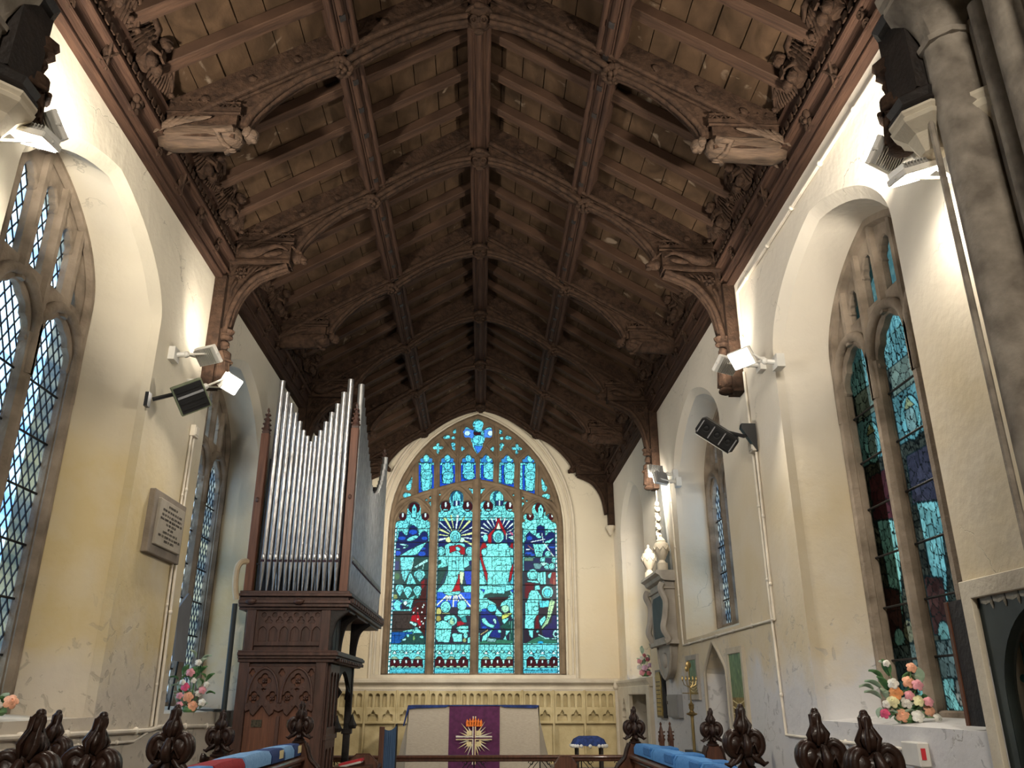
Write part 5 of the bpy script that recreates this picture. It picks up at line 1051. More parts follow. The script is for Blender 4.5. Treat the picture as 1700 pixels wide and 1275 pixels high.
# ---- loudspeakers
def speakerR():
    c = Vector((2.20, 7.30, 3.93)); t = thing('loudspeaker', 'long black loudspeaker tilted on a bracket on the right wall, its driver slots facing down', 'loudspeaker', tuple(c))
    R = lookrot((-.35, -.85, -.42), (.83, 0, -.56)); 
    P = lambda x, y, z: c+R @ Vector((x, y, z))
    # local y runs along the length
    mb = MB(); W_, L_, D_ = .085, .20, .06
    pl = [(-W_+.03, -L_), (W_-.03, -L_), (W_, -L_+.03), (W_, L_-.03), (W_-.03, L_), (-W_+.03, L_), (-W_, L_-.03), (-W_, -L_+.03)]
    mb.prism(pl, lambda a, b, q: P(a, b, q), -D_, D_); mb.prism([(a*.9, b*.95) for a, b in pl], lambda a, b, q: P(a, b, q), D_-.001, D_+.012)
    mb.build('cabinet', 'black', t, smooth=0, bev=.004)
    for k in range(3):
        mb = MB(); y = -.115+.115*k
        mb.box(P(0, y, D_+.013), (.12, .085, .006), R); mb.lathe([(.004, .02), (.035, .012), (.038, .018), (.030, .016)], P(-.01, y, D_), 16, R)
        mb.build('driver', 'blackm', t)
    for k in range(4): mb = MB(); mb.box(P(0, -.172+.115*k, D_+.022), (.13, .010, .012), R); mb.build('grille_bar', 'steel', t, smooth=0)
    mb = MB(); mb.box(P(.095, 0, -.0), (.006, .36, .10), R); mb.build('pale_edge', 'white', t, smooth=0)
    mb = MB(); mb.tube([P(0, -.12, -.05), (2.44, 7.25, 3.90), (2.53, 7.25, 3.93)], .018, 6); mb.prism([(3.75, .0), (4.02, 0), (4.02, .13), (3.98, .14)], lambda z, x, q: (XR-.01-x, 7.25+q, z), -.03, .03); mb.build('bracket', 'black', t, smooth=0)
speakerR()
def speakerL():
    c = Vector((-2.43, 6.4, 3.92)); t = thing('loudspeaker', 'square dark speaker with a greenish rim tilted on the left wall', 'loudspeaker', tuple(c))
    R = lookrot((.45, -.80, -.40), (.62, .5, .60)); P = lambda x, y, z: c+R @ Vector((x, y, z))
    mb = MB(); mb.box(P(0, 0, -.03), (.25, .25, .09), R); mb.build('cabinet', mat('green_grey_rim', (.13, .15, .09), .5), t, smooth=0, bev=.004)
    mb = MB(); mb.box(P(0, 0, .017), (.225, .225, .006), R); mb.build('front', 'black', t, smooth=0)
    for k in range(4): mb = MB(); mb.box(P(-.075+.05*k, 0, .024), (.018, .21, .012), R); mb.build('grille_bar', 'steel' if k == 1 else 'blackm', t, smooth=0)
    mb = MB(); mb.tube([P(-.05, 0, -.06), (-2.70, 6.30, 3.86)], .018, 6); mb.bb(XL, XL+.03, 6.28, 6.34, 3.80, 3.92); mb.build('bracket', 'black', t, smooth=0)
speakerL()
# ---- conduits
def conduit(name, lab, pts, r=.012, m='conduit', clips=True):
    mb = MB(); mb.tube(pts, r, 8); o = mb.build(name, m, loc=tuple(pts[0])); tag(o, lab, 'pipe')
    if clips:
        for a, b in zip(pts, pts[1:]):
            L = (Vector(b)-Vector(a)).length; n = int(L/.62)
            for k in range(1, n+1):
                q = Vector(a).lerp(Vector(b), k/(n+.5)); c = MB(); c.ell(q, (r*1.5, r*1.7, r*1.7), None, 8, 5); c.build('clip', m, o)
    return o
xr = XR-.018; xl = XL+.018
conduit('conduit', 'painted conduit from the middle right floodlights down to the row below the sill', [(xr, 7.36, 4.6), (xr, 7.34, 2.25), (xr, 7.30, 1.31), (xr, 5.22, 1.31)])
conduit('conduit', 'outer painted conduit turning below the second south window', [(xr, 7.26, 3.75), (xr, 7.28, 2.24), (xr, 10.72, 2.22), (xr, 10.85, 4.4)])
conduit('conduit', 'painted conduit running just under the right cornice', [(xr, 3.9, 5.42), (xr, 7.28, 5.44), (xr, 7.32, 4.7)], .016)
conduit('conduit', 'painted conduit falling from the left loudspeaker beside the memorial tablet', [(xl, 7.42, 3.95), (xl, 7.42, 3.1), (xl, 7.50, 1.9), (xl, 7.52, 1.36)], .014)
conduit('conduit', 'second painted conduit close beside the one by the memorial tablet', [(xl, 7.36, 3.95), (xl, 7.35, 3.0), (xl, 7.43, 1.38)], .010)
conduit('conduit', 'fat painted pipe running level along the left wall below the sills', [(xl, 4.2, 1.40), (xl, 7.40, 1.35), (xl, 7.62, 1.37), (xl, 9.2, 1.33)], .018)
conduit('conduit', 'thin painted pipe just below the fat one on the left wall', [(xl, 4.2, 1.33), (xl, 7.1, 1.28), (xl, 7.35, 1.33)], .011)
conduit('conduit', 'thin painted conduit running up the joint of the right-hand pier', [(XR-.012, 3.58, .4), (XR-.012, 3.58, 4.0)], .010)
conduit('downpipe', 'black pipe rising beside the organ against the left wall', [(-2.66, 9.16, 1.0), (-2.68, 9.16, 2.55)], .028, 'pipe_black', False)
conduit('wind_trunk', 'tan ribbed hose curling out of the left side of the organ', [(p.x, p.y, p.z) for p in spline([(-2.60, 9.34, 3.02), (-2.68, 9.24, 3.01), (-2.715, 9.2, 2.93), (-2.715, 9.2, 2.75), (-2.69, 9.22, 2.60)], 6)], .034, 'hose', False)
t = thing('junction_box', 'small grey-white conduit box on the left wall below the left loudspeaker', 'box', (xl+.01, 7.41, 3.93)); mb = MB(); mb.bb(xl-.015, xl+.035, 7.34, 7.46, 3.88, 3.99); mb.build('body', 'conduit', t, smooth=0, bev=.005); mb = MB(); mb.bb(xl+.035, xl+.04, 7.36, 7.44, 3.90, 3.97); mb.build('lid', 'conduit', t, smooth=0)
t = thing('junction_box', 'small cream conduit box on the right wall beside the right loudspeaker', 'box', (xr, 7.3, 3.8)); mb = MB(); mb.bb(xr-.035, xr+.018, 7.24, 7.36, 3.76, 3.86); mb.build('body', 'conduit', t, smooth=0, bev=.005); mb = MB(); mb.bb(xr-.04, xr-.035, 7.26, 7.34, 3.78, 3.84); mb.build('lid', 'conduit', t, smooth=0)
t = thing('switch_box', 'white switch box with a red rocker at the lower right', 'switch', (xr, 5.12, 1.3)); mb = MB(); mb.bb(xr-.05, xr+.018, 5.00, 5.20, 1.23, 1.36); mb.build('body', 'white', t, smooth=0, bev=.006); mb = MB(); mb.bb(xr-.015+.01, xr+.01, 5.205-.004, 5.212, 1.27, 1.33); mb.bb(xr-.035, xr-.01, 5.0-.006, 5.0, 1.27, 1.33); mb.build('rocker', 'red', t, smooth=0); mb = MB(); mb.bb(xr-.025, xr+.01, 5.06, 5.13, .9, 1.235); mb.build('cable_trunk', 'conduit', t, smooth=0)
# ---- memorial tablet on the left wall
t = thing('memorial_tablet', 'square stone memorial tablet with an inscription on the left wall', 'memorial', (XL, 7.05, 2.96))
mb = MB(); mb.bb(XL-.01, XL+.05, 6.68, 7.42, 2.70, 3.22); mb.build('slab', 'tablet', t, smooth=0, bev=.006)
mb = MB(); mb.bb(XL+.04, XL+.075, 6.76, 7.34, 2.775, 3.16); mb.build('raised_panel', 'tabletp', t, smooth=0, bev=.006)
mb = MB(); rr = random.Random(5)
def tabtext(s, z, size):
    vs, fs = text_mesh(s, size, .001); mb.add([(XL+.0765+c, 7.05+a, z+b) for a, b, c in vs], fs)
tabtext('IN MEMORY OF', 3.115, .030); mb.build('heading', 'ink', t, smooth=0); mb = MB()
for z, w in ((3.075, .44), (3.035, .46), (3.00, .50), (2.965, .22), (2.93, .12), (2.895, .32), (2.86, .50), (2.825, .22)):   # worn, unreadable lines
    y = 7.05-w/2
    while y < 7.05+w/2:
        n = rr.randint(2, 6)
        for k in range(n):
            if y > 7.05+w/2: break
            mb.bb(XL+.0755, XL+.0775, y, y+.0035, z-.010, z+.010)
            mb.bb(XL+.0755, XL+.0775, y, y+.010, z+rr.choice((-.010, 0, .008)), z+rr.choice((-.006, .003, .010))); y += .0155
        y += .014
mb.build('inscription', 'ink', t, smooth=0)
# ---- east wall panelling behind the altar
def dado():
    y0 = YE-.03; x0 = XL; x1 = XR; zt = 1.72; zb = 1.17; edges = [-2.78, -2.12, -1.54, -.98, -.41, .16, .74, 1.31, 1.88, 2.46]; holes = []
    for a, b in zip(edges, edges[1:]):
        w = (b-a-.055)/4; 
        for k in range(4): cx = a+.0275+w*(k+.5); holes.append(head(cx, 1.43, 1.63, w-.035, .05, 14))
        w2 = (b-a-.055)/2
        for k in range(2):
            cx = a+.0275+w2*(k+.5); hw = w2/2-.015; L = []
            holes.append([(cx-hw+.02, 1.20), (cx+hw-.02, 1.20), (cx+hw-.01, 1.25)]+star((cx, 1.26), [(cx-hw*.52, 1.285, .042), (cx+hw*.52, 1.285, .042), (cx, 1.33, .045), (cx, 1.375, .022), (cx-hw*.9, cx+hw*.9, 1.21, 1.255)], 24, .15, PI-.15)+[(cx-hw+.01, 1.25)])
    vs, fs = fill2d([(x0, zb), (x1, zb), (x1, zt), (x0, zt)], holes, .03, .010); mb = MB(); mb.add([(a, y0-.03+t, b) for a, b, t in vs], fs); struct(mb.build('trim_6', 'dado', smooth=20))
    mb = MB(); mb.bb(x0, x1, YE-.03, YE+.0, .45, 1.75); mb.bb(x0, x1, y0-.05, y0, .45, .62)
    struct(mb.build('wall_dado', 'dado', smooth=0))
    mb = MB()
    mb.prism([(0, 1.715), (.09, 1.715), (.10, 1.75), (.06, 1.78), (.07, 1.81), (.15, 1.86), (.16, 1.90), (.10, 1.925), (0, 1.935)], lambda d, z, t: (t, YE-d, z), x0, x1)
    struct(mb.build('trim_7', 'cream_stone', smooth=25))
    for k, a in enumerate(edges[1:]):
        mb = MB(); mb.tube([(a, y0-.055, .45), (a, y0-.055, 1.73)], .022, 8); struct(mb.build('trim_%d' % (10+k), 'dado', smooth=50))
    mb = MB(); mb.tube([(XR-.07, YE-.10, .45), (XR-.07, YE-.10, 1.74)], .05, 12); mb.lathe([(.05, 0), (.075, .03), (.085, .06), (.07, .09), (.085, .14), (.09, .17), (.06, .2)], (XR-.07, YE-.10, 1.73), 10); struct(mb.build('trim_8', 'cream_stone', smooth=50))
    # south return: string course and the square-headed seat recess
    mb = MB(); mb.prism([(0, 1.76), (.05, 1.76), (.06, 1.80), (.10, 1.85), (.105, 1.885), (0, 1.90)], lambda d, z, t: (XR-d, t, z), 12.9, 16); struct(mb.build('trim_9', 'cream_stone', smooth=25))
    mb = MB()
    vs, fs = fill2d(rect(12.95, 15.9, .45, 1.77), [rect(13.15, 14.75, .5, 1.66), head(15.25, .6, 1.3, .42, .3)], .04, .012); mb.add([(XR-.03+t, a, b) for a, b, t in vs], fs); struct(mb.build('trim_20', 'cream_stone', smooth=0))
dado()
# ---- altar
YA = 14.3
t = thing('altar', 'altar dressed in beige linen with a purple centre panel and embroidered cross', 'altar', (-.13, 14.7, .505))
def EA(x, y): p = ony(600+x/3.778, 1130+y/3.778, YA); return p[0], p[2]
x0, x1, zt = -1.18, .92, 1.475
mb = MB(); mb.bb(x0+.02, x1-.02, YA+.01, YA+.75, .505, zt-.02); mb.build('table', 'stall', t, smooth=0)
mb = MB()                                          # linen falls with soft folds
def clothy(mb, xa, xb, ya, yb, z0, z1, amp, n=40, flare=0):
    vs = []; m_ = 10
    for j in range(m_+1):
        q = j/m_
        for i in range(n+1):
            p = i/n; o = amp*q*(math.sin(p*23)+.6*math.sin(p*41+1)); vs.append((lerp(xa, xb, p)+flare*q*(2*p-1), lerp(ya, yb, p)-o-.03*q, lerp(z1, z0, q)))
    mb.add(vs, [(j*(n+1)+i, j*(n+1)+i+1, (j+1)*(n+1)+i+1, (j+1)*(n+1)+i) for j in range(m_) for i in range(n)])
clothy(mb, x0, x1, YA, YA, .51, zt, .006, 60, .03); mb.build('linen_frontal', 'linen', t, smooth=80)
mb = MB(); 
for s in (-1, 1):
    X = x0 if s < 0 else x1; vs = []
    for j in range(9):
        q = j/8
        for i in range(13):
            p = i/12; vs.append((X+s*(.02+.22*q*p+.03*q*math.sin(p*9)), YA+.75*p, lerp(zt, .51, q)))
    mb.add(vs, [(j*13+i, j*13+i+1, (j+1)*13+i+1, (j+1)*13+i) for j in range(8) for i in range(12)])
mb.bb(x0, x1, YA, YA+.76, zt-.01, zt); mb.build('linen_cover', 'linen', t, smooth=80)
mb = MB(); mb.bb(x0-.015, x1+.015, YA-.02, YA+.77, zt, zt+.012)
mb.prism([(x0-.02, zt+.01), (x0+.66, zt+.01), (x0+.60, zt-.02), (x0+.1, zt-.035), (x0-.01, zt-.05)], XZ(YA-.022), 0, .006); mb.prism([(x1+.02, zt+.01), (x1-.64, zt+.01), (x1-.55, zt-.02), (x1-.02, zt-.035)], XZ(YA-.022), 0, .006)
mb.prism([(x0-.02, zt+.01), (x0+.01, zt-.0), (x0-.07, zt-.30), (x0-.09, zt-.30)], XZ(YA-.02), 0, .05); mb.build('blue_top_cloth', 'blue_cloth', t, smooth=0)
mb = MB(); clothy(mb, -.525, .295, YA-.012, YA-.012, .51, zt+.004, .002, 30); fr = mb.build('purple_panel', 'purple', t, smooth=80)
yy = YA-.055; cx_, cz_ = EA(706, 362)
def spike(a, r0, r1, w, m_, nm, d=0):
    p = [(r0, -w), (r1, 0), (r0, w)]; ca, sa = math.cos(a), math.sin(a); mb = MB(); mb.prism([(cx_+x*ca-y*sa, cz_+x*sa+y*ca) for x, y in p], XZ(yy-d), 0, .006); mb.build(nm, m_, fr, smooth=0)
for k in range(28):
    a = 2*PI*k/28+.07; c, s_ = abs(math.cos(a)), abs(math.sin(a))
    if math.sin(a) > .9: continue
    r1 = (.26, .31, .22)[k % 3]; spike(a, .09, r1, .013, 'cream_cloth' if k % 2 else 'gold', 'ray')
for z_, nm in ((.017, 'cream_cloth'), (-.022, 'gold')):
    mb = MB(); mb.bb(cx_-.29, cx_+.29, yy-.008, yy-.002, cz_+z_, cz_+z_+.022); mb.build('cross_arm', nm, fr, smooth=0)
for x_, nm in ((-.026, 'cream_cloth'), (.012, 'gold')):
    mb = MB(); mb.bb(cx_+x_, cx_+x_+.018, yy-.010, yy-.004, cz_-.38, cz_+.33); mb.build('cross_upright', nm, fr, smooth=0)
mb = MB(); mb.bb(cx_-.008, cx_+.012, yy-.012, yy-.009, cz_-.36, cz_+.20); mb.bb(cx_-.29, cx_+.29, yy-.012, yy-.009, cz_-.004, cz_+.012); mb.build('cross_outline', 'purple', fr, smooth=0)
for s in (-1, 1):
    for u in (-1, 1): mb = MB(); mb.bb(cx_+s*.075-.04, cx_+s*.075+.04, yy-.006, yy, cz_+u*.08-.035, cz_+u*.08+.035); mb.build('gold_square', 'gold', fr, smooth=0)
for k in range(6):
    x = cx_-.105+.042*k; h_ = .13-.012*abs(k-2.5); mb = MB(); mb.prism([(x-.024, cz_+.19), (x+.024, cz_+.19), (x+.028, cz_+.24), (x+.004*(k-2.5), cz_+.19+h_), (x-.028, cz_+.24)], XZ(yy-.013), 0, .006); mb.build('flame', 'orange', fr, smooth=0)
mb = MB(); mb.bb(cx_-.125, cx_+.125, yy-.012, yy-.004, cz_+.178, cz_+.20); mb.build('flame_base', 'orange', fr, smooth=0)
mb = MB(); mb.bb(-1.6, 1.4, 13.6, 15.9, .45, .50); tag(mb.build('altar_step', 'floor', smooth=0), 'low step under the altar', 'step')
# ---- altar rail
t = thing('altar_rail', 'dark oak altar rail on scrolled iron standards across the sanctuary', 'railing', (.1, 12.9, .45))
mb = MB(); mb.tube([(-2.6, 12.9, .80), (2.45, 12.9, .80)], .042, 10, flat=.7); mb.tube([(-2.6, 12.9, .765), (2.45, 12.9, .765)], .025, 8); mb.build('handrail', 'stall', t)
for x in (-2.1, -1.55, .85, 1.45, 2.1, -.1):
    mb = MB(); mb.tube([(x, 12.9, .45), (x, 12.9, .77)], .010, 6); mb.ell((x, 12.9, .62), (.022, .022, .04), None, 8, 6)
    for s in (-1, 1):
        mb.tube([(x+s*(.02+.10*math.sin(u*.5)), 12.9, .75-.05*u) for u in np.linspace(0, 5, 14)], .006, 5)
        mb.tube([(x+s*(.13+.04*math.cos(u)*(1-u/9)), 12.9, .72+.04*math.sin(u)*(1-u/9)) for u in np.linspace(0, 7, 18)], .006, 5)
        mb.tube([(x+s*.20*q, 12.9, .77-.16*q*q) for q in np.linspace(0, 1, 8)], .006, 5)
    mb.build('iron_standard', 'blackm', t)
# ---- small table with blue cloth
t = thing('small_table', 'small table under a blue cloth with a white lace edge, right of the altar', 'table', (1.77, 14.6, .45))
mb = MB(); n = 24
ring = lambda hw, hd, z: [(1.77+hw*math.copysign(abs(math.cos(2*PI*k/n))**.5, math.cos(2*PI*k/n)), 14.6+hd*math.copysign(abs(math.sin(2*PI*k/n))**.5, math.sin(2*PI*k/n)), z) for k in range(n)]
vs = ring(.16, .12, 1.01)+ring(.25, .18, .965)+ring(.30, .22, .87); mb.add(vs, [(i*n+k, i*n+(k+1) % n, (i+1)*n+(k+1) % n, (i+1)*n+k) for i in range(2) for k in range(n)]+[tuple(range(n))]); mb.build('blue_cloth', 'blue_cloth', t, smooth=60)
mb = MB()
for k in range(24):
    a = 2*PI*k/24; mb.ell((1.77+.285*math.copysign(abs(math.cos(a))**.5, math.cos(a)), 14.6+.215*math.copysign(abs(math.sin(a))**.5, math.sin(a)), .865), (.03, .03, .03), None, 8, 6)
mb.build('lace_edge', 'white_lace', t)
for sx in (-1, 1):
    for sy in (-1, 1): mb = MB(); mb.bb(1.77+sx*.2-.018, 1.77+sx*.2+.018, 14.6+sy*.14-.018, 14.6+sy*.14+.018, .45, .90); mb.build('leg', 'dark_oak', t, smooth=0)
mb = MB(); mb.bb(1.53, 2.01, 14.43, 14.77, .87, .90); mb.build('top', 'dark_oak', t, smooth=0)
# ================================================= ORGAN
og = thing('pipe_organ', 'tall organ case with silver pipes on the left side of the chancel', 'organ', (-2.1, 9.9, 0))
yf = 9.30; xa, xb = -2.63, -1.66
def part(mb, nm, m_='case', p=None, bev=.004, sm=0): return mb.build(nm, m_, p or og, smooth=sm, bev=bev)
# lower case
mb = MB(); mb.bb(xa+.05, xb, yf, yf+.62, 0, 1.95); body = part(mb, 'lower_case')
for x in (xa+.09, xb-.065): mb = MB(); mb.bb(x-.055, x+.055, yf-.035, yf+.08, 0, 1.97); part(mb, 'corner_post')
mb = MB(); mb.bb(xa+.15, xb-.12, yf-.012, yf+.01, .3, 1.90); pn = part(mb, 'front_panel', 'case_red', body)
xm = (xa+.15+xb-.12)/2
mb = MB(); mb.bb(xm-.018, xm+.018, yf-.04, yf, .3, 1.42); part(mb, 'muntin', 'case', body)
# the carved arched heads: plate pierced with foils over the panel
bx0, bx1 = xa+.15, xb-.12; bw = (bx1-bx0)/2; holes = []
for i in range(2):
    c = bx0+bw*(i+.5)
    for (dx, z, r) in ((0, 1.77, .062), (-.095, 1.60, .055), (.095, 1.60, .055)):
        holes.append(star((c+dx, z), [(c+dx, z+r*.62, r*.62), (c+dx, z-r*.55, r*.55), (c+dx-r*.65, z, r*.58), (c+dx+r*.65, z, r*.58)], 40))
    holes.append([(c-.035, 1.685), (c, 1.655), (c+.035, 1.685), (c, 1.70)])
for k in range(3):
    c = bx0+bw*k; c = max(bx0+.04, min(bx1-.04, c)); holes.append(star((c, 1.85), [(c, 1.87, .025), (c-.02, 1.845, .02), (c+.02, 1.845, .02), (c, 1.82, .016)], 20))
low = [(bx0, 1.905), (bx0, 1.50)]
for i in range(2):
    c = bx0+bw*(i+.5)
    for a_, z_ in ((-.20, 1.47), (-.15, 1.49), (-.14, 1.455), (-.10, 1.43), (-.06, 1.47), (-.02, 1.515), (0, 1.53), (.02, 1.515), (.06, 1.47), (.10, 1.43), (.14, 1.455), (.15, 1.49), (.20, 1.47)): low.append((c+a_*bw/.42, z_))
low += [(bx1, 1.50), (bx1, 1.905)]
vs, fs = fill2d(low[::-1], holes, .018, .006); mb = MB(); mb.add([(a, yf-.03+t_, b) for a, b, t_ in vs], fs); part(mb, 'carved_tracery', 'case', body, 0, 20)
for i in range(2):
    c = bx0+bw*(i+.5); mb = MB(); mb.tube([(p.x, yf-.05, p.z) for p in spline([(c-bw/2+.01, 0, 1.55), (c-bw/2+.03, 0, 1.72), (c-.09, 0, 1.84), (c, 0, 1.895), (c+.09, 0, 1.84), (c+bw/2-.03, 0, 1.72), (c+bw/2-.01, 0, 1.55)], 5)], .014, 8); part(mb, 'arch_rib', 'case', body, 0, 60)
    for dx, z in ((0, 1.77), (-.095, 1.60), (.095, 1.60)):
        mb = MB()
        for k in range(4): a = PI/4+k*PI/2; mb.ell((c+dx+.018*math.cos(a), yf-.03, z+.018*math.sin(a)), (.015, .014, .015), None, 7, 5)
        mb.ell((c+dx, yf-.04, z), (.009, .009, .009), None, 6, 5); part(mb, 'carved_rose', 'case', body, 0, 60)
        for s in (-1, 1):
            mb = MB(); mb.tube([(c+dx+s*(.062+.012*math.cos(u)), yf-.045, z-.075+.012*math.sin(u)) for u in np.linspace(0, 5, 8)], .006, 5); part(mb, 'crocket', 'case', body, 0, 60)
for x, w in ((bx0+.13, .055), (bx0+bw+.17, .075)): mb = MB(); mb.bb(x-w, x+w, yf-.022, yf-.01, 1.315, 1.385); part(mb, 'name_plate', mat('dull_plate', (.07, .06, .04), .4, .5, .3, 60), body, 0)
# middle cornice with its return down the side
def case_cornice(z, x1_, y1_, prof, nm):
    mb = MB()
    for (d0, za_, d1, zb_) in prof: mb.bb(xa+.02, x1_+d0, yf-d0, y1_, za_, zb_)
    return part(mb, nm)
cc = case_cornice(2.0, xb+.02, 11.3, [(.05, 1.955, 0, 1.99), (.075, 1.99, 0, 2.02), (.10, 2.02, 0, 2.055), (.08, 2.055, 0, 2.075)], 'middle_cornice')
for k in range(14): mb = MB(); mb.bb(xb+.08, xb+.12, yf+.05+.14*k, yf+.11+.14*k, 1.965, 2.0); part(mb, 'dentil', 'case', cc)
# frieze with blind tracery
mb = MB(); mb.bb(xa+.08, xb-.02, yf+.06, yf+.60, 2.07, 2.56); fz = part(mb, 'frieze_box')
holes = []; n_ = 6; w_ = (xb-xa-.27)/n_
for k in range(n_):
    c = xa+.17+w_*(k+.5); holes.append(head(c, 2.17, 2.27, w_-.022, .06, 14)); 
    if k < n_-1: holes.append(star((c+w_/2, 2.39), [(c+w_/2, 2.415, .022), (c+w_/2-.022, 2.38, .02), (c+w_/2+.022, 2.38, .02)], 20))
    holes.append(star((c, 2.45), [(c, 2.45, .028)], 14))
vs, fs = fill2d(rect(xa+.15, xb-.10, 2.13, 2.50), holes, .012, .004); mb = MB(); mb.add([(a, yf+.045+t_, b) for a, b, t_ in vs], fs); part(mb, 'frieze_tracery', 'case', fz, 0, 20)
mb = MB(); mb.bb(xa+.15, xb-.10, yf+.05, yf+.07, 2.13, 2.5); part(mb, 'frieze_ground', 'case', fz)
for x in (xa+.10, xb-.06): mb = MB(); mb.bb(x-.05, x+.05, yf+.0, yf+.1, 2.07, 2.56); part(mb, 'frieze_post', 'case', fz)
# upper cornice carrying the pipes
XS = -1.47
mb = MB()
for d, za_, zb_ in ((-.04, 2.50, 2.53), (0, 2.53, 2.565), (.02, 2.565, 2.60), (-.01, 2.60, 2.64), (.03, 2.64, 2.67), (.0, 2.67, 2.70)): mb.bb(xa-.04, XS+d, yf-.05-d, 12.35+d, za_, zb_)
uc = part(mb, 'upper_cornice')
for k in range(17): mb = MB(); mb.bb(XS, XS+.045, yf+.0+.18*k, yf+.07+.18*k, 2.575, 2.625); part(mb, 'carved_block', 'case', uc)
for x in (xa+.10, xa+.62): mb = MB(); mb.ell((x, yf-.08, 2.585), (.06, .025, .03), None, 10, 6, nz=.5, ns=14); part(mb, 'carved_block', 'case', uc, 0, 60)
# side: panelled return, arched brackets, open post
mb = MB(); mb.bb(xb-.06, xb, yf+.05, yf+.62, 0, 1.95)
sd = part(mb, 'side_panel', 'case')
holes = [head(yf+.19+.2*k, 1.30, 1.80, .15, .07, 12) for k in range(3)]
vs, fs = fill2d(rect(yf+.07, yf+.66, 1.22, 1.94), holes, .012, .004); mb = MB(); mb.add([(xb+.012+t_, a, b) for a, b, t_ in vs], fs); part(mb, 'side_tracery', 'case', sd, 0, 20)
holes = [head(yf+.19+.2*k, .75, 1.05, .13, .05, 12) for k in range(3)]
vs, fs = fill2d(rect(yf+.07, yf+.66, .65, 1.18), holes, .012, .004); mb = MB(); mb.add([(xb+.012+t_, a, b) for a, b, t_ in vs], fs); part(mb, 'side_tracery', 'case', sd, 0, 20)
mb = MB(); mb.bb(xb-.01, xb+.03, yf+.05, yf+.68, 1.18, 1.23); part(mb, 'side_rail', 'case', sd)
for y_ in (yf+.68, 11.15):
    mb = MB(); mb.bb(xb-.07, xb+.01, y_-.04, y_+.04, 0, 1.96); mb.bb(xb-.09, xb+.03, y_-.06, y_+.06, 1.18, 1.24); mb.lathe([(.05, 0), (.065, .04), (.03, .1), (.005, .18)], (xb+.03, y_-.0, 1.24), 6); part(mb, 'side_post', 'dark_oak')
# arch of the opening
ol = [(p.x, p.y) for p in spline([(yf+.74, 1.3, 0), (yf+.74, 1.60, 0), (yf+.90, 1.80, 0), (yf+1.22, 1.90, 0), (yf+1.55, 1.80, 0), (11.09, 1.60, 0), (11.09, 1.3, 0)], 6)]
mb = MB(); mb.prism([(yf+.70, 1.3)]+ol+[(11.12, 1.3), (11.12, 1.96), (yf+.70, 1.96)], lambda a, b, t_: (xb-.03+t_, a, b), -.025, .025); part(mb, 'arched_spandrel', 'dark_oak', None, 0)
for q in (-1, 1): mb = MB(); mb.tube([(xb-.03, yf+1.22+q*.40, 1.74), (xb-.0, yf+1.22+q*.30, 1.66), (xb-.03, yf+1.22+q*.34, 1.58)], [.01, .03, .012], 6); part(mb, 'cusp', 'dark_oak', None, 0, 60)
for y_ in (yf+.03, yf+.68, 11.15):                 # brackets reaching out under the overhang
    pe = [(p.x, p.y) for p in spline([(xb, 2.08, 0), (xb+.015, 2.25, 0), (xb+.06, 2.40, 0), (xb+.18, 2.50, 0)], 5)]
    mb = MB(); mb.prism(pe+[(xb-.04, 2.50), (xb-.04, 2.08)], XZ(y_), -.025, .025); mb.tube([(a, y_, b) for a, b in pe], .022, 8); part(mb, 'bracket', 'dark_oak', None, 0, 40)
for y_, y2 in ((11.2, 12.3),):
    pe = [(p.y, p.x) for p in spline([(1.95, 11.19, 0), (2.15, 11.22, 0), (2.35, 11.45, 0), (2.50, 12.0, 0)], 6)]
    mb = MB(); mb.prism([(a, b) for b, a in [(q[0], q[1]) for q in [(b2, a2) for a2, b2 in [(p_[0], p_[1]) for p_ in pe]]]]+[(11.12, 2.50), (11.12, 1.95)], lambda a, b, t_: (xb-.03+t_, a, b), -.03, .03); part(mb, 'long_bracket', 'dark_oak', None, 0)
for k in range(3):
    y_ = yf+.30+.2*k; mb = MB(); mb.bb(xb-.03, xb-.0, y_-.085, y_+.085, 2.08, 2.5); part(mb, 'side_frieze_panel', 'dark_oak')
# pipe case: corner posts with finials, dark back, far panel
def finial_post(x, y, z1, red=True):
    mb = MB(); mb.bb(x-.045, x+.045, y-.045, y+.045, 2.70, z1); o = part(mb, 'pipe_post', 'case_red' if red else 'case')
    mb = MB(); mb.lathe([(.05, 0), (.06, .02), (.045, .05), (.035, .12), (.022, .20), (.008, .27), (.022, .29), (.004, .33)], (x, y, z1), 4, a0=PI/4)
    for k in range(4):
        for j in range(4): a = PI/4+j*PI/2; r = .05-.009*k; mb.ell((x+r*math.cos(a), y+r*math.sin(a), z1+.06+.06*k), (.018, .018, .014), None, 6, 5)
    part(mb, 'finial', 'case', o, 0, 50)
    mb = MB(); mb.ell((x, y-.05, lerp(2.7, z1, .56)), (.022, .012, .03), None, 8, 6); part(mb, 'carved_stud', 'case', o, 0, 60)
finial_post(-2.60, yf+.02, 4.52); finial_post(-1.55, yf+.02, 4.60); finial_post(-1.56, 12.25, 4.9, False)
mb = MB(); mb.bb(-2.60, -1.60, yf+.30, yf+.34, 2.70, 4.30); part(mb, 'dark_back', 'dark_oak')
mb = MB(); mb.bb(-1.75, -1.72, yf+.3, 12.2, 2.70, 4.1); part(mb, 'dark_back', 'dark_oak')
mb = MB(); mb.bb(-2.6, -1.56, 12.2, 12.25, 2.70, 4.6); part(mb, 'end_panel', 'dark_oak')
mb = MB(); mb.bb(-2.56, -1.60, yf+.085, yf+.10, 3.00, 3.02); part(mb, 'pipe_rack', 'dark_oak')
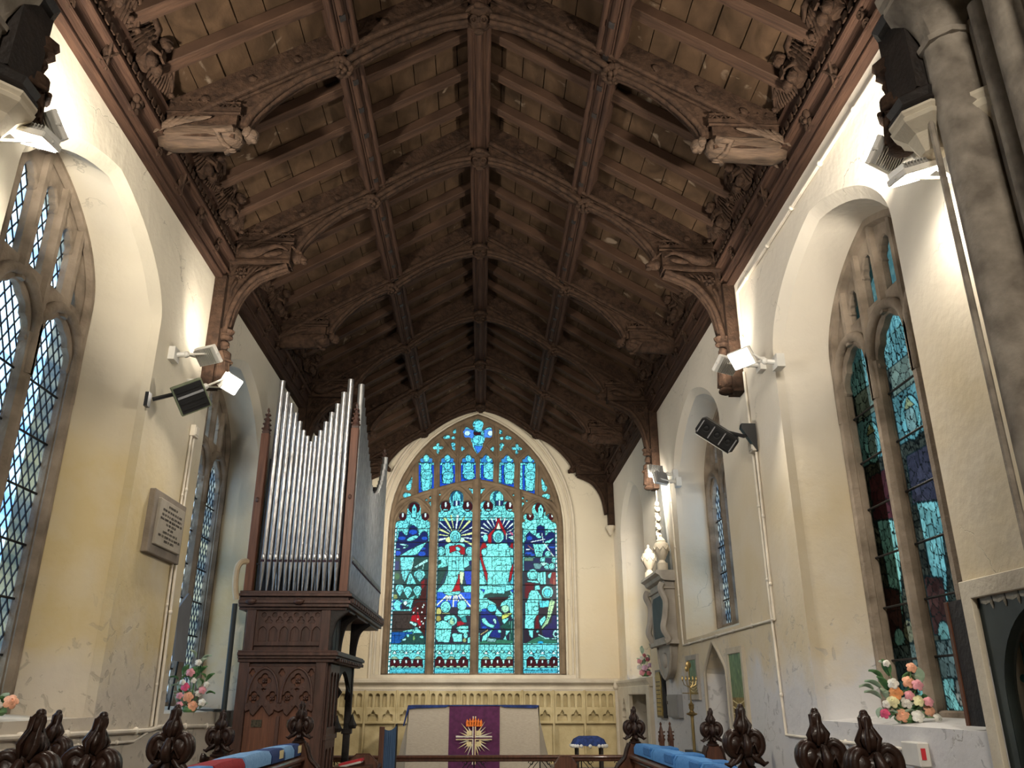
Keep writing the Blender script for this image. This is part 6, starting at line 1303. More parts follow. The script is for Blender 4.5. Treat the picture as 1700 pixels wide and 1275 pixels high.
def pipe(x, y, zt_, r, m_='tin', face=(0, -1), zm=3.02):
    mb = MB(); mb.lathe([(r*.28, 2.70), (r*.95, zm-.015), (r, zm), (r, zt_-.015), (r*1.03, zt_-.01), (r*1.03, zt_), (r*.9, zt_), (r*.88, zt_-.05)], (x, y, 0), 14); o = mb.build('pipe', m_, og, smooth=50)
    mb = MB(); f = Vector((*face, 0)); sd_ = Vector((-face[1], face[0], 0)); c = Vector((x, y, zm+.015))+f*(r*.98)
    vs = [c+sd_*(-r*.6)+Vector((0, 0, -.012)), c+sd_*(r*.6)+Vector((0, 0, -.012)), c+sd_*(r*.55)+Vector((0, 0, .012)), c+sd_*(-r*.55)+Vector((0, 0, .012))]
    mb.box(c, (r*1.1 if abs(face[1]) else .008, .008 if abs(face[1]) else r*1.1, .024)); mb.build('mouth', 'dark_line', o, smooth=0)
    mb = MB(); mb.ell(c+Vector((0, 0, .045)), (r*.6 if abs(face[1]) else .006, .006 if abs(face[1]) else r*.6, .04), None, 10, 6); mb.build('upper_lip', m_, o)
tops = [5.21, 5.06, 4.92, 4.80, 4.69, 4.58, 4.51, 4.44, 4.51, 4.58, 4.69, 4.81, 4.92, 5.07, 5.24]
rad = [.036-.0018*min(k, 14-k) for k in range(15)]; xx = -2.515
tot = sum(2*r for r in rad); gap = (.90-tot)/14
for k in range(15):
    pipe(xx+rad[k], yf+.05, tops[k], rad[k]); xx += 2*rad[k]+gap
nS = 28
for k in range(nS):
    q = k/(nS-1); y_ = lerp(yf+.12, 12.15, q); zt_ = lerp(5.2, 4.2, min(1, q/.52)**.75) if q < .52 else lerp(4.2, 5.05, ((q-.52)/.48)**2.2); r = .034+.012*abs(q-.5); pipe(-1.53, y_, zt_, r, 'tin_dark', (1, 0), lerp(3.02, 3.0, q))
for k in range(7): pipe(-2.35+.11*k, yf+.22, 4.25+.06*abs(k-3), .022)
# ================================================= CHOIR STALLS
def poppy(parent, x, y, z, sc, seed, m_='poppy', lean=0):
    """carved poppyhead standing on z"""
    c = Vector((x, y, z)); Rt = Matrix.Rotation(lean, 3, 'Y'); q = .78
    V = lambda a, b, h: c+Rt @ Vector((a*sc*q, b*sc*q, h*sc))
    mb = MB(); mb.lathe([(.050*sc, -.004), (.062*sc, .004*sc), (.062*sc, .012*sc), (.046*sc, .020*sc), (.048*sc, .030*sc), (.030*sc, .045*sc), (.024*sc, .065*sc), (.030*sc, .10*sc), (.022*sc, .20*sc)], c, 14)
    mb.build('collar', m_, parent, smooth=40)
    for s in (-1, 1):                              # side scrolls, each a ribbed curled leaf
        mb = MB()
        for b, rr in ((-.030, .75), (0, 1), (.030, .75)):
            pts = [V(s*.02, b*.6, .085), V(s*.07, b, .082), V(s*.112, b*1.2, .120), V(s*.108, b*1.2, .172), V(s*.070, b, .196), V(s*.040, b*.8, .178), V(s*.052, b*.5, .155)]
            mb.tube([tuple(p) for p in spline(pts, 4)], [sc*rr*(.012+.014*math.sin(PI*min(1, k/22))) for k in range(25)], 8)
        mb.tube([V(s*.02, 0, .100), V(s*.07, -.01, .074), V(s*.120, -.015, .040), V(s*.150, -.012, .050)], [.018*sc, .022*sc, .014*sc, .005*sc], 8)
        for b in (-.03, .03): mb.tube([V(s*.03, b, .090), V(s*.075, b*1.5, .060), V(s*.115, b*1.4, .040)], [.012*sc, .015*sc, .005*sc], 6)
        mb.ell(V(s*.066, 0, .142), (.048*sc, .046*sc, .056*sc), Matrix.Rotation(s*.35, 3, 'Y'), 20, 12, groove=9, gd=.13, nz=.12, ns=10, seed=seed+s); mb.build('scrolled_leaf', m_, parent, smooth=60)
    mb = MB()
    for s in (-1, 1):
        mb.tube([V(0, s*.02, .085), V(0, s*.07, .10), V(0, s*.092, .140), V(0, s*.060, .178), V(0, s*.03, .165)], [.015*sc, .024*sc, .024*sc, .016*sc, .008*sc], 9)
        mb.tube([V(0, s*.03, .085), V(.01, s*.09, .055), V(0, s*.125, .045)], [.016*sc, .020*sc, .006*sc], 8)
        for a in (-1, 1): mb.tube([V(a*.075, s*.055, .10), V(a*.045, s*.075, .145), V(a*.010, s*.070, .105)], [.007*sc, .010*sc, .006*sc], 6)
    mb.ell(V(0, 0, .13), (.050*sc, .048*sc, .052*sc), None, 18, 10, groove=8, gd=.12, nz=.2, ns=9, seed=seed); mb.build('centre_leaves', m_, parent, smooth=60)
    mb = MB()                                      # closed bud on top
    mb.ell(V(0, 0, .232), (.037*sc, .037*sc, .046*sc), Rt, 20, 12, groove=5, gd=.14, taper=.05, nz=.14, ns=14, seed=seed); mb.ell(V(.004, 0, .295), (.024*sc, .023*sc, .040*sc), Rt, 15, 9, groove=5, gd=.12, taper=-.08, nz=.1)
    for k in range(5):
        a = 2*PI*k/5+seed; tw = .5
        mb.tube([V(.036*math.cos(a), .036*math.sin(a), .19), V(.055*math.cos(a+tw*.5), .055*math.sin(a+tw*.5), .232), V(.028*math.cos(a+tw), .028*math.sin(a+tw), .275), V(.026*math.cos(a+tw*1.4), .026*math.sin(a+tw*1.4), .315)], [.008*sc, .012*sc, .007*sc, .006*sc], 6)
    mb.ell(V(.006, 0, .327), (.017*sc, .016*sc, .015*sc), Rt, 9, 6); mb.build('bud', m_, parent, smooth=60)
def stall_end(x, y, lab, ztop=1.57, sc=1.0, seed=1, w=.40, lean=0.0):
    zt = ztop-.345*sc; t = thing('stall_end', lab, 'bench end', (x, y, 0), 'carved ends of the choir stalls'); h = w/2
    prof = [(-h, 0), (h, 0), (h, zt-.30)]+[(p.x, p.y) for p in spline([(h, zt-.27, 0), (h*.86, zt-.19, 0), (h*.52, zt-.12, 0), (.075, zt-.05, 0), (.052, zt, 0)], 4)]
    prof += [(-a, b) for a, b in prof[::-1] if b > .01]
    mb = MB(); mb.prism([(x+a, b) for a, b in prof], XZ(y), -.04, .04); p = mb.build('panel', 'stall', t, smooth=30, bev=.006)
    for s in (-1, 1):
        e = [(x+s*a, b) for a, b in [(h, zt-.27), (h*.86, zt-.19), (h*.52, zt-.12), (.078, zt-.05), (.055, zt)]]
        for dy in (-.042, .042): mb = MB(); mb.tube([tuple(q) for q in spline([(a, y+dy, b) for a, b in e], 4)], .012, 6); mb.build('edge_mould', 'poppy', p)
    poppy(t, x, y, zt, sc, seed, lean=lean); return t
# right front row
stall_end(1.40, 8.06, 'far carved stall end on the right, where the blue kneelers finish', 1.53, .92, 1)
stall_end(1.40, 4.68, 'tall dark poppyhead stall end in front of the green and gold painting', 1.575, 1.0, 2, lean=-.03)
stall_end(1.42, 3.66, 'left one of the two near poppyheads before the right window sill', 1.565, .95, 3, lean=-.06)
stall_end(1.51, 3.36, 'right one of the two near poppyheads before the right window sill', 1.562, .98, 4, lean=-.10)
stall_end(2.02, 7.70, 'smaller poppyhead stall end behind the blue kneelers on the right', 1.52, .90, 5, .36)
# left
stall_end(-1.50, 7.37, 'poppyhead stall end standing directly in front of the organ case', 1.58, .95, 6)
stall_end(-1.50, 4.36, 'tall poppyhead stall end in front of the flowers on the left', 1.575, 1.0, 7)
stall_end(-1.50, 3.47, 'leaning dark poppyhead just right of the lower-left pair, before the level wall pipe', 1.555, 1.0, 8, lean=.08)
stall_end(-1.57, 3.12, 'largest dark poppyhead at the lower left corner', 1.57, 1.05, 9, lean=.08)
stall_end(-2.16, 4.52, 'small poppyhead half hidden behind the largest one at lower left', 1.548, .95, 10, lean=.05)
t_ = stall_end(-1.96, 6.72, 'broad carved stall end between the left-hand flowers and the organ', 1.52, .95, 11)
for s in (-1, 1):                                  # leaves carved down its shoulders
    mb = MB()
    for k in range(6): mb.ell((-1.96+s*(.09+.018*k), 6.67, 1.18-.06*k), (.030, .03, .036), None, 8, 6, nz=.4, ns=9, seed=k)
    mb.build('carved_shoulder', 'poppy', t_, smooth=60)
# desk fronts between the ends
def desk(x, y0, y1, z, lab, side):
    t = thing('stall_desk', lab, 'choir desk', (x, (y0+y1)/2, 0))
    mb = MB(); mb.bb(x-.02, x+.02, y0, y1, .1, z-.05); p = mb.build('front_board', 'stall', t, smooth=0, bev=.003)
    mb = MB(); mb.bb(x-.05, x+.05, y0, y1, z-.05, z-.01); mb.tube([(x-side*.05, y0, z-.03), (x-side*.05, y1, z-.03)], .018, 8); mb.tube([(x-side*.03, y0, z-.065), (x-side*.03, y1, z-.065)], .012, 6); mb.build('top_rail', 'stall', t, smooth=40)
    mb = MB(); a = (x-.03, z-.02); b = (x+side*.30, z-.07); mb.prism([(a[0], a[1]), (b[0], b[1]), (b[0], b[1]-.025), (a[0], a[1]-.025)], lambda h, zz, q: (h, q, zz), y0+.03, y1-.03); mb.build('book_ledge', 'stall', t, smooth=0)
    for k in range(5): y = lerp(y0, y1, (k+.5)/5); mb = MB(); mb.bb(x-side*.02, x-side*.028, y-.22, y+.22, .3, z-.14); mb.build('raised_panel', 'stall', p, smooth=0, bev=.004)
desk(1.40, 4.73, 8.01, 1.135, 'long dark oak choir desk front on the right below the blue kneelers', 1)
desk(-1.50, 4.41, 7.32, 1.165, 'long dark oak choir desk front on the left below the mixed kneelers', -1)
desk(2.02, 4.9, 7.66, 1.08, 'rear oak choir desk on the right, mostly hidden by the front one', 1)
desk(-2.1, 4.58, 6.66, 1.08, 'rear oak choir desk on the left, behind the front one', -1)
# kneelers
def kneeler(x, y0, y1, z, cols, lab, g, h=.10, w=.26, side=1, words=None, patch=None, zs=0.0):
    t = thing('kneeler', lab, 'kneeler', (x, (y0+y1)/2, z), g); n = 10; m_ = 6; vs = []
    def surf(u, v): return (x+side*(u*w-.01), lerp(y0, y1, v), z+zs*v-u*.03)
    mb = MB(); vs = []
    for j in range(n+1):
        v = j/n; e = min(1, 4*min(v, 1-v)+.25)**.5
        ring = [(0, 0), (.0, .55), (.08, .92), (.3, 1), (.7, 1), (.92, .92), (1, .55), (1, 0)]
        for a, b in ring: p = surf(a, v); vs.append((p[0], p[1], p[2]+b*h*(.82+.18*e)))
    k8 = 8; mb.add(vs, [(j*k8+i, j*k8+(i+1) % k8, (j+1)*k8+(i+1) % k8, (j+1)*k8+i) for j in range(n) for i in range(k8)]+[tuple(range(k8)), tuple(n*k8+i for i in range(k8))])
    mb.build('cushion', cols, t, smooth=50)
    if words:
        vs, fs = text_mesh(words, .075, .002); mb = MB(); ym = (y0+y1)/2; xf = x-side*.013
        mb.add([(xf-side*c, ym+a*.92 if side < 0 else ym-a, z+h*.46+b*.85) for a, b, c in vs], fs); mb.build('lettering', 'gold', t, smooth=0)
    if patch: a, b = patch; mb = MB(); mb.bb(x-side*.013, x-side*.008, lerp(y0, y1, a), lerp(y0, y1, b), z+.02, z+h*.75); mb.build('patch', 'gold', t, smooth=0)
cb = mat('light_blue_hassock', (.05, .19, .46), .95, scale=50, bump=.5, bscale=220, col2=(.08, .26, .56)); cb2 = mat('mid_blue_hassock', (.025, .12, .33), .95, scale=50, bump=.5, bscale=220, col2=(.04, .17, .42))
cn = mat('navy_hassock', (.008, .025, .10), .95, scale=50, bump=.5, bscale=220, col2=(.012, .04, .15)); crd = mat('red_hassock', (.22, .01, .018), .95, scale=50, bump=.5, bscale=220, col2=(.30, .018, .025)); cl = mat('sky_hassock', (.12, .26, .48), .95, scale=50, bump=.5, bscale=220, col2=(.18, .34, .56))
G1 = 'blue kneelers along the right desk'
for k, (a, b, lab) in enumerate(((7.10, 7.92, 'blue kneeler at the far end of the right-hand row'), (6.28, 7.06, 'second blue kneeler from the far end, right-hand row'), (5.52, 6.24, 'third blue kneeler from the far end, right-hand row'), (4.76, 5.48, 'nearest blue kneeler of the right-hand row'))):
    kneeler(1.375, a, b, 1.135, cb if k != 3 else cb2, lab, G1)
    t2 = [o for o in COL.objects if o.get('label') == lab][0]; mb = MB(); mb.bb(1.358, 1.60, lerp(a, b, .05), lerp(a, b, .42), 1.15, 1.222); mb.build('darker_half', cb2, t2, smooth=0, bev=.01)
G2 = 'assorted kneelers along the left desk'
kneeler(-1.475, 4.50, 5.02, 1.165, cb, 'blue kneeler lettered in yellow at the near end of the left row', G2, side=-1, words='SPIKINGS')
kneeler(-1.475, 5.05, 5.62, 1.165, crd, 'dark red kneeler beside the lettered blue one', G2, side=-1)
kneeler(-1.475, 5.65, 6.30, 1.170, cl, 'pale blue kneeler between the red and the navy ones', G2, side=-1)
kneeler(-1.475, 6.33, 6.72, 1.165, cn, 'navy kneeler with a small yellow patch, left-hand row', G2, side=-1, patch=(.55, .85))
kneeler(-1.475, 6.75, 7.05, 1.165, cl, 'small pale blue kneeler beyond the navy one', G2, side=-1)
kneeler(-1.475, 7.07, 7.30, 1.165, cn, 'navy kneeler with a patterned end beside the organ-side poppyhead', G2, side=-1, patch=(.5, 1.0))
# ---- prayer desk with curtain, benches with canted tops, book
t = thing('curtained_frame', 'brown post frame hung with a blue curtain, left of the altar', 'screen', (-1.15, 11.0, 0))
mb = MB(); mb.bb(-1.26, -1.20, 10.97, 11.03, 0, 1.265); mb.build('near_post', 'case_red', t, smooth=0, bev=.005); mb = MB(); mb.bb(-1.10, -1.07, 11.3, 11.34, 0, 1.29); mb.build('far_post', 'dark_oak', t, smooth=0)
mb = MB(); vs = []
for j in range(2):
    for i in range(41): p = i/40; vs.append((lerp(-1.20, -1.085, p), lerp(11.0, 11.3, p)+.012*math.sin(p*44), (1.235+.03*p-.03*math.sin(PI*p)) if j else .1))
mb.add(vs, [(i, i+1, 42+i, 41+i) for i in range(40)]); mb.build('curtain', 'curtain', t, smooth=80)
def canted(x, y, w, zt, lab, ang=0):
    t = thing('prayer_desk', lab, 'prayer desk', (x, y, 0)); h = w/2; P_ = [(x-h, 0), (x+h, 0), (x+h, zt-.08), (x+h*.45, zt), (x-h*.45, zt), (x-h, zt-.08)]
    mb = MB(); mb.prism(P_, XZ(y), -.03, .03); mb.build('end_panel', 'case_red', t, smooth=0); mb = MB(); mb.tube([(a, y, b) for a, b in P_[2:]]+[P_[2] and (P_[5][0], y, .9)], .016, 6); mb.tube([(P_[2][0], y, .6), (P_[2][0], y, P_[2][1])], .016, 6); mb.build('edge_mould', 'stall', t)
    mb = MB(); mb.bb(x-h, x+h, y+.03, y+.5, zt-.16, zt-.12); mb.build('shelf', 'stall', t, smooth=0)
canted(-1.37, 10.4, .32, .985, 'canted oak prayer desk end behind the red book, left of the altar'); canted(1.0, 10.6, .26, .945, 'canted oak prayer desk end below the right side of the altar')
t = thing('book', 'red book lying open-edged on the left prayer desk', 'book', (-1.46, 10.15, .9)); R = Matrix.Rotation(-.22, 3, 'Y'); mb = MB(); mb.box((-1.46, 10.15, .925), (.26, .2, .03), R); mb.build('cover', 'red', t, smooth=0); mb = MB(); mb.box((-1.46, 10.143, .905), (.24, .19, .02), R); mb.build('pages', 'white', t, smooth=0)
mb = MB(); mb.bb(-1.66, -1.24, 10.02, 10.37, .85, .885); mb.bb(-1.60, -1.3, 10.1, 10.3, 0, .85); tag(mb.build('reading_ledge', 'stall', smooth=0, loc=(-1.45, 10.2, 0)), 'small oak ledge carrying the red book', 'stand')
# chair with two pinnacles by the right wall
t = thing('sanctuary_chair', 'carved chair back with two pinnacles by the right wall', 'chair', (2.12, 10.2, 0))
for x, y in ((2.085, 10.2), (2.20, 10.24)):
    mb = MB(); mb.bb(x-.028, x+.028, y-.028, y+.028, 0, 1.13); mb.lathe([(.035, 0), (.04, .03), (.028, .08), (.02, .14), (.008, .18), (.016, .195), (.002, .22)], (x, y, 1.12), 6)
    for k in range(3): mb.ell((x-.03, y-.02, 1.15+.04*k), (.012, .012, .01), None, 6, 5); mb.ell((x+.03, y-.02, 1.15+.04*k), (.012, .012, .01), None, 6, 5)
    mb.build('pinnacle_post', 'stall', t, smooth=30)
mb = MB(); mb.bb(1.98, 2.2, 10.2, 10.24, .5, 1.06); mb.build('back_panel', 'stall', t, smooth=0); mb = MB(); mb.bb(2.0, 2.4, 9.8, 10.25, .42, .46); mb.build('seat', 'stall', t, smooth=0)
for x in (2.03, 2.37): mb = MB(); mb.bb(x-.02, x+.02, 9.8, 9.84, 0, .44); mb.build('leg', 'stall', t, smooth=0)
mb = MB(); mb.bb(2.44, 2.54, 9.4, 10.6, .0, 1.02); o = mb.build('low_cabinet', 'slate', smooth=0, loc=(2.49, 10, 0)); tag(o, 'low dark slatted cabinet against the right wall behind the pinnacled chair', 'cabinet'); 
for k in range(12): q = MB(); q.bb(2.232, 2.242, 9.45+.095*k, 9.49+.095*k, .2, .98); q.build('slat', 'slate', o, smooth=0)
# ---- processional candle
t = thing('processional_candle', 'tall brass processional stand with a branched top by the right wall', 'candle stand', (2.20, 9.2, 0)); x, y = 2.22, 9.2
mb = MB(); mb.lathe([(.14, 0), (.14, .03), (.05, .06), (.02, .1)], (x, y, 0), 16); mb.build('base', 'brass', t); mb = MB(); mb.tube([(x, y, .08), (x, y, 1.41)], .017, 10); mb.build('shaft', 'brass', t)
mb = MB(); mb.lathe([(.016, 0), (.02, .02), (.055, .035), (.06, .045), (.03, .055), (.018, .075), (.028, .10), (.026, .12), (.032, .13), (.012, .15), (.006, .17)], (x, y, 1.40), 16); mb.build('knop', 'brass', t)
mb = MB(); mb.tube([(x, y, 1.55), (x, y, 1.97)], .006, 6); mb.tube([(x-.085, y, 1.645), (x+.085, y, 1.645)], .005, 6); mb.build('stem', 'brass', t)
for k in range(5): mb = MB(); a = -.075+.0375*k; mb.tube([(x, y, 1.70), (x+a*.8, y, 1.73), (x+a, y, 1.78)], .004, 5); mb.lathe([(.003, 0), (.012, .01), (.010, .04), (.002, .05)], (x+a, y, 1.77), 8); mb.build('branch', 'brass', t)
mb = MB(); mb.ell((x, y, 1.93), (.03, .006, .04), None, 8, 6); mb.ell((x-.02, y, 1.89), (.02, .006, .03), None, 8, 6); mb.build('ornament', 'brass', t)
# ---- boards and paintings on the right wall
def picture(y0, y1, z0, z1, lab, fw, m_frame, seed):
    t = thing('painted_panel', lab, 'painting', (XR, (y0+y1)/2, (z0+z1)/2))
    vs, fs = fill2d(rect(y0-fw, y1+fw, z0-fw, z1+fw), [rect(y0, y1, z0, z1)], .02, .004); mb = MB(); mb.add([(XR-.015+c, a, b) for a, b, c in vs], fs); mb.build('frame', m_frame, t, smooth=0)
    zs = lerp(z0, z1, .42)
    mb = MB(); mb.bb(XR-.02, XR-.01, y0, y1, zs, z1); mb.build('green_field', mat('green_gold_weave', (.02, .07, .03), .45, .1, scale=9, col2=(.20, .30, .13), stretch=(3, 3, .8), dist=1.5), t, smooth=0)
    mb = MB(); mb.bb(XR-.02, XR-.01, y0, y1, z0, zs); mb.build('gold_field', mat('gold_field_paint', (.13, .08, .015), .4, .3, scale=8, col2=(.34, .24, .05), dist=1.5), t, smooth=0)
    for k in range(4): mb = MB(); z = lerp(z0, zs, .2+.2*k); mb.tube([(XR-.022, lerp(y0, y1, q), z+.04*(2*abs(q-.5))**1.5) for q in np.linspace(.06, .94, 9)], .006, 5); mb.build('swag', 'gold', t)
picture(8.32, 8.76, 1.30, 2.02, 'larger green and gold panel on the right wall, right of the pointed niche', .055, 'cream_stone', 1)
picture(10.12, 10.55, 1.63, 2.03, 'smaller green and gold panel on the right wall, left of the pointed niche', .05, 'grey_stone', 2)
t = thing('honours_board', 'tall narrow black and gilt board below the wall monument', 'board', (XR, 12.2, 1.65)); mb = MB(); mb.bb(XR-.06, XR, 11.98, 12.42, 1.34, 1.97); mb.build('board', 'black', t, smooth=0); mb = MB(); mb.prism([(12.02, 1.37), (12.38, 1.37), (12.38, 1.88), (12.30, 1.94), (12.10, 1.94), (12.02, 1.88)], YZ(XR-.07), 0, .012); mb.build('gilt_face', 'gilt', t, smooth=0)
for k in range(8): mb = MB(); mb.bb(XR-.074, XR-.07, 12.07, 12.33, 1.42+.055*k, 1.43+.055*k); mb.build('lettering_line', 'ink', t, smooth=0)
t = thing('electrical_cabinet', 'flat grey metal cabinet on the right wall', 'cabinet', (XR, 11.38, 1.5)); mb = MB(); mb.bb(XR-.06, XR, 11.05, 11.70, 1.36, 1.64); mb.build('body', 'steel', t, smooth=0); mb = MB(); mb.bb(XR-.07, XR-.06, 11.07, 11.68, 1.38, 1.62); mb.build('door', 'steel', t, smooth=0); mb = MB(); mb.bb(XR-.08, XR-.07, 11.62, 11.65, 1.52, 1.56); mb.build('lock', 'black', t, smooth=0)
# ---- niche surround (pointed) and monument niche near the pier
mb = MB(); no = pdoor(*NICHE); mb.tube([(XR-.0, a, b) for a, b in no[1:]]+[(XR, NICHE[0]-NICHE[1], NICHE[2])], .02, 6, False); struct(mb.build('trim_21', 'cream_stone'))
vs, fs = fill2d(rect(2.9, 4.348, .2, 2.17), [rect(3.0, 4.265, .3, 2.085)], .015, .004); mb = MB(); mb.add([(XR-.012+c, a, b) for a, b, c in vs], fs); struct(mb.build('trim_22', 'cream_stone', smooth=0))
t = thing('wall_monument', 'black marble monument with an arched recess at the lower right edge', 'monument', (XR+.1, 3.55, .3))
vs, fs = fill2d(rect(2.9, 4.275, .3, 2.095), [two_centre(3.64, .55, .3, 1.58, 2.02, 10)], .03, .008); mb = MB(); mb.add([(XR+.045+c, a, b) for a, b, c in vs], fs); mb.build('marble_screen', 'niche', t, smooth=20)
mb = MB(); mb.bb(XR+.18, XR+.21, 2.9, 4.27, .3, 2.1); mb.build('recess_back', 'nicheback', t, smooth=0)
mb = MB(); mb.bb(XR+.08, XR+.34, 4.26, 4.275, .3, 2.10); mb.bb(XR+.08, XR+.34, 2.9, 4.27, 2.085, 2.10); mb.build('lining', 'cream_stone', t, smooth=0)
for k in range(10): mb = MB(); y = 4.20-.11*k; mb.prism([(y-.05, 2.09), (y+.05, 2.09), (y+.045, 2.055), (y, 2.045), (y-.045, 2.055)], YZ(XR+.012), 0, .01); mb.tube([(XR+.012, y-.055, 2.07), (XR+.010, y-.055, 2.045), (XR+.012, y-.055, 2.02)], [.003, .010, .003], 5); mb.build('crest', 'nicheback', t, smooth=0)
for y, z1 in ((4.20, 1.86), (4.02, 1.95), (3.8, 1.9)):
    mb = MB(); mb.tube([(XR+.15, y, .6), (XR+.15, y, z1)], [.022, .006], 6)
    for k in range(7): z = z1-.08-.09*k; mb.ell((XR+.14, y+(.025 if k % 2 else -.025), z), (.015, .02, .02), None, 6, 5)
    mb.build('crocketed_shaft', 'teal', t)
# dark board standing on the sill
t = thing('notice_frame', 'dark red-brown framed board standing edge-on at the near end of the right sill', 'board', (2.7, 4.55, 1.46)); mb = MB(); mb.bb(2.60, 2.64, 4.43, 4.62, 1.46, 2.10); mb.build('board', 'dark_oak', t, smooth=0); mb = MB(); mb.bb(2.592, 2.60, 4.60, 4.63, 1.46, 2.10); mb.build('red_edge', 'stall', t, smooth=0)
# ---- grand wall monument
t = thing('urn_monument', 'grey marble wall monument with an obelisk, two urns and a dark inscription panel', 'monument', (XR, 11.5, 2.6)); X = XR
mb = MB(); mb.prism([(11.05, 3.20), (12.0, 3.20), (11.72, 4.62), (11.36, 4.62)], lambda a, b, q: (X-.035+q, a, b), 0, .03); mb.build('obelisk', 'obelisk', t, smooth=0)
mb = MB()                                          # carved trophy hanging on the obelisk
for k in range(12): mb.ell((X-.06, 11.55+.05*math.sin(k*2.2), 4.22-.045*k), (.035, .045-.002*k, .035), None, 8, 6, nz=.4, ns=10, seed=k)
mb.tube([(X-.05, 11.55, 4.5), (X-.06, 11.54, 4.25)], .012, 6); mb.build('carved_trophy', 'cream_stone', t, smooth=60)
mb = MB(); P_ = [(0, 3.20), (.25, 3.20), (.26, 3.16), (.21, 3.13), (.19, 3.09), (.15, 3.07), (0, 3.06)]
mb.prism(P_, lambda d, z, q: (X-d, q, z), 10.98, 12.06); mb.build('cornice', 'grey_stone', t, smooth=25)
mb = MB(); mb.bb(X-.14, X, 11.05, 12.0, 2.30, 3.07); mb.bb(X-.17, X, 11.02, 12.03, 2.96, 3.0); mb.build('body', 'grey_stone', t, smooth=0, bev=.006)
mb = MB(); mb.prism([(11.22, 2.36), (11.82, 2.36), (11.87, 2.42), (11.87, 2.84), (11.78, 2.90), (11.26, 2.90), (11.17, 2.84), (11.17, 2.42)], YZ(X-.15), 0, .015); mb.build('inscription_panel', 'slate', t, smooth=0)
for y in (11.02, 12.03):
    mb = MB(); mb.tube([tuple(p) for p in spline([(X-.17, y, 3.03), (X-.20, y, 2.95), (X-.14, y, 2.80), (X-.16, y, 2.6), (X-.19, y, 2.45), (X-.13, y, 2.32), (X-.18, y, 2.28)], 5)], .045, 8); mb.build('scroll', 'grey_stone', t)
mb = MB(); mb.bb(X-.18, X, 11.0, 12.05, 2.26, 2.31); mb.build('ledge', 'grey_stone', t, smooth=0)
mb = MB(); pe = [(11.12, 2.26), (11.93, 2.26), (11.90, 2.10), (11.80, 1.95), (11.64, 1.86), (11.52, 1.83), (11.40, 1.86), (11.24, 1.95), (11.14, 2.10)]; mb.prism(pe, YZ(X-.09), 0, .09); mb.tube([(X-.09, a, b) for a, b in pe[1:]]+[(X-.09, 11.12, 2.26)], .022, 6); mb.ell((X-.09, 11.52, 2.07), (.04, .12, .10), None, 12, 8); mb.build('apron', 'grey_stone', t, smooth=30)
for y in (11.08, 11.97):
    mb = MB(); c = (X-.14, y, 3.20); mb.lathe([(.075, 0), (.075, .10), (.05, .11), (.035, .14), (.05, .16), (.09, .24), (.105, .32), (.09, .37), (.06, .385), (.065, .40), (.045, .43), (.015, .46), (.022, .485), (.003, .51)], c, 16)
    for k in range(8): a = 2*PI*k/8; mb.tube([(c[0]+.10*math.cos(a), y+.10*math.sin(a), 3.52), (c[0]+.105*math.cos(a+.39), y+.105*math.sin(a+.39), 3.47), (c[0]+.10*math.cos(a+.78), y+.10*math.sin(a+.78), 3.52)], .010, 5)
    mb.build('urn', 'cream_stone', t, smooth=40)
# ---- flowers
def blossom(t, c, r, col, tilt, seed):
    c = Vector(c); rs = random.Random(seed); R = lookrot(tilt); mb = MB()
    for ring, (n, rad, op) in enumerate(((5, .62, 1.15), (5, .42, .75), (4, .24, .35))):
        for k in range(n):
            a = 2*PI*(k+.5*ring)/n; d = Vector((math.cos(a), math.sin(a), 0)); nrm = (d*math.sin(op)+Vector((0, 0, math.cos(op)))).normalized()
            p = c+R @ (d*r*rad+Vector((0, 0, r*(.05+.18*ring)))); Rp = R @ lookrot(d*math.cos(op)-Vector((0, 0, -math.sin(op)*.0))+Vector((0, 0, .3)), (0, 0, 1))
            mb.ell(p, (r*(.46-.07*ring), r*.09+.002, r*(.50-.07*ring)), R @ Matrix.Rotation(a+PI/2, 3, 'Z') @ Matrix.Rotation(-op*.75, 3, 'X'), 9, 6, seed=k)
    mb.ell(c+R @ Vector((0, 0, r*.45)), (r*.16, r*.16, r*.2), R, 8, 6); mb.build('flower', 'f_'+col, t, smooth=70)
def leafm(t, c, d, L, m_, w=.28):
    d = Vector(d).normalized(); R = lookrot(d, (.2, .3, 1)); mb = MB(); n = 6; vs = []
    for i in range(n+1):
        q = i/n; wd = L*w*math.sin(PI*min(.98, q*.92+.06)); b = .15*L*math.sin(PI*q)
        for s, th in ((-1, 0), (0, .012), (1, 0)): vs.append(Vector(c)+R @ Vector((s*wd, b-th*(1 if s == 0 else 0), q*L)))
        for s in (1, 0, -1): vs.append(Vector(c)+R @ Vector((s*wd, b-.003-(.012 if s == 0 else 0), q*L)))
    mb.add(vs, [(i*6+k, i*6+(k+1) % 6, (i+1)*6+(k+1) % 6, (i+1)*6+k) for i in range(n) for k in range(6)]+[tuple(range(6)), tuple(n*6+k for k in range(6))]); mb.build('leaf', m_, t, smooth=60)
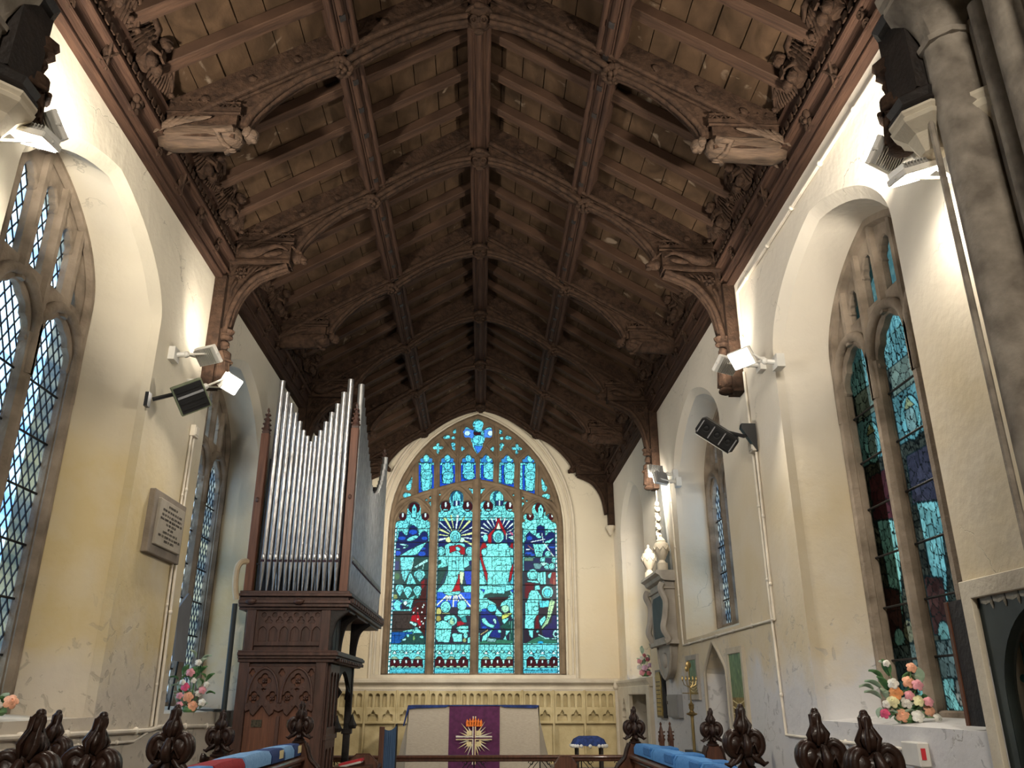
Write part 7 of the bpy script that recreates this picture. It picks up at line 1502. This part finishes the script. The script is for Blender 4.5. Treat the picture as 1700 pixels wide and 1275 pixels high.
def bouquet(c, lab, blooms, leaves, towards, sc=1.0):
    t = thing('flower_arrangement', lab, 'flowers', c); c = Vector(c); tw = Vector(towards).normalized(); sdv = Vector((-tw.y, tw.x, 0)).normalized()
    mb = MB(); mb.lathe([(.05*sc, 0), (.07*sc, .02*sc), (.06*sc, .05*sc), (.03*sc, .055*sc)], c, 12); mb.build('bowl', 'leaf', t)
    for i, (a, h, r, col) in enumerate(blooms):
        p = c+sdv*a*sc+Vector((0, 0, h*sc))+tw*(.05+.02*(i % 3)); blossom(t, p, r*sc*.86, col, tw+Vector((0, 0, .35))+sdv*(a*2), i)
        mb = MB(); mb.tube([c+Vector((0, 0, .03)), (c+p)/2+Vector((0, 0, .02)), p-tw*.01], .004, 5); mb.build('stem', 'leaf', t)
    for i, (a, h, da, dh, L, m_) in enumerate(leaves): leafm(t, c+sdv*a*sc+Vector((0, 0, h*sc)), sdv*da+Vector((0, 0, dh))+tw*.3, L*sc, m_)
    return t
rs = random.Random(3)
def rl(n, w, h0, h1, pale=.3): return [(rs.uniform(-w, w), rs.uniform(h0, h1), rs.uniform(-1, 1), rs.uniform(-.2, 1), rs.uniform(.06, .11), 'leaf_pale' if rs.random() < pale else 'leaf') for _ in range(n)]
# facing the camera: sideways axis runs to the photo's left
bouquet((2.72, 5.55, 1.45), 'large peach, pink and white flower arrangement on the near right sill', [
    (-.02, .05, .055, 'peach'), (-.13, .06, .04, 'rose'), (.07, .045, .05, 'white'), (.15, .08, .045, 'peach'), (.19, .035, .035, 'white'), (.15, .135, .04, 'pink'), (.02, .13, .05, 'white'), (-.07, .135, .05, 'yellow'), (.09, .14, .045, 'yellow'), (-.04, .19, .055, 'orange'), (.04, .175, .04, 'pink'), (.10, .24, .045, 'pink'), (.05, .26, .05, 'peach'), (-.05, .25, .045, 'white'), (.08, .35, .042, 'peach'), (-.07, .38, .03, 'white'), (-.11, .12, .035, 'white')],
    rl(34, .18, .02, .26, .5)+[(-.08, .2, -.6, 1, .12, 'leaf'), (-.12, .22, -1, .5, .12, 'leaf_pale'), (-.10, .28, -1, .7, .11, 'leaf'), (-.06, .3, -.3, 1, .12, 'leaf'), (-.13, .16, -1, .4, .12, 'leaf_pale'), (-.05, .34, -.8, .8, .09, 'leaf_pale')], (-.35, -.9, 0), .95)
bouquet((-2.80, 8.50, 1.47), 'pink and white flower arrangement on the left window sill beside the organ', [
    (.02, .06, .06, 'peach'), (-.10, .07, .04, 'pink'), (.10, .09, .045, 'white'), (-.03, .14, .06, 'peach'), (-.11, .15, .04, 'pink'), (.09, .20, .045, 'pink'), (-.07, .23, .05, 'rose'), (-.10, .27, .035, 'white'), (.12, .25, .035, 'white'), (.06, .17, .04, 'white'), (-.04, .36, .05, 'pink'), (.02, .45, .04, 'white'), (.0, .29, .035, 'white')],
    rl(30, .14, .02, .4, .4)+[(0, .3, .3, 1, .13, 'leaf'), (.02, .42, .8, .8, .11, 'leaf_pale'), (.05, .48, 1, .5, .10, 'leaf_pale'), (.0, .50, -.6, .7, .10, 'leaf_pale')], (.35, -.9, 0), 1.0)
bouquet((2.50, 13.15, 1.905), 'small pink and dusky flower arrangement above the seat recess', [
    (-.05, .06, .06, 'pink'), (.06, .05, .05, 'dusk'), (.0, .13, .06, 'lilac'), (-.09, .14, .05, 'white'), (.08, .17, .045, 'lilac'), (-.08, .23, .05, 'pink'), (.05, .26, .045, 'dusk'), (.0, .32, .04, 'dusk'), (-.04, .28, .045, 'white')],
    rl(14, .12, .02, .3, .7)+[(-.03, .34, -.1, 1, .13, 'leaf_pale'), (-.05, .38, .2, 1, .10, 'leaf_pale')], (-.2, -.97, 0), .95)
bouquet((-2.88, 5.28, 1.50), 'flowers just peeping in at the left edge on the near north sill', [(-.07, .05, .045, 'pink'), (0, .06, .05, 'white'), (.08, .08, .05, 'peach')], rl(8, .1, .03, .12, .3)+[(-.08, .10, -.7, .8, .10, 'leaf'), (-.06, .13, -.9, .5, .10, 'leaf_pale')], (.45, -.9, 0), 1.0)
# ---- tall grey baffle leaning in the second north window
t = thing('sound_baffle', 'tall grey leaning board in the narrow north window above the flowers', 'board', (-3.02, 8.7, 1.9)); mb = MB(); mb.prism([(8.30, 1.93), (8.62, 1.93), (8.74, 2.55), (8.66, 2.60), (8.36, 2.42)], lambda a, b, q: (-2.96+q-(b-1.9)*.1, a, b), 0, .02); mb.build('board', 'steel', t, smooth=0); mb = MB(); mb.tube([(-3.0, 8.5, 1.47), (-2.97, 8.5, 1.95)], .01, 6); mb.build('prop', 'blackm', t)
mb = MB(); mb.bb(-3.0, -2.75, 9.1, 9.5, 1.465, 1.49); tag(mb.build('flat_book', 'slate', smooth=0, loc=(-2.87, 9.3, 1.47)), 'flat dark booklet on the left sill beside the flowers', 'book')
# unseen fill light added behind the camera to brighten the chancel and piers
area_light((-.5, -4.5, 6.6), (.2, 9.0, 2.2), 300, (1.2, 1.2), 150)
